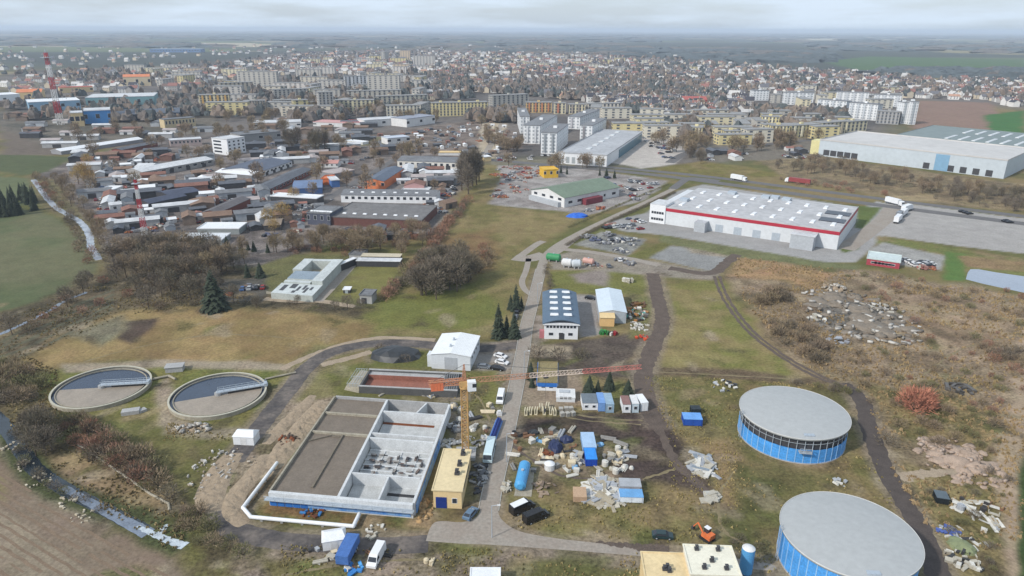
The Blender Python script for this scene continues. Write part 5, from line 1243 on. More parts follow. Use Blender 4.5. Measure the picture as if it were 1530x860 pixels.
def scatter_pieces(poly, n, weights, smin=.7, smax=1.3, tag_=''):
    xs = [a for a, _ in poly]; ys = [b_ for _, b_ in poly]
    def inside(x, y):
        r_ = False
        for i in range(len(poly)):
            a, b_ = poly[i], poly[(i+1) % len(poly)]
            if (a[1] > y) != (b_[1] > y) and x < (b_[0]-a[0])*(y-a[1])/(b_[1]-a[1])+a[0]: r_ = not r_
        return r_
    k_ = 0
    while k_ < n:
        x, y = q.uniform(min(xs), max(xs)), q.uniform(min(ys), max(ys))
        if not inside(x, y): continue
        k_ += 1; k = q.randrange(6); cname, m = q.choices(PC, weights)[0]
        if (k, cname) not in PM: PM[(k, cname)] = piece(k).mesh(PN[k][0], m)
        p = G(x, y); o = link(PN[k][0], PM[(k, cname)], None, p, q.uniform(0, PI)); s_ = q.uniform(smin, smax); o.scale = (s_, s_, s_)
        size = 'small ' if s_ < .9 else 'large ' if s_ > 1.15 else ''
        noun = ('crate', 'stack of planks', 'drum', 'heap of sacks', 'u shaped concrete piece', 'pair of pipes')[k]
        lab = '%s%s %s %s' % (size, cname, noun, beside(p.x, p.y))
        if lab in used: lab += q.choice((', turned aslant', ', lying square', ', half in the grass', ', on bare ground', ', on mud'))
        used[lab] = 1
        tag(o, ' '.join(lab.split()[:16]), PN[k][1], 'loose pieces in the '+tag_)
scatter_pieces([(762, 645), (870, 640), (870, 700), (800, 712), (758, 700)], 46, (4, 4, 2, 5, 4, 3, 2, .3), tag_='junk yard')
scatter_pieces([(892, 650), (940, 655), (948, 705), (890, 712)], 34, (8, 4, 3, 2, 2, 1, 0, .6), tag_='junk yard')
scatter_pieces([(848, 680), (872, 680), (870, 712), (845, 712)], 10, (7, 4, 3, 2, 1, 0, 0, 1), tag_='junk yard')
scatter_pieces([(700, 600), (742, 590), (730, 660), (705, 655)], 10, (2, 2, 2, 1, 3, 2, 1, 0), tag_='strip left of the plant road')
scatter_pieces([(560, 585), (660, 590), (690, 610), (690, 650), (676, 600), (565, 592)], 16, (1, 2, 2, 1, 3, 2, 2, 0), tag_='ground around the basin')
scatter_pieces([(420, 815), (640, 820), (660, 850), (500, 860)], 14, (3, 3, 2, 2, 2, 1, 2, 0), .5, 1.0, tag_='ground below the dark road')
scatter_pieces([(1380, 720), (1500, 740), (1490, 850), (1430, 850)], 16, (5, 3, 3, 1, 2, 1, 1, 1), tag_='dump right of the dirt track')
# excavator, lamp post
p = G(1056, 806); r = thing('excavator', 'small orange excavator behind the white roofed pump house', 'excavator', p, 2.2)
for s_ in (-1, 1):
    mb = MB(); mb.profile([(-1.3, .1), (1.3, .1), (1.5, .4), (1.3, .7), (-1.3, .7), (-1.5, .4)], s_*.8-.22, s_*.8+.22); mb.build('track', rubber, r)
mb = MB(); mb.box(-1.3, -.9, .8, .9, .9, 1.5); mb.box(-1.4, -.8, 1.5, -.3, .8, 1.9); mb.build('body', orange, r)
mb = MB(); mb.box(-.2, -.85, 1.52, .9, .05, 2.6); mb.build('cab', [glass], r); mb = MB(); mb.box(-.25, -.9, 2.62, .95, .1, 2.72); mb.build('cab_roof', white_paint, r)
mb = MB(); mb.tube((.8, .4, 1.4), (2.3, .4, 3.0), .2, n=6); mb.tube((2.3, .4, 3.0), (3.3, .4, 1.5), .15, n=6); mb.build('boom', orange, r)
mb = MB(); mb.profile([(3.1, .8), (3.7, .9), (3.6, 1.5), (3.2, 1.5)], .0, .8); mb.build('bucket', dark_metal, r)
def lamp(p, label, H=8):
    r = thing('street_lamp', label, 'street lamp', G(*p)); mb = MB(); mb.tube((0, 0, 0), (0, 0, H), .11, .07, n=8); mb.build('pole', steel, r)
    mb = MB(); mb.tube((0, 0, H), (1.2, 0, H+.2), .05, n=6); mb.build('arm', steel, r); mb = MB(); mb.box(1.1, -.15, H+.12, 1.8, .15, H+.27); mb.build('lamp_head', off_white, r)
lamp((735, 803), 'street lamp at the corner where the plant road meets the bottom road')
lamp((783, 560), 'street lamp on the right verge of the plant road by the blue gabled hut')
lamp((757, 690), 'street lamp on the right verge of the plant road by the junk yard')
lamp((803, 452), 'street lamp by the arched roof office on the plant road')
# ------------------------------------------------------------------ trees and shrubs: prototypes, then copies
bark = mat('bark', S(92, 80, 70), .95, .3, 2, tint=.15)
twig = mat('bare_twigs', S(160, 140, 118), .95, .25, .6, tint=.22, col2=S(132, 118, 92))
twig_d = mat('dark_twigs', S(136, 124, 110), .95, .25, .6, tint=.2, col2=S(104, 97, 80))
twig_r = mat('reddish_twigs', S(164, 122, 100), .95, .25, .6, tint=.2, col2=S(148, 116, 98))
twig_o = mat('rust_red_twigs', S(196, 134, 110), .95, .2, .6, tint=.08)
twig_y = mat('yellowish_twigs', S(190, 164, 104), .95, .2, .6, tint=.15, col2=S(150, 122, 76))
twig_g = mat('olive_twigs', S(134, 130, 88), .95, .25, .6, tint=.2, col2=S(112, 110, 78))
needles = mat('needles', S(64, 74, 58), .9, .35, .8, tint=.18, col2=S(54, 64, 52))
def twigs(mb, rng, c, rx, ry, rz, n, l0, l1, w, up=.5):
    c = Vector(c)
    for i in range(n):
        while True:
            d = Vector((rng.uniform(-1, 1), rng.uniform(-1, 1), rng.uniform(-1, 1)))
            if .05 < d.length <= 1 and rng.random() < .25+.75*d.length: break
        # uneven outline: some directions reach farther
        k = .78+.3*math.sin(3.1*d.x+2.3*d.y*1.7+4*d.z+rng.random()*.6)*rng.random()+.12
        p = c+Vector((d.x*rx*k, d.y*ry*k, d.z*rz*k))
        o = (Vector((d.x, d.y, d.z*.7+up))+Vector((rng.uniform(-.6, .6), rng.uniform(-.6, .6), rng.uniform(-.5, .5)))).normalized()
        l_ = rng.uniform(l0, l1); s_ = o.cross(Vector((rng.uniform(-1, 1), rng.uniform(-1, 1), rng.uniform(-1, 1))))
        if s_.length < .1: continue
        s_ = s_.normalized()*w*rng.uniform(.6, 1.4)
        mb.tri(p-s_, p+s_, p+o*l_)
PROTO_AT = (0, -500, -60)
def bare_tree(name, seed, H, R, n, m, cat='tree', base=.3, w=.085, tall=1.0):
    rng = random.Random(seed); r = thing(name, 'prototype', cat, PROTO_AT)
    mb = MB(); lean = Vector((rng.uniform(-.4, .4), rng.uniform(-.4, .4), 0))
    mb.tube((0, 0, -.2), tuple(lean*.5+Vector((0, 0, H*.45))), .022*H, .014*H, 6); mb.tube(tuple(lean*.5+Vector((0, 0, H*.45))), tuple(lean+Vector((0, 0, H*.9))), .014*H, .004*H, 5)
    for i in range(8):
        t = 2*PI*i/8+rng.uniform(-.4, .4); z0 = H*rng.uniform(base*.8, .6); z1 = H*rng.uniform(.6, .92); q = R*rng.uniform(.55, .85)
        a = Vector((lean.x*z0/H, lean.y*z0/H, z0)); b_ = Vector((math.cos(t)*q, math.sin(t)*q, z1)); mid_ = a.lerp(b_, .5)+Vector((0, 0, -H*.04))
        mb.tube(a, mid_, .008*H, .005*H, 4, cap=False); mb.tube(mid_, b_, .005*H, .002*H, 4, cap=False)
    mb.build('trunk', bark, r)
    mb = MB(); cz = H*(base+(1-base)*.5)
    twigs(mb, rng, (lean.x*.6, lean.y*.6, cz), R, R, H*(1-base)*.52, n, H*.07, H*.17, w)
    for k in range(4):      # clumps that break the outline
        t = rng.uniform(0, 2*PI); twigs(mb, rng, (math.cos(t)*R*.6, math.sin(t)*R*.6, H*rng.uniform(.55, .85)), R*.4, R*.4, H*.13, n//9, H*.06, H*.13, w)
    mb.build('crown', m, r); return r
def conifer(seed, H, R):
    rng = random.Random(seed); r = thing('conifer', 'prototype', 'conifer', PROTO_AT)
    mb = MB(); mb.tube((0, 0, -.2), (0, 0, H*.95), .02*H, .004*H, 6); mb.build('trunk', bark, r)
    mb = MB(); n = int(H*2.2)
    for i in range(n):
        q = i/(n-1); z = H*(.06+.92*q); rr_ = R*(1-q)**.85+.12
        for k in range(int(10+16*(1-q))):
            t = rng.uniform(0, 2*PI); l_ = rr_*rng.uniform(.65, 1.12); c, s_ = math.cos(t), math.sin(t); wd = (.22+.22*l_/R)*rng.uniform(.8, 1.3)*R/2.2
            a = Vector((c*.1, s_*.1, z+.12*l_)); b_ = Vector((c*l_, s_*l_, z-.28*l_+rng.uniform(-.15, .15))); m_ = a.lerp(b_, .62)+Vector((0, 0, .08*l_)); sd = Vector((-s_, c, 0))*wd
            mb.tri(a, m_+sd, m_-sd); mb.tri(m_+sd, b_, m_-sd)
    mb.build('crown', needles, r); return r
def shrub(name, seed, H, R, n, m, w=.075):
    rng = random.Random(seed); r = thing(name, 'prototype', 'shrub', PROTO_AT)
    mb = MB()
    for i in range(7):
        t = 2*PI*i/7+rng.uniform(-.3, .3); mb.tube((0, 0, -.1), (math.cos(t)*R*.6, math.sin(t)*R*.6, H*.7), .05, .015, 4, cap=False)
    mb.build('stem', bark, r)
    mb = MB(); twigs(mb, rng, (0, 0, H*.42), R, R, H*.5, n, H*.14, H*.32, w, .7); mb.build('crown', m, r); return r
T_BARE = [bare_tree('bare_tree', 10+i, 11, (3.6, 4.2, 3.2, 4.6)[i], 620, twig) for i in range(4)]
T_DARK = [bare_tree('bare_tree', 20+i, 10, (3.8, 3.4, 4.4)[i], 620, twig_d, base=.18) for i in range(3)]
T_TALL = [bare_tree('poplar', 30+i, 22, (3.4, 4.0)[i], 800, twig_d, base=.15, w=.14) for i in range(2)]
T_YEL = [bare_tree('willow', 40, 10, 4.2, 620, twig_y, base=.2)]
T_CON = [conifer(50+i, 12, (2.9, 2.4, 3.6)[i]) for i in range(3)]
SH_B = [shrub('brown_shrub', 60+i, 3.4, (2.3, 2.8, 2.0)[i], 300, twig) for i in range(3)]
SH_D = [shrub('dark_shrub', 70+i, 3.0, (2.3, 2.7)[i], 300, twig_d) for i in range(2)]
SH_R = [shrub('reddish_shrub', 80+i, 3.4, (2.2, 2.6)[i], 300, twig_r) for i in range(2)]
SH_G = [shrub('olive_shrub', 90+i, 2.8, (2.4, 2.0)[i], 300, twig_g) for i in range(2)]
SH_O = [shrub('rust_red_shrub', 99, 6.0, 4.4, 900, twig_o, .1)]
ADJ = {'bare_tree': 'bare brown tree', 'poplar': 'tall narrow bare tree', 'willow': 'yellowish bare tree', 'conifer': 'dark green conifer', 'brown_shrub': 'bare brown shrub', 'dark_shrub': 'dark bare shrub',
       'reddish_shrub': 'reddish bare shrub', 'olive_shrub': 'olive green shrub', 'rust_red_shrub': 'rust red shrub'}
rt = random.Random(77)
def inpoly(x, y, poly):
    r_ = False
    for i in range(len(poly)):
        a, b_ = poly[i], poly[(i+1) % len(poly)]
        if (a[1] > y) != (b_[1] > y) and x < (b_[0]-a[0])*(y-a[1])/(b_[1]-a[1])+a[0]: r_ = not r_
    return r_
LABN = {}
def plant(protos, p, s, group, where=None, look=''):
    pr = rt.choice(protos); k = pr.name.split('.')[0]
    sz = 'small ' if s < .8 else 'big ' if s > 1.25 else ''
    lab = (look or sz+ADJ[k])+' '+(where or beside(p.x, p.y))
    sc_ = (s*rt.uniform(.88, 1.12), s*rt.uniform(.88, 1.12), s)
    return dup(pr, p, rt.uniform(0, 2*PI), ' '.join(lab.split()[:16]), group, sc_)
def grove(protos, poly, n, smin, smax, group, where=None, weights=None, mind=0.0):
    """scatter in a surveyed outline, evenly over the ground"""
    P = [G(*q_) for q_ in poly]; W_ = [(p.x, p.y) for p in P]
    xs = [a for a, _ in W_]; ys = [b_ for _, b_ in W_]; k = 0; got = []; tries = 0
    while k < n and tries < n*200:
        tries += 1; x, y = rt.uniform(min(xs), max(xs)), rt.uniform(min(ys), max(ys))
        if not inpoly(x, y, W_): continue
        if mind and any((x-a)**2+(y-b_)**2 < mind*mind for a, b_ in got): continue
        got.append((x, y)); k += 1
        pr = rt.choices(protos, weights)[0] if weights else rt.choice(protos)
        plant([pr], Vector((x, y, 0)), rt.uniform(smin, smax), group, where)
def line(protos, pts, step, smin, smax, group, where=None, jit=1.0):
    P = smooth([G(*q_) for q_ in pts], 6); acc = 0; 
    for a, b_ in zip(P, P[1:]):
        d = (b_-a).length; t = step-acc
        while t < d:
            p = a.lerp(b_, t/d); plant(protos, Vector((p.x+rt.uniform(-jit, jit), p.y+rt.uniform(-jit, jit), 0)), rt.uniform(smin, smax), group, where); t += step*rt.uniform(.7, 1.3)
        acc = max(0, d-(t-step)) if t > d else 0
B = 'behind the pumping station courtyard block'
grove(T_BARE+T_DARK, [(165,392),(205,372),(330,372),(400,384),(300,424),(190,420)], 70, .7, 1.15, 'bare trees of the belt below the scrap yards', 'in the belt below the scrap yards, left of the pumping station')
grove(T_BARE+SH_R, [(385,382),(480,362),(640,352),(652,362),(600,386),(470,380)], 84, .6, .95, 'bare trees of the belt behind the pumping station', 'in the belt behind the pumping station and the brown factory hall')
grove(T_DARK+SH_D+SH_B, [(200,428),(300,408),(345,430),(380,455),(300,470),(215,465)], 46, .7, 1.1, 'dark trees left of the pumping station', 'in the dark thicket left of the pumping station')
grove(SH_D+T_DARK, [(340,462),(470,462),(540,470),(540,460),(400,450)], 12, .4, .6, 'shrubs along the near edge of the pumping station', 'along the near edge of the pumping station')
grove(T_DARK, [(622,442),(640,400),(690,396),(705,420),(690,440),(650,448)], 34, 1.05, 1.35, 'round clump of bare trees in the meadow', 'in the round clump standing in the meadow')
grove(SH_R+SH_B, [(690,400),(700,365),(740,370),(725,415)], 9, .9, 1.5, 'brown shrubs right of the round clump', 'to the right of the round clump in the meadow')
line(SH_R+SH_D+SH_R, [(700,300),(672,335),(650,362),(630,395),(600,425),(572,452)], 3.4, .9, 1.5, 'reddish hedge line along the meadow edge', 'in the hedge line between the meadow and the pumping station', 1.6)
line(SH_R+SH_B, [(652,352),(640,380),(610,412)], 4, 1.0, 1.6, 'reddish hedge line along the meadow edge', 'in the hedge line between the meadow and the pumping station', 2)
for px, py, s in ((690,284,1.0),(698,280,1.1),(706,278,1.2),(712,276,1.1),(700,290,.9),(716,270,1.0),(694,274,1.05)):
    plant(T_TALL, G(px, py), s, 'tall bare tree group at the meadow top', 'in the tall group at the far end of the meadow')
for px, py, yt, t_ in ((745,504,452,'tallest of the conifers left of the plant road, nearest the viewer'),(757,502,470,'right beside the tallest one left of the plant road'),(768,504,464,'at the kerb of the plant road, in front of the parked cars'),(771,464,424,'pointed, by the fork of the path left of the plant road'),(763,462,440,'lower, tucked left of the pointed one by the path fork'),(779,460,442,'low, right of the pointed one by the path fork')):
    p = G(px, py); h_ = Hpx(px, py, yt); o = dup(rt.choice(T_CON[:2]), p, rt.random()*6, 'dark conifer '+t_, 'conifers left of the plant road', (h_/12*1.15, h_/12*1.15, h_/12))
for px, py, yt, t_ in ((322,462,402,'broad dark conifer standing out left of the pumping station'),(370,414,392,'small dark conifer on the pumping station lawn, left one'),(389,414,391,'small dark conifer on the pumping station lawn, right one'),(880,586,560,'dark conifer behind the white fronted cabin'),(893,584,566,'lower dark conifer behind the narrow blue cabin'),(910,582,553,'tall dark conifer behind the blue grey cabin'),(938,588,566,'round dark conifer behind the red brown roofed cabin'),(793,566,540,'dark conifer at the left corner of the blue gabled hut'),(795,578,562,'low dark conifer left of the blue gabled hut')):
    p = G(px, py); h_ = Hpx(px, py, yt); k_ = 1.3 if px == 322 else 1.3
    dup(T_CON[2] if px == 322 else rt.choice(T_CON), p, rt.random()*6, t_, None, (h_/12*k_, h_/12*k_, h_/12))
grove(T_CON, [(-30,330),(55,318),(58,300),(30,296),(-30,306)], 40, .8, 1.05, 'dark conifer row by the left field', 'in the dark row at the left edge between two green fields')
for px, py, t_ in ((803,532,'left'),(835,534,'middle'),(866,536,'right')): plant(SH_D, G(px, py), 1.3, 'dark shrubs in front of the arched office', 'in front of the arched office, %s one of three' % t_)
line(SH_D, [(819,470),(822,440),(818,415),(815,400)], 4, .5, .8, 'hedge shrubs left of the arched office', 'along the left side of the arched office')
line(SH_B+SH_D+SH_R, [(56,262),(80,300),(116,340),(128,370),(142,392)], 7, .8, 1.4, 'shrubs on the left bank of the upper stream', 'on the left bank of the upper stream', 3)
line(SH_B+T_BARE, [(85,270),(110,305),(150,340),(160,380),(185,405)], 7, .6, 1.0, 'shrubs on the right bank of the upper stream', 'on the right bank of the upper stream', 3)
line(T_DARK+SH_B+SH_R+SH_D, [(-10,512),(40,490),(90,460),(140,430),(185,415)], 5, .5, 1.0, 'shrubs along the ditch below the left field', 'along the ditch below the left green field', 3)
line(SH_R+SH_B, [(70,490),(120,462),(180,445)], 6, .6, 1.1, 'shrubs along the ditch below the left field', 'along the ditch below the left green field', 4)
grove(SH_B+SH_D+SH_G, [(-10,540),(74,555),(62,600),(20,600),(-10,640)], 22, .8, 1.4, 'brush left of the farther settling tank', 'in the brush left of the farther settling tank')
grove(T_DARK, [(30,625),(84,640),(104,664),(60,700),(30,670)], 13, .55, .8, 'tall brush at the stream bend', 'in the tall brush at the stream bend')
grove(SH_B+SH_D+SH_R+SH_G, [(85,622),(140,630),(230,694),(268,742),(250,756),(180,705),(110,668)], 52, .8, 1.5, 'brush between the stream and the green lawn', 'in the brush between the stream pipe and the green lawn')
line(SH_D+SH_G, [(10,640),(50,700),(110,740),(160,768)], 4, .4, .8, 'low scrub on the stream bank', 'on the bank of the near stream', 1.4)
grove(SH_B+SH_G, [(265,760),(320,770),(330,800),(400,830),(330,830),(270,800)], 16, .5, 1.0, 'scrub below the bend of the dark road', 'below the left bend of the dark road')
for p_ in ((580,528),(568,524),(604,540)): plant(SH_D, G(*p_), .9, 'dark shrubs around the sheeted mound', 'at the black sheeted mound')
# right scrubland
dup(SH_O[0], G(1366, 612), 1.0, 'large rust red bush standing alone in the scrub right of the dirt track', None, (1.15, 1.15, 1.25))
dup(SH_O[0], G(1381, 608), 2.6, 'smaller rust red bush at the right flank of the large one', None, (.8, .8, .9))
grove(SH_D+SH_B, [(1120,432),(1170,430),(1180,452),(1130,456)], 22, .8, 1.5, 'dark bushes at the edge of the meadow', 'at the upper edge of the meadow left of the rubble field')
grove(SH_D+SH_B, [(1140,480),(1200,480),(1240,520),(1220,545),(1160,515)], 40, .7, 1.3, 'dark bushes in front of the rubble field', 'between the wheel ruts and the rubble field')
grove(SH_B+SH_R+SH_G, [(1250,400),(1530,440),(1530,650),(1300,590),(1240,540),(1360,500)], 120, .35, .9, 'shrubs of the brown scrubland', 'in the brown scrubland behind the rust red bush')
grove(SH_B+SH_D, [(1460,520),(1530,520),(1530,545),(1470,545)], 12, .7, 1.2, 'grey brush at the right edge', 'in the grey brush at the right edge of the scrubland')
grove(SH_G+SH_D, [(1180,566),(1280,580),(1290,594),(1190,578)], 14, .4, .8, 'low dark scrub behind the farther blue tank', 'right behind the farther blue tank')
grove(SH_G+SH_B, [(1300,600),(1420,610),(1490,660),(1480,690),(1340,660)], 26, .4, .9, 'olive scrub below the rust red bush', 'on the slope below the rust red bush')
plant(SH_D, G(1326, 664), 1.2, None, 'alone right of the dirt track beside the farther blue tank')
grove(SH_G+SH_D, [(1340,730),(1510,700),(1510,860),(1450,860)], 22, .3, .6, 'low scrub in the right dump', 'among the dumped junk at the right')
grove(SH_G+SH_D, [(1070,770),(1140,800),(1150,850),(1110,840)], 8, .35, .6, 'low scrub left of the nearer blue tank', 'to the left of the nearer blue tank')
# motorway belt
grove(T_DARK+T_BARE+SH_D, [(1140,252),(1225,240),(1330,262),(1530,292),(1600,305),(1600,325),(1440,300),(1220,262)], 120, .5, .85, 'bare trees along the highway', 'in the bare belt between the highway and the warehouse')
grove(T_DARK+SH_D, [(1360,272),(1530,296),(1600,306),(1600,330),(1480,312),(1390,296)], 60, .55, .9, 'bare trees along the highway', 'in the thick right part of the bare highway belt')
grove(SH_B+SH_R, [(1160,268),(1330,280),(1330,296),(1180,276)], 22, .6, 1.1, 'shrubs on the highway bank', 'on the brown bank beside the highway')
grove(T_DARK, [(1020,232),(1050,230),(1060,246),(1030,246)], 10, .6, .9, 'bare trees by the market', 'to the right of the market car park')
line(SH_D, [(845,368),(905,335),(960,310),(1008,288)], 1.7, .45, .6, 'clipped dark hedge along the road', 'in the clipped hedge along the road to the highway', .3)
line(SH_G, [(1000,275),(950,296),(900,318),(850,340)], 2.4, .35, .5, 'clipped olive hedge left of the road', 'in the low hedge on the far side of the road to the highway', .3)
for px, py in ((838,258),(847,260),(896,262),(906,264),(918,266)): plant(T_CON, G(px, py), .55, 'small conifers behind the green roofed hall', 'behind the green roofed hall')
for px, py, s in ((118,275,1.2),(128,270,1.3),(135,279,1.1),(122,262,1.0),(402,336,1.0),(424,330,1.1),(410,348,.8),(132,248,1.0),(440,300,.9)): plant(T_YEL, G(px, py), s, 'yellowish trees in the scrap yards')
for px, py in ((430,224),(437,226),(446,222),(468,228),(472,230),(478,226),(486,228)): plant(T_TALL, G(px, py), .9, 'tall bare trees behind the sheds', 'behind the industrial sheds')
line(T_CON, [(268,378),(340,372),(398,378)], 5.5, .4, .62, 'dark conifer screen below the white halls', 'in the dark screen in front of the low white halls', 1)
# rough dry grass tufts: ground cover nobody could count
tg = mat('dry_grass_blades', S(176, 152, 116), .95, .2, .05, col2=S(150, 132, 96))
def tufts(polys, n, seed, h, m, name='dry_grass'):
    rng = random.Random(seed); mb = MB()
    for poly, k in polys:
        P = [G(*q_) for q_ in poly]; W_ = [(p.x, p.y) for p in P]; xs = [a for a, _ in W_]; ys = [b_ for _, b_ in W_]; c = 0; tot = int(n*k)
        while c < tot:
            x, y = rng.uniform(min(xs), max(xs)), rng.uniform(min(ys), max(ys))
            if not inpoly(x, y, W_): continue
            if float(vnoise(np.array([x/9.]), np.array([y/9.]), 3)[0]) < rng.uniform(.2, .75): c += .25; continue
            c += 1; s_ = h*rng.uniform(.5, 1.4)
            for j in range(3):
                t = rng.uniform(0, 2*PI); dx, dy = math.cos(t)*s_*.7, math.sin(t)*s_*.7
                mb.tri((x-dx, y-dy, 0), (x+dx, y+dy, 0), (x+rng.uniform(-.4, .4)*s_, y+rng.uniform(-.4, .4)*s_, s_))
    o = mb.build(name, m); o['kind'] = 'stuff'; return o
tufts([([(1090,382),(1240,400),(1420,425),(1530,440),(1530,800),(1420,860),(1340,720),(1290,590),(1190,540),(1110,450)], 1.0)], 5200, 1, .6, tg)
tufts([([(-20,500),(90,556),(76,606),(140,625),(236,690),(290,770),(262,830),(120,740),(20,650)], .5), ([(0,480),(130,430),(300,410),(380,455),(190,470),(20,540)], .5)], 3000, 2, .5, mat('olive_grass_blades', S(146, 132, 92), .95, .2, .05, col2=S(160, 140, 102)))
tufts([([(960,560),(1230,575),(1110,610),(1100,760),(1060,820),(960,810),(770,790),(760,760),(1000,740),(1000,650)], .5), ([(420,815),(960,825),(960,880),(420,880)], .3), ([(1080,660),(1300,660),(1390,860),(1100,860)], .2), ([(250,630),(350,650),(300,740),(240,690)], .15), ([(640,560),(745,560),(700,640)], .1)], 3000, 3, .36, mat('site_grass_blades', S(160, 150, 98), .95, .2, .05, col2=S(178, 158, 112)))
for pr in T_BARE+T_DARK+T_TALL+T_YEL+T_CON+SH_B+SH_D+SH_R+SH_G+SH_O: remove(pr)
# ------------------------------------------------------------------ big sheds beyond the works
rib_white = mat('ribbed_white_wall', S(218, 222, 226), .5, .08, .1, wave=(.5, 'X', .06))
red_trim = mat('red_trim', S(178, 48, 66), .5, .12, .3)
f = Frame((971, 331), (1250, 373)); Hw = Hpx(971, 331, 306); Dw = f.loc(1048, 280, Hw)[1]; Lw = f.L
r = thing('warehouse', 'long white warehouse with a red band under the roof edge and rows of skylights', 'warehouse', f.a, f.ang)
landmark(f.world(Lw/2, Dw/2).x, f.world(Lw/2, Dw/2).y, 'the red banded warehouse')
mb = MB(); mb.box(0, 0, 0, Lw, Dw, Hw-2.2); mb.build('wall', rib_white, r)
mb = MB(); mb.box(Lw*.07, -.15, Hw-2.198, Lw+.15, Dw+.1, Hw-.5); mb.build('red_band', red_trim, r)
mb = MB(); mb.box(Lw*.07+.002, 0, Hw-.499, Lw, Dw, Hw-.2); mb.box(Lw*.07, -.15, Hw-.499, Lw+.15, -.002, Hw+.1); mb.box(Lw+.002, -.002, Hw-.499, Lw+.15, Dw+.1, Hw+.1)
mb.build('roof', mat('warehouse_roof', S(186, 186, 188), .7, .2, .05), r)
mb = MB(); mb.box(-.3, -.6, 0, Lw*.09, 12, Hw+.8); mb.build('office_block', white_paint, r)
mb = MB(); mb.box(-.4, -.7, Hw+.802, Lw*.09+.1, 12.1, Hw+1.0); mb.build('office_roof', roof_pale, r)
for z in (.18, .55): 
    for x in frange(1.4, Lw*.085-1, 5): 
        mb = MB(); mb.box(x-.6, -.68, Hw*z, x+.6, -.6, Hw*z+1.3); mb.build('window', glass, r)
skylights(r, [(Lw*x, Dw*y) for x in frange(.14, .95, 9) for y in (.2, .5, .8)], Hw-.2, 2.2, 6.5)
mb = MB(); mb.box(-2.2, -2.5, 0, 2.2, 2.5, 1.4); me_ = mb.mesh('roof_unit', steel)
for x, y in ((.5, .9), (.55, .93), (.62, .9), (.12, .35), (.3, .9)): link('roof_unit', me_, r, (Lw*x, Dw*y, Hw-.2))
mb = MB(); mb.box(-6, -4, 0, 6, 4, .35); me_ = mb.mesh('solar_panel', mat('solar_panel', (.03, .035, .05, 1), .3, .2, .5))
for x, y in ((.93, .34), (.93, .62)): link('solar_panel', me_, r, (Lw*x, Dw*y, Hw-.19))
mb = MB(); mb.box(Lw*.79, -9, 0, Lw*.9, -.02, Hw*.72); mb.build('dock_annex', grey_sheet, r); mb = MB(); mb.box(Lw*.785, -9.2, Hw*.72+.002, Lw*.905, -.03, Hw*.72+.25); mb.build('annex_roof', roof_pale, r)
mb = MB(); mb.box(Lw*.28, -6, 0, Lw*.34, -.02, Hw*.55); mb.build('porch', grey_sheet, r)
for x in (.4, .5, .6, .7): 
    mb = MB(); mb.box(Lw*x-2, -.1, 0, Lw*x+2, .02, 4); mb.build('dock_door', steel, r)
# green roofed hall
f = Frame((794, 297), (843, 310)); Hg = Hpx(794, 297, 283); pbk = f.loc(903, 288); Dg = pbk[1]
r, fr, L_, D_, H_ = hall('trade_hall', 'white trade hall with a broad dull green pitched roof beside the road', 'hall', (794, 297), (843, 310), 283, backg=(903, 288), wall=off_white, roofm=mat('dull_green_roof', S(122, 138, 120), .7, .15, .1, wave=(.5, 'Y', .08)), kind='gy', rise=3.6, eave=.6, short='the green roofed hall')
windows(r, frange(4, L_-4, 4), H_*.62, H_*.9, 3.2); windows(r, frange(5, D_-5, 6), H_*.3, H_*.6, 3.5, 'right', L_, D_)
mb = MB(); mb.box(L_+.02, D_*.3, 0, L_+4, D_*.6, H_*.6); mb.build('entrance_annex', mat('wine_red_panel', S(130, 60, 70), .6, .15, .4), r)
door(r, D_*.8, 6, 4.5, off_white, 'right', L_)
mb = MB(); mb.box(.3, -2.5, 0, L_*.9, -.05, 2.8); mb.build('front_annex', grey_sheet, r)
# logistics halls
r, fr, L_, D_, H_ = hall('logistics_hall', 'very large pale grey logistics hall beyond the highway with dark dock doors', 'warehouse', (1222, 232), (1499, 267), 209, back=(1296, 198), wall=mat('pale_blue_grey_wall', S(196, 206, 214), .5, .08, .05), roofm=mat('logistics_roof', S(200, 198, 196), .7, .1, .02), short='the large logistics hall', parapet=.8)
for x in frange(.05, .22, 5): 
    mb = MB(); mb.box(L_*x-2.5, -.15, 1, L_*x+2.5, .02, 5.5); mb.build('dock_door', dark_metal, r)
for x in frange(.62, .93, 6):
    mb = MB(); mb.box(L_*x-2.2, -.15, .5, L_*x+2.2, .02, 5); mb.build('dock_door', dark_metal, r)
mb = MB(); mb.box(L_*.66, -.2, .2, L_*.73, .01, H_*.95); mb.build('blue_panel', mat('hazy_blue_panel', S(130, 170, 200), .6, .1, .1), r)
mb = MB(); mb.box(-9, 4, 0, -.05, 16, H_*.9); mb.build('office_annex', mat('pale_yellow_render', S(222, 214, 160), .8, .1, .2), r)
r, fr, L_, D_, H_ = hall('logistics_hall', 'second logistics hall behind, with a dark green grey roof and white skylight strips', 'warehouse', (1330, 214), (1590, 242), 203, back=(1392, 187), wall=mat('dark_grey_wall', S(110, 120, 128), .6, .1, .1), roofm=mat('green_grey_roof', S(128, 140, 140), .7, .1, .02), short='the dark roofed logistics hall')
skylights(r, [(L_*x, D_*y) for x in frange(.3, .95, 9) for y in (.3, .75)], H_+.2, 3, D_*.26, mat('dull_skylight', S(206, 210, 212), .4, .12, .3))
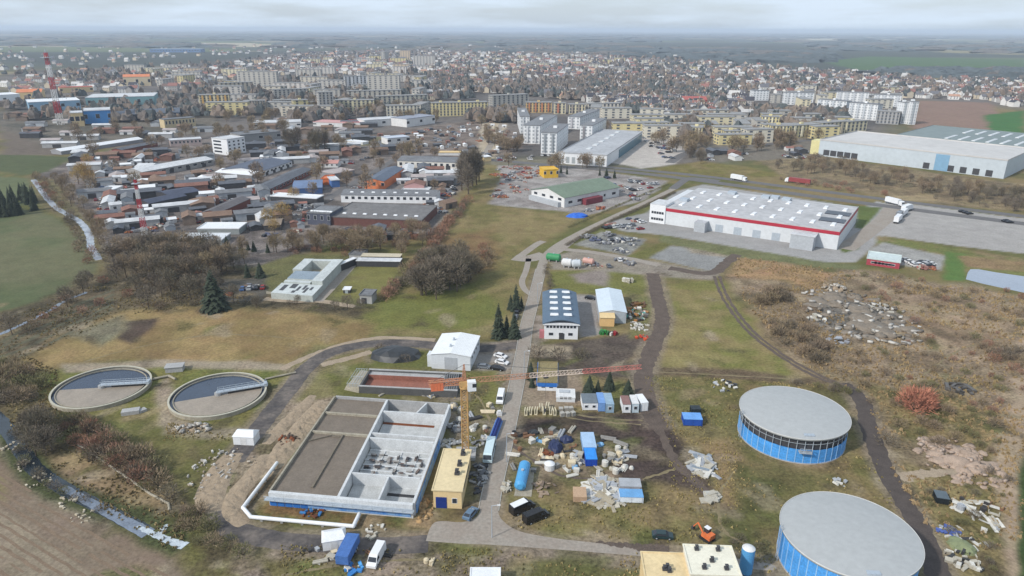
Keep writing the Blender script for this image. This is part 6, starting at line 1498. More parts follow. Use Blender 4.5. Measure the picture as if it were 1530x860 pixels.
# market
r, fr, L_, D_, H_ = hall('market_hall', 'low white market hall with a long grey roof in front of the white apartment blocks', 'market', (834, 244), (906, 249), 228, backg=(956, 210), wall=white_paint, roofm=mat('market_roof', S(176, 178, 182), .7, .2, .05), short='the white market hall', parapet=.6)
windows(r, frange(3, L_-3, 8), .8, H_*.7, 3.0, pane=mat('pale_pane', S(170, 176, 180), .3, .15, .5))
mb = MB(); mb.box(L_+.02, D_*.3, 0, L_+.4, D_*.98, H_*.8); mb.build('glazed_wall', mat('teal_glass', S(70, 120, 140), .3, .2, .2), r)
skylights(r, [(L_*.45, D_*y) for y in frange(.2, .92, 6)], H_+.2, 4, 9, mat('dull_skylight', S(206, 210, 212), .4, .12, .3))
# pumping station with courtyard
wall_ps = mat('grey_green_render', S(186, 192, 188), .85, .2, .3)
f = Frame((402, 436), (463, 440)); Hs = 4.2
P_ = {k: f.loc(*v, Hs) for k, v in dict(bl=(455, 386), br=(513, 387), fl=(404, 431), fr=(466, 436), ml=(437, 402), mr=(497, 404)).items()}
r = thing('pumping_station', 'grey flat roofed pumping station built round a courtyard, dark openings in its front terrace', 'building', f.a, f.ang)
landmark(f.world(f.L/2, 20).x, f.world(f.L/2, 20).y, 'the pumping station')
def qprism(name, pts, z0, z1, m, mt=None):
    mb = MB(); mb.prism(pts, z0, z1, 0, 1 if mt else None); return mb.build(name, [m]+([mt] if mt else []), r)
def qi(u_, v_):      # bilinear in the roof outline
    a = Vector(P_['fl']).lerp(Vector(P_['fr']), u_); b_ = Vector(P_['bl']).lerp(Vector(P_['br']), u_); p = a.lerp(b_, v_); return (p.x, p.y)
def cell(u0, u1, v0, v1): return [qi(u0, v0), qi(u1, v0), qi(u1, v1), qi(u0, v1)]
roof_ps = mat('weathered_grey_roof', S(196, 202, 202), .8, .2, .15); slate = mat('slate_blue_roof', S(142, 156, 168), .7, .2, .2)
qprism('left_wing', cell(0, .24, .62, 1), 0, Hs, wall_ps, roof_ps); qprism('right_wing', cell(.74, 1, .3, 1), 0, Hs, wall_ps, roof_ps); qprism('back_wing', cell(.241, .739, .93, 1), 0, Hs-.1, wall_ps, roof_ps)
qprism('main_block', cell(.08, .739, .36, .61), 0, Hs-.5, wall_ps, slate); qprism('terrace', cell(0, 1, 0, .295), 0, 2.6, wall_ps, roof_ps); qprism('upper_terrace', cell(.05, .7, .296, .355), 0, 3.2, wall_ps, roof_ps)
for u0, u1, v0, v1 in ((.3, .44, .16, .28), (.5, .56, .1, .22), (.62, .68, .14, .26), (.7, .76, .06, .2), (.12, .22, .08, .24), (.44, .52, .04, .1), (.8, .86, .14, .22)):
    qprism('opening', cell(u0, u1, v0, v1), 2.602, 2.66, dark_metal)
for u0, u1 in ((.3, .36), (.42, .48), (.54, .6), (.64, .7)): qprism('window', cell(u0, u1, .61, .614), 1, 3.2, glass)
qprism('courtyard_slab', cell(.242, .738, .612, .928), .02, .12, mat('courtyard_paving', S(170, 160, 140), .9, .25, .3))
mb = MB(); mb.box(0, -2.2, 0, f.L*1.04, -1.8, .9); mb.build('front_wall', concrete_old, r)
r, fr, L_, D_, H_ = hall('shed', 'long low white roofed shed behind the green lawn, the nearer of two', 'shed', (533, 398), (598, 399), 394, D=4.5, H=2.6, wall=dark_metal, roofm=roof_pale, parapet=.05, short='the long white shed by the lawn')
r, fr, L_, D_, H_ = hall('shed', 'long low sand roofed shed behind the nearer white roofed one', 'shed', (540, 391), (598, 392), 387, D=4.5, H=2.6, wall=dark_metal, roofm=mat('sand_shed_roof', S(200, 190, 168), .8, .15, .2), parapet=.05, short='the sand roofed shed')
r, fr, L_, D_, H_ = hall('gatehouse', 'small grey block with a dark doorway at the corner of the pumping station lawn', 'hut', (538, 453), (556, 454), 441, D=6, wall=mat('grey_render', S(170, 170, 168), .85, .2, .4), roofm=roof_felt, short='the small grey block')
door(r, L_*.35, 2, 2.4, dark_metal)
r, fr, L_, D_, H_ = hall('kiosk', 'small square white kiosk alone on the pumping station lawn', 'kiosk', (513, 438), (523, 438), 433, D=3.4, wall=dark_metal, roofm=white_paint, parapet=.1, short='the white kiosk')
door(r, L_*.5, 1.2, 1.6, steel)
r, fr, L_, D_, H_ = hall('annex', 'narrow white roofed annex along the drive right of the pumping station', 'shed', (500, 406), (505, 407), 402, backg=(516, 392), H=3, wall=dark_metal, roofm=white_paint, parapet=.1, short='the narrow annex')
r, fr, L_, D_, H_ = hall('garage', 'grey flat garage at the head of the pumping station drive', 'garage', (522, 386), (541, 387), 380, D=8, wall=concrete, roofm=roof_felt, short='the grey garage')
# truck park building and lorries
r, fr, L_, D_, H_ = hall('service_building', 'low building with pale roof and red lower wall beside the truck park', 'building', (1294, 395), (1343, 402), 386, D=12, wall=mat('red_white_wall', S(170, 70, 82), .7, .15, .2), roofm=mat('mint_grey_roof', S(200, 212, 212), .7, .12, .1), short='the red walled service building')
windows(r, frange(3, L_-3, 6), H_*.35, H_*.7, 2.5)
def lorry(label, a, b_, box_m, cab_m, L_=12):
    c, ang = heading(a, b_); r = thing('lorry', label, 'lorry', c, ang, 'lorries')
    mb = MB(); mb.box(-L_/2, -1.25, 1.1, L_/2-2.6, 1.25, 3.9); mb.build('cargo_box', box_m, r)
    mb = MB(); mb.profile([(L_/2-2.3, .6), (L_/2, .6), (L_/2, 1.7), (L_/2-.3, 2.9), (L_/2-.8, 3.2), (L_/2-2.3, 3.2)], -1.2, 1.2); mb.build('cab', cab_m, r)
    mb = MB(); mb.box(L_/2-.24, -1.05, 1.8, L_/2+.02, 1.05, 2.6); mb.build('windscreen', glass, r)
    mb = MB(); mb.box(-L_/2, -1, .8, L_/2-2.4, 1, 1.09); mb.build('chassis', dark_metal, r)
    for x in (-L_/2+1.2, -L_/2+2.5, L_/2-1.4):
        for y in (-1.1, 1.1): link('wheel', WHB, r, (x, y, .5))
lorry('white lorry at the near end of the truck row on the pale car park', (1336, 336), (1346, 326), white_paint, white_paint)
lorry('white lorry in the middle of the truck row, beside a dark gap', (1344, 326), (1354, 318), white_paint, white_paint)
lorry('white lorry with big box at the far end of the truck row', (1347, 318), (1362, 312), white_paint, white_paint)
lorry('white lorry parked apart at the highway edge of the pale car park', (1330, 304), (1342, 307), white_paint, white_paint)
lorry('dark lorry between two white ones in the truck row', (1338, 329), (1350, 321), car_grey, white_paint, 9)
lorry('red lorry driving on the highway behind the red banded warehouse', (1207, 276), (1176, 272), mat('lorry_red', S(150, 70, 72), .5, .15, .3), white_paint, 17)
lorry('white lorry on the highway left of the red one', (1095, 268), (1112, 271), white_paint, white_paint)
r = None
# lattice masts
def mast(label, foot, ytop, w0, w1, nseg, name='radio_mast'):
    p = G(*foot); H = Hpx(foot[0], foot[1], ytop); r = thing(name, label, 'mast', p)
    for i in range(nseg):
        a, b_ = i/nseg, (i+1)/nseg; mb = MB(); n = 3
        lattice(mb, (0, 0, H*a), (0, 0, H*b_), w0+(w1-w0)*a, w0+(w1-w0)*b_, n, max(.13, w0*.07), max(.06, w0*.022), up=Vector((0, 1, 0)))
        mb.build('mast_section', (red_paint, off_white)[(i+1) % 2] if i % 2 else red_paint, r) if False else mb.build('mast_section', off_white if i % 2 == 0 else red_paint, r)
    mb = MB(); mb.cbox((0, 0, H*.93), w1*3.5, w1*3.5, .3); mb.tube((0, 0, H), (0, 0, H*1.04), w1*.15+.05, n=6); mb.build('aerial', steel, r)
    landmark(p.x, p.y, 'the striped mast' if w0 < 5 else 'the tall striped mast')
mast('red and white lattice mast rising from the scrap yards left of the low white halls', (217, 352), 268, 2.2, .9, 6)
mast('very tall red and white lattice mast in front of the distant blue halls', (91, 186), 78, 4.8, 2.4, 6)
# ------------------------------------------------------------------ industrial quarter
IND = [
 ('factory_hall', 'white factory hall with a row of tall windows under a grey roof', (510, 302), (652, 304), 291, dict(back=(512, 282)), white_paint, roof_felt, 'gx', 1.6, 14),
 ('factory_hall', 'dark roofed long hall with red brown walls in front of the white factory hall', (494, 336), (630, 342), 324, dict(back=(512, 302)), mat('dark_brown_brick', S(112, 76, 70), .85, .25, .6), mat('grey_felt_hall', S(120, 118, 118), .85, .25, .08), 'flat', 0, 0),
 ('factory_hall', 'blue grey corner block at the left end of the red brown hall', (460, 335), (494, 337), 318, dict(back=(475, 307)), mat('blue_grey_block', S(88, 92, 108), .8, .2, .3), roof_felt, 'flat', 0, 4),
 ('shop_hall', 'orange fronted hall with a blue grey roof among the yards', (545, 282), (574, 283), 270, dict(backg=(592, 262)), mat('orange_render', S(226, 134, 88), .8, .12, .3), mat('slate_blue_hall', S(96, 106, 122), .7, .2, .1), 'gy', 1.5, 3),
 ('shop_hall', 'hall with a bright blue grey roof and blue side wall left of the street', (438, 291), (482, 289), 282, dict(D=26), mat('dusty_blue_wall', S(70, 100, 150), .6, .2, .3), mat('blue_sheet_roof', S(112, 132, 166), .6, .18, .1, wave=(.4, 'X', .12)), 'gx', 1.2, 0),
 ('shop_hall', 'small orange block at the back corner of the blue grey roofed hall', (481, 276), (495, 276), 267, dict(D=12), mat('orange_render'if 0 else 'orange_block', S(220, 120, 70), .8, .12, .3), orange, 'flat', 0, 0),
 ('shop_hall', 'small bright blue block right of the small orange block', (496, 280), (508, 279), 270, dict(D=14), mat('bright_blue_block', S(80, 120, 180), .7, .12, .3), roof_pale, 'flat', 0, 0),
 ('canopy_hall', 'open shed with a white flat canopy in front of the blue grey roofed hall', (405, 302), (474, 306), 293, dict(D=9), dark_metal, white_paint, 'flat', 0, 0),  # dark walls stand in for the shade under the open canopy
 ('brick_row', 'long red brick row with dark roof running up beside the street', (405, 290), (467, 260), 282, dict(D=13), brick_red, roof_dark, 'gx', 1.4, 12),
 ('workshop_hall', 'large dark blue roofed workshop hall with a row of white windows', (392, 264), (437, 248), 256, dict(D=32), off_white, mat('dark_slate_roof', S(92, 100, 116), .7, .2, .08), 'gx', 1.8, 8),
 ('white_hall', 'low hall with a bright white roof strip left of the dark blue roofed workshop', (322, 262), (377, 267), 257, dict(D=16), mat('shaded_grey_wall', S(130, 130, 132), .8, .2, .3), white_paint, 'gx', 1.5, 0),
 ('long_hall', 'long grey white roofed hall with dark gateways, in front of the white block of flats', (214, 266), (320, 246), 257, dict(D=18), mat('grey_block_wall', S(160, 158, 156), .8, .2, .3), roof_pale, 'gx', 1.5, 9),
 ('white_block', 'white five storey office block standing among the sheds', (319, 229), (342, 232), 206, dict(backg=(356, 226)), white_paint, roof_pale, 'flat', 0, 0),
 ('low_hall', 'low hall with a brilliant white roof behind the conifer screen, the upper of two', (296, 350), (358, 350), 342, dict(back=(292, 333)), mat('mid_grey_wall', S(150, 156, 156), .8, .15, .3), white_paint, 'flat', 0, 0),
 ('low_hall', 'lower hall with a white roof right behind the conifer screen', (262, 366), (332, 366), 359, dict(back=(268, 349)), mat('mid_grey_wall', S(150, 156, 156), .8, .15, .3), white_sheet, 'flat', 0, 0),
 ('small_house', 'small bright white flat roofed building left of the striped mast', (147, 292), (168, 292), 285, dict(D=14), off_white, white_paint, 'flat', 0, 2),
 ('long_shed', 'very long white roofed shed slanting across the yards at the far left', (92, 231), (214, 212), 226, dict(D=13), mat('shed_grey', S(150, 150, 154), .8, .15, .3), white_paint, 'gx', 1.5, 0),
 ('brick_row', 'dark red row of sheds below the long slanting white roof', (182, 229), (236, 218), 224, dict(D=10), brick_red, roof_dark, 'gx', 1.2, 0),
 ('long_shed', 'cream fronted shed right of the stream at the far left', (107, 236), (132, 235), 228, dict(D=16), mat('cream_grey_wall', S(200, 194, 184), .8, .15, .3), roof_pale, 'gx', 1.5, 3),
 ('long_shed', 'pinkish long block behind the dark red sheds', (255, 219), (302, 216), 210, dict(D=12), mat('pink_grey_wall', S(196, 176, 170), .8, .15, .3), roof_pale, 'flat', 0, 8),
 ('long_block', 'yellowish two storey block behind the pinkish one', (247, 192), (293, 188), 179, dict(D=14), mat('ochre_wall', S(206, 188, 150), .8, .15, .3), roof_felt, 'flat', 0, 9),
 ('long_hall', 'long white hall with pale grey roof at the end of the industrial street', (594, 252), (683, 255), 240, dict(back=(592, 232)), mat('warm_white_wall', S(228, 224, 216), .8, .1, .3), roof_felt, 'gx', 1.6, 10),
 ('red_row', 'low row with pink red roof beside the street junction', (480, 250), (505, 250), 244, dict(D=12), off_white, mat('pink_red_roof', S(190, 140, 132), .8, .2, .2), 'gx', 1.6, 4),
 ('shed', 'grey metal shed left of the orange fronted hall', (500, 268), (530, 262), 260, dict(D=16), mat('grey_metal_wall', S(140, 142, 146), .7, .15, .3), mat('pinkish_grey_roof', S(176, 166, 164), .7, .2, .1), 'flat', 0, 0),
 ('shed', 'red walled shed right of the orange fronted hall', (604, 285), (634, 285), 277, dict(D=12), mat('rose_wall', S(190, 150, 148), .8, .15, .3), mat('rust_brown_roof', S(140, 104, 92), .8, .2, .2), 'gy', 2, 0),
 ('shed', 'grey flat shed behind the white factory hall', (600, 288), (640, 289), 284, dict(D=10), mat('grey_metal_wall', S(140, 142, 146), .7, .15, .3), roof_pale, 'flat', 0, 0),
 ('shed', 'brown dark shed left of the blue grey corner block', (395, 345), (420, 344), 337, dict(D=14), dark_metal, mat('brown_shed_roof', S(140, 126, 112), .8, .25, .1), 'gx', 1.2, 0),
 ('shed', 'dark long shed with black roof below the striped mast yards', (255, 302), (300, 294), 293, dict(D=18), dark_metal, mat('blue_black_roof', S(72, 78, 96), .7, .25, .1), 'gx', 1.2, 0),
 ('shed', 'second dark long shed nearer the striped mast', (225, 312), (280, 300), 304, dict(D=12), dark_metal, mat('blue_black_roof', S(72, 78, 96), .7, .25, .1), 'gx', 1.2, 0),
 ('shed', 'long dark roofed shed slanting above the low white halls', (328, 328), (375, 306), 318, dict(D=10), brick_red, mat('grey_black_roof', S(100, 96, 98), .7, .25, .1), 'gx', 1.2, 0),
 ('shed', 'pale round roofed store in front of the long grey white hall', (200, 259), (225, 259), 251, dict(D=20), off_white, roof_pale, 'gx', 1.8, 0),
 ('yellow_kiosk', 'bright yellow flat building behind the green roofed hall', (813, 266), (834, 265), 254, dict(D=12), yellow, yellow, 'flat', 0, 3),
 ('kiosk', 'white long petrol station roof beyond the yards', (515, 213), (542, 216), 210, dict(D=8), off_white, white_paint, 'flat', 0, 0),
 ('kiosk', 'white workshop with blue band beside the allotments', (580, 216), (612, 213), 207, dict(D=14), off_white, mat('pale_blue_roof', S(196, 204, 216), .7, .1, .2), 'flat', 0, 3),
 ('kiosk', 'long white wall like shed at the end of the allotments', (655, 232), (688, 232), 228, dict(D=7), off_white, cream, 'flat', 0, 0),
 ('kiosk', 'cream small shed right of the tall bare tree group', (723, 241), (734, 240), 235, dict(D=8), cream, white_paint, 'flat', 0, 0),
]
for i, (nm, lab, bl, br, ty, kw, wl, rf, kd, rise, nw) in enumerate(IND):
    r, fr, L_, D_, H_ = hall(nm, lab, nm.split('_')[-1], bl, br, ty, wall=wl, roofm=rf, kind=kd, rise=rise, short='the '+' '.join(lab.replace('very ', '').split()[:4]), **kw)
    if nw: windows(r, frange(L_*.06, L_*.94, nw), H_*.45, H_*.85, min(3.5, L_/nw*.5))
    if nm == 'white_block':
        for k in range(4): windows(r, [L_*.35], H_*(.12+.22*k), H_*(.24+.22*k), L_*.5); windows(r, frange(2, D_-2, 4), H_*(.12+.22*k), H_*(.24+.22*k), 2, 'right', L_, D_)
    if nm in ('canopy_hall', 'long_hall', 'workshop_hall'):
        for x in frange(L_*.15, L_*.85, 4): door(r, x, 3.5, min(4, H_*.6), dark_metal)
    if nm in ('factory_hall',): skylights(r, [(L_*x, D_*.25) for x in frange(.1, .9, 8)], H_+(.9 if kd == 'gx' else .2), 2.2, 1.6)
# ------------------------------------------------------------------ yard filler: sheds, cars and scrap, one by one
def roomy(): pass
shed_pm = {}
SHC = (('white', off_white, roof_pale), ('grey', grey_sheet, roof_felt), ('dark', dark_metal, roof_dark), ('red roofed', off_white, mat('brick_roof', S(158, 112, 100), .8, .2, .3)), ('pale', off_white, white_paint), ('brown', mat('dusty_brown_wall', S(132, 116, 104), .85, .25, .5), mat('brown_tin_roof', S(132, 108, 92), .8, .25, .3)), ('rust red', mat('dusty_rust_wall', S(138, 104, 92), .85, .25, .5), mat('rust_roof', S(136, 98, 86), .8, .3, .3)))
def shed_proto(k, cname, wl, rf):
    q_ = random.Random(k); w_, d_, h_ = q_.uniform(6, 13), q_.uniform(5, 9), q_.uniform(2.6, 4.2); r = thing('small_shed', 'prototype', 'shed', PROTO_AT)
    mb = MB(); mb.box(-w_/2, -d_/2, 0, w_/2, d_/2, h_); mb.hexa([(-w_/2, -d_/2, h_), (w_/2, -d_/2, h_), (w_/2, d_/2, h_), (-w_/2, d_/2, h_), (-w_/2, -.02, h_+1.1), (w_/2, -.02, h_+1.1), (w_/2, .02, h_+1.1), (-w_/2, .02, h_+1.1)]); mb.build('wall', wl, r)
    mb = MB()
    for s_ in (-1, 1):
        p = [(-w_/2-.3, s_*(d_/2+.3), h_-.05), (w_/2+.3, s_*(d_/2+.3), h_-.05), (w_/2+.3, 0, h_+1.15), (-w_/2-.3, 0, h_+1.15)]
        if s_ > 0: p = [p[1], p[0], p[3], p[2]]
        mb.hexa(p+[(a, b_, c+.15) for a, b_, c in p])
    mb.build('roof', rf, r); mb = MB(); mb.box(-w_*.2, -d_/2-.06, 0, w_*.05, -d_/2+.02, h_*.75); mb.build('door', dark_metal, r); return r
SHP = [shed_proto(200+i, *c) for i, c in enumerate(SHC)]+[shed_proto(220+i, *c) for i, c in enumerate(SHC)]
def small_car(cname, m):
    mb = MB(); mb.profile([(-2.15, .3), (2.15, .3), (2.2, .75), (1.3, .95), (-1.95, 1.0), (-2.2, .9)], -.9, .9, 0); mb.profile([(1.25, .951), (.6, 1.42), (-1.2, 1.45), (-1.8, 1.001)], -.82, .82, 1, {1: .14, 2: .14}); mb.box(-1.15, -.66, 1.44, .55, .66, 1.48, 0)
    for x in (-1.35, 1.35):
        for y in (-.82, .82): mb.tube((x, y-.1, .32), (x, y+.1, .32), .32, n=8, m=2)
    return cname, mb.mesh('parked_car', [m, glass, rubber])
CARS = [small_car(n_, paint(*c)) for n_, c in (('white', (235, 235, 235)), ('silver', (180, 184, 188)), ('grey', (110, 114, 120)), ('black', (34, 34, 38)), ('dark blue', (44, 56, 92)), ('red', (150, 44, 44)), ('brown', (120, 92, 72)), ('blue', (70, 100, 150)))]
SCR = {}
def scrap(k):
    if k not in SCR:
        q_ = random.Random(300+k); mb = MB()
        for i in range(16): d = 2.6*math.sqrt(q_.random()); t = q_.uniform(0, 6.3); mb.cbox((d*math.cos(t), d*math.sin(t), q_.uniform(0, 1.2)*(1-d/3)), q_.uniform(.8, 2.6), q_.uniform(.4, 1.2), q_.uniform(.2, .9), q_.uniform(0, 3), q_.randrange(3), q_.uniform(-.4, .4))
        SCR[k] = mb.mesh('scrap_heap', [(pb(150, 84, 62), pb(180, 120, 80), pb(110, 80, 70)), (pb(120, 120, 124), pb(90, 90, 96), pb(160, 160, 160)), (W1, pb(160, 164, 170), pb(110, 112, 120)), (pb(60, 66, 90), pb(90, 96, 120), pb(60, 60, 64)), (pb(190, 120, 110), W2, pb(150, 110, 100))][k])
    return SCR[k]
SCN = ('rust brown', 'grey', 'white grey', 'dark blue', 'pinkish')
occ = [(l[0], l[1]) for l in LM]
RECT = []
for o in scene.objects:
    if o.type == 'EMPTY' and o.parent is None and o.get('category') and o.location.y > 250 and o.location.z > -1:
        for c in o.children:
            if c.name.startswith('wall'):
                v = [o.matrix_basis @ Vector(q_) for q_ in c.bound_box]; RECT.append((min(a.x for a in v)-2, min(a.y for a in v)-2, max(a.x for a in v)+2, max(a.y for a in v)+2))
def free(x, y): return not any(a <= x <= c and b_ <= y <= d for a, b_, c, d in RECT)
rf_ = random.Random(9); seen = set()
def uniq(lab, extra):
    k = 0
    while lab in seen and k < 6: lab = lab.split(',')[0]+', '+rf_.choice(extra); k += 1
    seen.add(lab); return ' '.join(lab.split()[:16])
EX = ('parked aslant', 'nose outward', 'in a row', 'apart from the rest', 'at the edge of the yard', 'close to a fence', 'by scrap', 'on bare ground', 'in the open')
def fill(poly, ncar, nshed, nscr, ang=.0, cw=(5, 3, 3, 3, 2, 2, 1, 1), sw=(2, 5, 4, 1, 3, 3, 2), scw=(3, 2, 2, 1, 2), place_=None, smax=1.0):
    W_ = [(G(*q_).x, G(*q_).y) for q_ in poly]; xs = [a for a, _ in W_]; ys = [b_ for _, b_ in W_]
    def pick():
        for _ in range(300):
            x, y = rf_.uniform(min(xs), max(xs)), rf_.uniform(min(ys), max(ys))
            if inpoly(x, y, W_) and free(x, y): return Vector((x, y, 0))
        return None
    for i in range(nshed):
        p = pick()
        if p is None: break
        pr = rf_.choices(SHP, (sw*2) if sw else None)[0]; cname = SHC[SHP.index(pr) % len(SHC)][0]; s_ = rf_.uniform(.6, 1.15)*smax
        o = dup(pr, p, ang+rf_.choice((0, PI/2))+rf_.uniform(-.1, .1), uniq('%s%s shed %s' % ('small ' if s_ < .75 else '', cname, beside(p.x, p.y)), EX), 'small sheds of the yards', s_)
        RECT.append((p.x-4, p.y-4, p.x+4, p.y+4))
    for i in range(ncar):
        p = pick()
        if p is None: break
        cname, me_ = rf_.choices(CARS, cw)[0]; row = rf_.randint(1, 4)
        base_a = ang+rf_.choice((0, PI/2))
        for j in range(row):
            pj = p+Vector((-math.sin(base_a), math.cos(base_a), 0))*2.6*j
            if not free(pj.x, pj.y): continue
            cname, me_ = rf_.choices(CARS, cw)[0]
            o = link('parked_car', me_, None, pj, base_a+rf_.uniform(-.08, .08)); tag(o, uniq('%s car %s' % (cname, beside(pj.x, pj.y)), EX), 'car', 'cars parked in the yards')
    for i in range(nscr):
        p = pick()
        if p is None: break
        k = rf_.choices(range(5), scw)[0]; o = link('scrap_heap', scrap(k), None, p, rf_.uniform(0, 6)); s_ = rf_.uniform(.5, 1.3); o.scale = (s_, s_, s_)
        tag(o, uniq('%s scrap heap %s' % (SCN[k], beside(p.x, p.y)), EX), 'scrap', 'scrap heaps of the yards')
# (polygons of the yards)
fill([(150,262),(300,262),(380,275),(440,300),(390,345),(300,335),(240,352),(170,345),(140,300)], 26, 64, 96, .5)
fill([(110,238),(330,222),(330,262),(150,275)], 6, 26, 16, .35)
fill([(375,215),(560,205),(560,240),(480,262),(380,250)], 7, 22, 8, .2)
fill([(400,300),(500,296),(490,312),(460,345),(400,355)], 5, 6, 12, .3)
fill([(520,285),(600,250),(690,260),(655,300),(655,283),(560,283)], 8, 12, 14, .1, scw=(5, 1, 1, 1, 4))
fill([(636,302),(662,308),(640,345),(632,342)], 4, 2, 12, .1, scw=(1, 2, 4, 2, 1))
fill([(480,345),(632,345),(640,356),(480,362)], 5, 3, 10, .05)
fill([(640,318),(690,262),(700,262),(655,330)], 5, 2, 6, .9)
fill([(545,205),(740,178),(785,212),(735,236),(690,232),(600,228)], 4, 90, 14, .3, smax=.6)
fill([(740,250),(800,246),(812,262),(795,282),(735,300)], 2, 0, 56, .2, scw=(2, 1, 4, 0, 6))
fill([(905,266),(1000,272),(960,296),(880,318),(850,312),(900,292)], 10, 0, 10, .4)
fill([(915,225),(960,206),(1010,222),(1005,240),(920,246)], 16, 0, 2, .3)
fill([(740,243),(830,236),(830,230),(745,236)], 5, 0, 2, .1)
fill([(905,340),(1000,300),(1020,312),(965,318),(960,345)], 5, 0, 4, .4)
fill([(1335,388),(1410,398),(1405,404),(1340,402)], 5, 0, 3, .15)
fill([(1440,318),(1520,330),(1520,336),(1440,324)], 3, 0, 0, .2, cw=(0, 0, 1, 6, 1, 0, 0, 0))
fill([(1170,225),(1225,220),(1222,235),(1180,240)], 6, 4, 2, .1)
fill([(1060,225),(1120,222),(1115,240),(1060,245)], 5, 5, 3, .1)
fill([(862,352),(900,348),(960,360),(930,378)], 1, 0, 16, .1, scw=(0, 3, 2, 1, 0))
fill([(870,388),(960,388),(960,400),(880,402)], 2, 0, 6, .1)
fill([(330,440),(395,400),(400,430),(340,455)], 2, 0, 2, .2)
fill([(260,392),(330,395),(320,410),(270,410)], 2, 0, 4, .2)
# longer sheds with roofs of many greys, set out between the halls
LSP = []
for i, (cn_, wl_, rf2) in enumerate((('grey roofed', grey_sheet, roof_felt), ('dark roofed', dark_metal, roof_dark), ('pale grey roofed', concrete, roof_pale), ('rust roofed', MATS['dusty_rust_wall'], MATS['rust_roof']), ('pinkish roofed', off_white, MATS['pinkish_grey_roof']), ('brown roofed', MATS['dusty_brown_wall'], MATS['brown_tin_roof']))):
    t_ = shed_proto(400+i, cn_, wl_, rf2); t_.name = 'long_shed'; t_.scale = (2.1, 1.25, 1.1); LSP.append((cn_, t_))
def longsheds(poly, n, ang):
    W_ = [(G(*q_).x, G(*q_).y) for q_ in poly]; xs = [a for a, _ in W_]; ys = [b_ for _, b_ in W_]; k = 0
    for _ in range(n*80):
        if k >= n: break
        x, y = rf_.uniform(min(xs), max(xs)), rf_.uniform(min(ys), max(ys))
        if not inpoly(x, y, W_) or not free(x, y) or not free(x-8, y) or not free(x+8, y): continue
        cn_, t_ = rf_.choice(LSP); s_ = rf_.uniform(.8, 1.2); k += 1
        dup(t_, Vector((x, y, 0)), ang+rf_.choice((0, 0, PI/2))+rf_.uniform(-.06, .06), uniq('long %s shed %s' % (cn_, beside(x, y)), EX), 'long sheds of the yards', (2.1*s_, 1.25*s_, 1.1)); RECT.append((x-9, y-6, x+9, y+6))
longsheds([(150,262),(300,262),(380,275),(440,300),(390,335),(300,335),(240,345),(170,345),(140,300)], 26, .45)
longsheds([(110,238),(330,222),(560,205),(590,228),(500,240),(380,250),(150,275)], 34, .3)
longsheds([(0,172),(300,172),(330,182),(300,202),(210,208),(100,222),(0,196)], 30, .15)
longsheds([(380,178),(640,176),(640,200),(560,206),(400,206)], 16, .1)
longsheds([(520,285),(600,250),(690,260),(655,283),(560,283)], 8, .1)
for _, t_ in LSP: remove(t_)
for pr in SHP: remove(pr)
mb = MB(); mb.lump((0, 0, 0), 6.5, 4, 2.0, n=14, jit=.12); tag(mb.build('tarpaulin', mat('vivid_blue_sheet', S(45, 105, 205), .5, .2, .6, bump=.4), None, G(863, 323), .1), 'vivid blue sheet over a heap at the yard edge below the green roofed hall', 'tarpaulin')
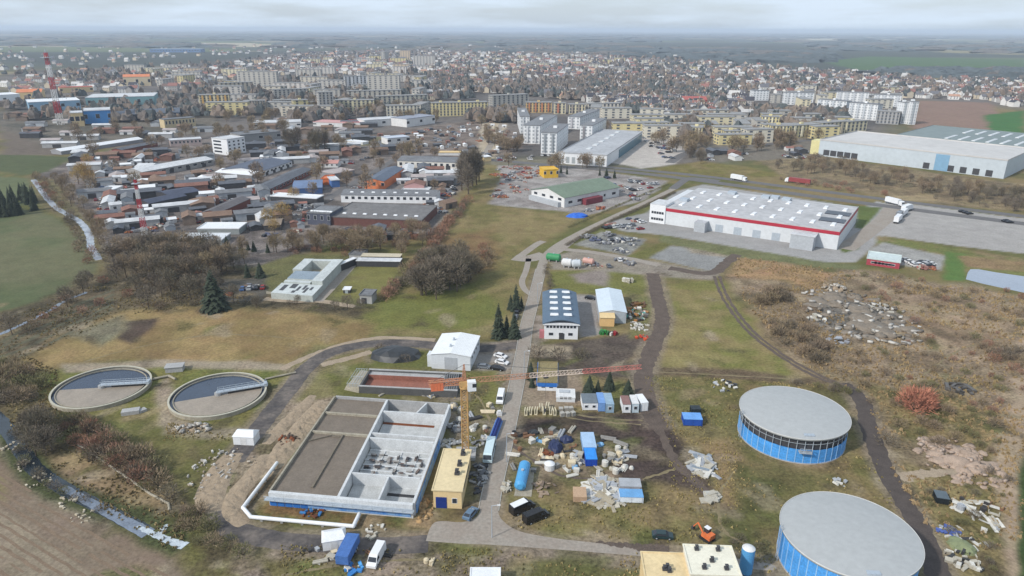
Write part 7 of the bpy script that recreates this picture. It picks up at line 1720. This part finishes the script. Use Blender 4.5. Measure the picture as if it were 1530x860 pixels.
# ------------------------------------------------------------------ apartment blocks, each with its own window strips
strip_glass = mat('strip_glass', S(92, 98, 108), .3, .25, .6, spec=.4)
pale_strip = mat('pale_strip_glass', S(168, 174, 180), .35, .2, .6, spec=.4); pale_recess = mat('pale_recess', S(224, 226, 228), .7, .15, .6)
strip_dark = mat('loggia_recess', S(120, 116, 108), .7, .25, .6)
BL_ROOF = mat('block_roof', S(150, 150, 150), .85, .25, .1)
def wallm(c): return mat('render_%d_%d_%d' % c, S(*c), .8, .1, .15)
def block(label, bl, br, ytop, D=12.0, backg=None, c=(225, 218, 196), acc=None, bays=None, sidebays=3, group=None, roofm=None, short=None, strip=None, H=None):
    f = Frame(bl, br); H = H or Hpx(bl[0], bl[1], ytop); H = max(8, min(H, 34)); L_ = f.L
    if backg: D = abs(f.loc(*backg)[1])
    if c == WH_ and not roofm: roofm = mat('white_block_roof', S(128, 130, 134), .85, .2, .1)
    r = thing('apartment_block', label, 'apartment block', f.a, f.ang, group)
    mb = MB(); mb.box(0, 0, 0, L_, D, H); mb.build('wall', wallm(c), r)
    mb = MB(); mb.box(-.4, -.4, H+.002, L_+.4, D+.4, H+.5); mb.build('roof', roofm or BL_ROOF, r)
    nb = bays or max(2, int(L_/7)); w_ = min(2.6, L_/nb*.45); st = max(3, int(H/2.9)); fl = H/st
    mb = MB()
    for i in range(st): mb.box(-w_/2, -.12, i*fl+.9, w_/2, .03, i*fl+fl-.55, 0); mb.box(-w_/2, -.06, i*fl+fl-.55, w_/2, .03, i*fl+fl+.3 if i < st-1 else H-.3, 1)
    me_ = mb.mesh('window_strip', [pale_strip, pale_recess] if c == WH_ else [strip_glass, strip or strip_dark])
    for i in range(nb): link('window_strip', me_, r, (L_*(i+.5)/nb, 0, 0))
    if D > 20: sidebays = max(3, int(D/7))
    for i in range(sidebays):
        for x, ro in ((L_, PI/2), (0, -PI/2)): link('window_strip', me_, r, (x, D*(i+.5)/sidebays, 0), ro)
    if acc:
        mb = MB(); mb.box(-w_*.55, -.9, 1.5, w_*.55, -.13, H-.6); me_ = mb.mesh('balcony_stack', wallm(acc))
        for i in range(max(1, nb//2)): link('balcony_stack', me_, r, (L_*(2*i+1.0)/nb, 0, 0))
    mb = MB(); mb.box(-1.6, -1.4, 0, 1.6, 1.4, 1.8); me_ = mb.mesh('stair_head', wallm(c))
    for i in range(max(1, nb//5)): link('stair_head', me_, r, (L_*(i+.5)/max(1, nb//5), D*.5, H+.5))
    w0 = f.world(L_/2, D/2); RECT.append((w0.x-max(L_, D)/2, w0.y-max(L_, D)/2, w0.x+max(L_, D)/2, w0.y+max(L_, D)/2))
    if short: landmark(w0.x, w0.y, short)
    return r
WH_ = (236, 238, 240)
G1 = 'white apartment blocks behind the market hall'
block('white apartment block right behind the market hall, nearest of its group', (808, 229), (831, 230), 198, backg=(872, 215), c=WH_, acc=(150, 156, 162), group=G1, short='the nearest white block', bays=4)
block('white apartment block standing left behind the nearest white one', (782, 214), (806, 215), 187, backg=(850, 197), c=WH_, acc=(205, 208, 212), group=G1, short='the left white block', bays=4)
block('white apartment block at the far left of the white group', (777, 199), (791, 199), 174, backg=(846, 184), c=WH_, acc=(205, 208, 212), group=G1, bays=3)
block('white apartment block with grey side right of the nearest white one', (866, 211), (884, 212), 187, backg=(917, 200), c=WH_, acc=(140, 138, 142), group=G1, short='the right white block', bays=3)
block('white apartment block at the back right of the white group', (848, 192), (866, 193), 174, backg=(905, 181), c=WH_, acc=(190, 190, 195), group=G1, bays=3)
CR, YE, GR, TA = (222, 212, 180), (222, 208, 158), (196, 192, 184), (206, 186, 160)
LIST = [
 ('long pale yellow five storey block facing the allotments, the most prominent one', (646,174), (729,172), 154, 12, YE, None, 16),
 ('grey cream block right behind the long pale yellow one', (736,160), (790,157), 143, 12, GR, None, 8),
 ('yellow and orange striped block left of the white group', (786,168), (824,168), 153, 12, (218,186,128), (206,140,100), 8),
 ('orange ended cream block right of the yellow and orange striped one', (828,170), (845,170), 154, 12, CR, (196,128,100), 3),
 ('cream and grey striped block behind the white group', (850,170), (874,170), 156, 12, CR, (170,160,150), 5),
 ('long cream white block behind the right white block', (878,169), (928,168), 155, 12, (226,218,204), None, 9),
 ('cream block with vertical strips right of the market hall', (941,201), (1000,200), 184, 14, YE, (236,228,196), 10),
 ('pale yellow tower like block above the market car park', (1028,208), (1048,209), 190, 18, (228,216,170), (238,232,206), 4),
 ('small yellow block right of the tower like one', (1082,212), (1106,212), 196, 16, YE, (238,232,206), 4),
 ('yellow stepped block in the right estate, leftmost and tallest', (1136,196), (1162,197), 174, 14, YE, (240,232,200), 5),
 ('yellow stepped block in the right estate, in front', (1152,208), (1178,208), 188, 16, YE, (240,232,200), 5),
 ('yellow long block in the right estate, nearest the street', (1180,207), (1224,204), 188, 14, (216,206,164), (236,230,204), 8),
 ('cream block in the right estate beside the big logistics hall', (1226,203), (1262,200), 184, 14, CR, (190,180,160), 6),
 ('cream end block of the right estate above the large logistics hall', (1264,197), (1294,195), 182, 14, CR, None, 5),
 ('white high block with vertical ribs in the far right estate, centre', (1219,168), (1262,172), 148, 13, WH_, (200,206,212), 9),
 ('white high block with vertical ribs, nearer the brown field', (1266,176), (1308,180), 153, 13, WH_, (200,206,212), 9),
 ('white block with many balconies behind the ribbed ones', (1170,156), (1214,157), 138, 13, WH_, (210,214,218), 8),
 ('white low block at the left of the far right estate', (1124,150), (1148,150), 135, 14, WH_, None, 5),
 ('white long block at the back of the far right estate', (1248,152), (1296,154), 137, 13, WH_, (206,210,216), 9),
 ('white block behind the twin towers', (1304,158), (1344,160), 141, 13, WH_, (206,210,216), 8),
 ('white twin tower at the edge of the brown field, left one', (1345,185), (1354,185), 153, 13, WH_, (176,184,190), 3),
 ('white twin tower at the edge of the brown field, right one', (1357,186), (1367,186), 152, 13, WH_, (176,184,190), 3),
 ('grey shell of a block under construction beside the white twin towers', (1308,184), (1342,186), 166, 14, (168,168,168), None, 6),
 ('cream block with yellow stripes at the left of the estate', (300,167), (345,166), 142, 12, (222,208,170), (214,172,104), 8),
 ('grey block with dark window pattern right of the yellow striped one', (366,169), (398,168), 151, 12, (196,190,178), (160,150,138), 8),
 ('grey patterned block in the middle of the left estate', (410,166), (438,165), 150, 12, (192,186,176), None, 7),
 ('pale yellow gable ended block in the left estate', (440,169), (462,168), 150, 14, (226,212,160), None, 2),
 ('tall grey white block at the centre of the left estate', (478,172), (500,171), 138, 12, (206,202,196), (170,166,160), 4),
 ('cream yellow block beside the dark conifers of the left estate', (502,169), (560,168), 150, 12, (214,206,172), (190,184,160), 9),
 ('cream block in front of the long pale yellow one, to its left', (578,176), (624,175), 158, 12, (214,208,190), None, 8),
 ('long grey cream block behind it in the left estate', (565,160), (640,157), 144, 12, (206,200,184), None, 11),
 ('grey cream block at the back of the left estate', (520,150), (600,148), 136, 12, (204,198,186), None, 11),
 ('white ribbed block at the back of the left estate', (515,131), (560,130), 114, 12, (218,220,222), (190,194,200), 8),
 ('grey ribbed block at the back left of the left estate', (410,150), (460,148), 134, 12, (200,196,188), None, 8),
 ('cream block with brown gable behind the yellow striped one', (330,140), (380,138), 124, 12, (218,204,182), None, 8),
]
for lab, bl, br, ty, D_, c, acc, nb in LIST:
    block(lab, bl, br, ty, D_, None, c, acc, nb, group='apartment blocks of the town', short='the '+' '.join(lab.split()[:3]).rstrip(',')+(' block' if 'block' not in lab.split()[:3] else ''))
FAR = [
 ('hall', 'bright blue hall at the foot of the tall striped mast', (128,185), (168,183), 166, 34, mat('far_blue_wall', S(70,140,205), .6,.1,.1), roof_pale),
 ('hall', 'cream block joined to the left end of the bright blue hall', (109,189), (127,188), 169, 24, cream, roof_pale),
 ('hall', 'blue white hall row left behind the tall striped mast', (45,167), (122,163), 153, 46, mat('far_paleblue_wall', S(150,185,210), .6,.1,.1), white_paint),
 ('hall', 'wide hall with pale teal wall behind the bright blue hall', (130,161), (232,158), 146, 60, mat('far_teal_wall', S(130,170,176), .6,.1,.1), roof_pale),
 ('hall', 'white hall at the far left edge below the orange roofs', (-14,160), (33,157), 143, 40, white_paint, white_paint),
 ('hall', 'long deep blue hall far off near the upper left fields', (224,78), (300,78), 73, 70, mat('far_deepblue_wall', S(110,140,180), .6,.1,.1), mat('far_blue_roof', S(160,178,198), .6,.1,.1)),
 ('hall', 'dark long conifer coloured shed below the yellow striped block', (168,182), (270,178), 172, 40, mat('far_dark_wall', S(70,76,84), .8,.1,.1), mat('far_slate_roof', S(96,104,116), .8,.15,.05)),
 ('hall', 'pink roofed low hall in front of the left estate', (468,188), (520,190), 182, 20, off_white, mat('far_pink_roof', S(205,160,158), .8,.15,.1)),
 ('hall', 'red striped low hall at the end of the industrial street', (512,188), (546,189), 182, 18, off_white, mat('far_red_roof', S(190,110,112), .8,.15,.1)),
 ('hall', 'pale long hall left of the pink roofed one', (380,192), (450,190), 184, 24, off_white, roof_pale),
 ('hall', 'grey long hall right of the white five storey block', (360,214), (420,208), 202, 24, mat('far_grey_wall', S(150,150,150), .8,.1,.1), roof_felt),
 ('hall', 'white low hall before the cream block of the left estate', (545,190), (602,186), 180, 22, off_white, roof_pale),
 ('hall', 'white hall with slate roof right of the left estate', (608,190), (650,184), 178, 24, off_white, mat('far_slate_roof2', S(150,156,170), .8,.15,.05)),
 ('school', 'red brick long building among the trees left of the far right estate', (1020,160), (1056,160), 149, 20, mat('far_brick', S(170,84,80), .8,.12,.1), mat('far_brick_roof', S(176,100,94), .8,.15,.1)),
 ('church', 'orange roofed white building standing high at the left of the town', (186,129), (226,128), 115, 24, mat('far_cream_wall', S(232,214,180), .8,.1,.1), mat('far_orange_roof', S(216,136,96), .8,.15,.1)),
 ('hall', 'orange roofed long house left of the tall striped mast', (26,148), (64,147), 138, 22, cream, mat('far_orange_roof', S(216,136,96))),
 ('hall', 'red roofed long house behind the blue white hall row', (90,139), (140,137), 131, 20, cream, mat('far_red_tile', S(196,108,92), .8,.15,.1)),
 ('hall', 'pale hall with a blue rim above the right estate', (1200,182), (1232,183), 175, 24, mat('far_ice_wall', S(190,205,210), .6,.1,.1), mat('far_ice_roof', S(214,222,226), .6,.1,.1)),
]
for nm, lab, bl, br, ty, D_, wl, rf in FAR:
    r, f_, L_, Dd, H_ = hall(nm if nm != 'hall' else 'industrial_hall', lab, nm, bl, br, ty, D=D_, wall=wl, roofm=rf, kind='flat' if 'hall' in lab else 'gx', rise=4, group='halls far off in the town', short='the '+' '.join(lab.split()[:3]))
    windows(r, frange(L_*.05, L_*.95, max(3, int(L_/12))), H_*.4, H_*.75, 4)
# ------------------------------------------------------------------ more blocks, houses and trees of the town
rg2 = random.Random(21)
def scatter(poly, n, fn, mind=0, tries=60):
    """even over the picture, so that far ground fills as densely as near ground"""
    xs = [a for a, _ in poly]; ys = [b_ for _, b_ in poly]; got = []; k = 0
    for _ in range(n*tries):
        if k >= n: break
        x, y = rg2.uniform(min(xs), max(xs)), rg2.uniform(min(ys), max(ys))
        if not inpoly(x, y, poly): continue
        p = G(x, y)
        if not free(p.x, p.y): continue
        if mind and any(abs(p.x-a)+abs(p.y-b_) < mind for a, b_ in got): continue
        got.append((p.x, p.y)); k += 1; fn(p, x, y)
def mkblock(p, x, y, low=False):
    L_ = rg2.uniform(32, 70); c = rg2.choice((CR, GR, (214,206,190), (200,196,190), YE, (216,210,204), TA)); ang = rg2.choice((0, 0, .12, -.1, PI/2*.9)); D_ = 12; H = rg2.choice((12, 15, 15, 30 if rg2.random() < .2 else 12))
    if low: L_ = rg2.uniform(20, 42); H = rg2.choice((9, 12, 12)); c = rg2.choice((CR, GR, YE, (222,216,200)))
    r = thing('apartment_block', uniq('%s apartment block %s' % ({CR: 'cream', GR: 'grey', YE: 'pale yellow', TA: 'tan'}.get(c, 'grey white'), beside(p.x, p.y)), ('lower than its neighbours', 'seen end on', 'half hidden by trees', 'set back', 'farther off', 'beside trees')), 'apartment block', p, ang, 'apartment blocks of the town')
    if ang > 1: L_ = min(L_, 40)
    mb = MB(); mb.box(-L_/2, -D_/2, 0, L_/2, D_/2, H); mb.build('wall', wallm(c), r); mb = MB(); mb.box(-L_/2-.4, -D_/2-.4, H+.002, L_/2+.4, D_/2+.4, H+.6); mb.build('roof', BL_ROOF, r)
    mb = MB(); st = int(H/2.9)
    for i in range(st): mb.box(-1.5, -.12, i*2.9+.9, 1.5, .03, i*2.9+2.4)
    me_ = mb.mesh('window_strip', strip_glass)
    for i in range(int(L_/8)): link('window_strip', me_, r, (-L_/2+L_*(i+.5)/int(L_/8), -D_/2, 0))
    for i in range(2): link('window_strip', me_, r, (-L_/2, -D_/2+D_*(i+.5)/2, 0), -PI/2); link('window_strip', me_, r, (L_/2, -D_/2+D_*(i+.5)/2, 0), PI/2)
    RECT.append((p.x-L_/2, p.y-L_/2, p.x+L_/2, p.y+L_/2))
scatter([(410,112),(640,104),(640,172),(470,176),(300,170),(300,128)], 34, mkblock, 46)
scatter([(880,172),(1130,176),(1130,206),(1050,212),(930,202)], 18, lambda p, x, y: mkblock(p, x, y, True), 40)
scatter([(1060,190),(1140,178),(1300,190),(1240,206),(1080,218)], 12, lambda p, x, y: mkblock(p, x, y, True), 40)
scatter([(1120,136),(1340,140),(1340,165),(1130,158)], 10, lambda p, x, y: mkblock(p, x, y, True), 50)
scatter([(640,86),(900,84),(1100,100),(1000,112),(760,106),(640,104)], 22, lambda p, x, y: mkblock(p, x, y, True), 70)
scatter([(180,104),(440,92),(620,88),(640,104),(420,112),(230,130)], 26, mkblock, 70)
HR = {'red': mat('house_roof_red', S(150,108,100), .85,.2,.3), 'brown': mat('house_roof_brown', S(122,104,98), .85,.2,.3), 'grey': mat('house_roof_grey', S(112,112,118), .85,.2,.3), 'orange': mat('house_roof_orange', S(184,146,126), .85,.2,.3), 'pale': mat('house_roof_pale', S(200,198,196), .8,.2,.3), 'black': mat('house_roof_dark', S(72,72,80), .85,.2,.3)}
HWALL = [mat('house_wall_white', S(232,230,226), .8,.08,.3), mat('house_wall_cream', S(222,208,184), .8,.08,.3), mat('house_wall_grey', S(176,172,168), .8,.08,.3)]
def house_into(mb, q_, x=0, y=0, a=0, m=(0, 1, 2), s=1.0):
    w_, d_, h_, rs = q_.uniform(9, 15)*s, q_.uniform(8, 11)*s, q_.uniform(4.5, 7.5)*s, q_.uniform(2, 4.5)*s; ca, sa = math.cos(a), math.sin(a)
    T_ = lambda X_, Y_, Z_: (x+X_*ca-Y_*sa, y+X_*sa+Y_*ca, Z_)
    B_ = [(-w_/2, -d_/2), (w_/2, -d_/2), (w_/2, d_/2), (-w_/2, d_/2)]
    for (xa, ya), (xb, yb) in zip(B_, B_[1:]+B_[:1]): mb.quad(T_(xa, ya, 0), T_(xb, yb, 0), T_(xb, yb, h_), T_(xa, ya, h_), m[0])
    r0, r1 = T_(-w_/2, 0, h_+rs), T_(w_/2, 0, h_+rs)
    mb.tri(T_(-w_/2, d_/2, h_), T_(-w_/2, -d_/2, h_), r0, m[0]); mb.tri(T_(w_/2, -d_/2, h_), T_(w_/2, d_/2, h_), r1, m[0])
    e = .5; k = rs/(d_/2)*e
    mb.quad(T_(-w_/2-e, -d_/2-e, h_-k+.05), T_(w_/2+e, -d_/2-e, h_-k+.05), T_(w_/2+e, 0, h_+rs+.05), T_(-w_/2-e, 0, h_+rs+.05), m[1])
    mb.quad(T_(w_/2+e, d_/2+e, h_-k+.05), T_(-w_/2-e, d_/2+e, h_-k+.05), T_(-w_/2-e, 0, h_+rs+.05), T_(w_/2+e, 0, h_+rs+.05), m[1])
    for i in (-.28, .05, .3):
        for z in (1.0, h_*.58):
            mb.quad(T_(w_*i-.7, -d_/2-.04, z), T_(w_*i+.7, -d_/2-.04, z), T_(w_*i+.7, -d_/2-.04, z+1.3), T_(w_*i-.7, -d_/2-.04, z+1.3), m[2])
    c = T_(w_*.2, d_*.1, h_+rs*.6); mb.cbox(c, .8, .8, rs*.7+.6, a, m[0])
HP = []
for i, (rn, rmm) in enumerate(HR.items()):
    for j in range(2):
        mb = MB(); house_into(mb, random.Random(i*7+j)); HP.append((rn, ('white', 'cream', 'grey')[(i+j) % 3], mb.mesh('house', [HWALL[(i+j) % 3], rmm, strip_glass])))
TOWN = [(640,150),(640,104),(430,92),(440,80),(620,74),(900,80),(1230,106),(1400,120),(1530,122),(1530,160),(1480,150),(1380,147),(1110,138),(1110,168),(1010,172),(930,166),(880,152),(730,138)]
pts_ = []
scatter(TOWN, 1900, lambda p, x, y: pts_.append((p, x, y)), 0)
scatter([(0,128),(60,112),(240,100),(300,100),(300,135),(170,140),(0,140)], 120, lambda p, x, y: pts_.append((p, x, y)), 0)
scatter([(1380,140),(1530,128),(1530,165),(1480,150)], 60, lambda p, x, y: pts_.append((p, x, y)), 0)
scatter([(230,112),(420,86),(620,76),(900,80),(900,100),(640,110),(420,112),(300,126)], 900, lambda p, x, y: pts_.append((p, x, y)), 0)
scatter([(930,150),(1120,150),(1120,178),(1000,180)], 90, lambda p, x, y: pts_.append((p, x, y)), 0)
scatter([(0,70),(520,64),(1000,78),(1200,94),(620,72),(300,84),(0,108)], 200, lambda p, x, y: pts_.append((p, x, y)), 0)
pts_.sort(key=lambda t: t[0].length)
for i, (p, x, y) in enumerate(pts_[:300]):
    rn, wn, me_ = rg2.choices(HP, [2, 2, 2, 2, 3, 3, .5, .5, 2, 2, 2, 2])[0]
    o = link('house', me_, None, p, rg2.choice((0, PI/2, .3, -.3))+rg2.uniform(-.15, .15)); o.scale = (1, 1, rg2.uniform(.9, 1.2))
    tag(o, uniq('%s house with %s roof %s' % (wn, rn, beside(p.x, p.y)), ('gable towards the viewer', 'ridge across the view', 'half hidden by trees', 'standing alone', 'in a tight row', 'with a tall chimney')), 'house', 'houses of the town')
mb = MB(); mm = [HWALL[0], HWALL[1], HWALL[2]]+list(HR.values())+[strip_glass]
for p, x, y in pts_[300:]:
    house_into(mb, rg2, p.x, p.y, rg2.choice((0, PI/2, .3, -.3))+rg2.uniform(-.2, .2), (rg2.choice((0, 0, 1, 2)), 3+rg2.choices(range(6), (3, 4, 6, 1, 5, 4))[0], 9), rg2.uniform(.8, 1.15))
o = mb.build('distant_houses', mm); o['kind'] = 'stuff'
# trees of the town that read as a mass
def crowns(name, n, poly, cols, seed, s0, s1, extra=None, even=True):
    rg3 = random.Random(seed); mb = MB()
    def put(p, x, y):
        h_ = rg3.uniform(s0, s1); k = rg3.randrange(len(cols))
        mb.lump((p.x, p.y, h_*.25), h_*rg3.uniform(.35, .6), h_*rg3.uniform(.35, .6), h_*.75, k, 7, rg3, True, .42)
    for q_ in poly: scatter(q_[0], int(n*q_[1]), put, 0)
    o = mb.build(name, cols); o['kind'] = 'stuff'; return o
tw1, tw2, tw3 = mat('far_bare_wood', S(118, 110, 104), .95, .3, .3, bump=.8), mat('far_dark_wood', S(86, 92, 92), .95, .3, .3, bump=.8), mat('far_brown_wood', S(132, 118, 106), .95, .3, .3, bump=.8)
crowns('town_trees', 4200, [(TOWN, .46), ([(640,112),(700,108),(705,150),(650,150)], .03), ([(690,130),(1010,112),(1060,150),(880,152),(730,140)], .16), ([(300,130),(640,104),(640,176),(300,176)], .1), ([(930,168),(1300,168),(1220,206),(1010,212)], .05), ([(690,178),(780,170),(790,200),(740,190)], .02),
   ([(0,150),(300,135),(300,175),(100,185),(0,180)], .03), ([(160,172),(270,170),(270,182),(160,184)], .02), ([(430,172),(520,168),(520,182),(430,184)], .02), ([(0,112),(300,96),(420,84),(640,78),(400,112),(200,130)], .09)], [tw1, tw2, tw1, tw3], 5, 7, 14)
# far woods in long belts
def woods(name, polys, seed):
    rg3 = random.Random(seed); mb = MB()
    for poly, n in polys:
        def put(p, x, y):
            s_ = p.length*.006; mb.lump((p.x, p.y, 0), s_*rg3.uniform(2, 7), s_*rg3.uniform(1, 2.5), rg3.uniform(12, 19), rg3.choice((0, 0, 1)), 9, rg3, True, .3)
        scatter(poly, n, put)
    o = mb.build(name, [mat('far_forest', S(88, 97, 100), .95, .25, .02), mat('far_forest_brown', S(108, 104, 100), .95, .25, .02)]); o['kind'] = 'stuff'; return o
woods('far_woods', [([(0,44.5),(1530,49.5),(1530,56),(0,50)], 420), ([(0,58),(180,60),(330,70),(250,72),(0,68)], 60), ([(430,62),(900,62),(900,70),(430,72)], 70), ([(1080,74),(1220,80),(1232,94),(1100,92)], 110), ([(700,70),(1080,74),(1080,90),(700,78)], 70), ([(1230,62),(1530,66),(1530,80),(1230,76)], 60), ([(1400,108),(1530,110),(1530,122),(1300,112)], 50), ([(0,50),(1530,54),(1530,64),(0,60)], 160)], 8)
for i in range(0): pass
# bare trees one can tell apart between the nearer blocks
tm = bare_tree('street_tree', 333, 10, 3.8, 420, twig_d, base=.2, w=.16)
tmesh = MB()
for ch in tm.children:
    k = {'trunk': 0, 'crown': 1}[ch.name.split('.')[0]]; off = len(tmesh.v); tmesh.v += [tuple(v.co) for v in ch.data.vertices]; tmesh.f += [tuple(i+off for i in p.vertices) for p in ch.data.polygons]; tmesh.m += [k]*len(ch.data.polygons)
tme = tmesh.mesh('street_tree', [bark, twig]); remove(tm)
def street_tree(p, x, y):
    o = link('street_tree', tme, None, p, rg2.uniform(0, 6)); s_ = rg2.uniform(.7, 1.4); o.scale = (s_, s_, s_*rg2.uniform(.9, 1.2))
    tag(o, uniq('bare street tree %s' % beside(p.x, p.y), ('a tall one', 'a short one', 'a broad one', 'in a row', 'by a block wall', 'leaning slightly')), 'tree', 'bare street trees between the blocks')
scatter([(300,160),(640,158),(730,174),(640,184),(480,186),(300,184)], 60, street_tree)
scatter([(730,170),(790,170),(780,225),(745,235),(700,180)], 40, street_tree)
scatter([(900,196),(1260,190),(1222,220),(1020,236)], 56, street_tree)
scatter([(740,246),(905,250),(905,254),(740,250)], 8, street_tree)
scatter([(100,190),(300,178),(480,190),(330,214),(120,225)], 34, street_tree)
scatter([(110,232),(480,200),(690,225),(660,300),(480,300),(250,330),(150,330)], 44, street_tree)
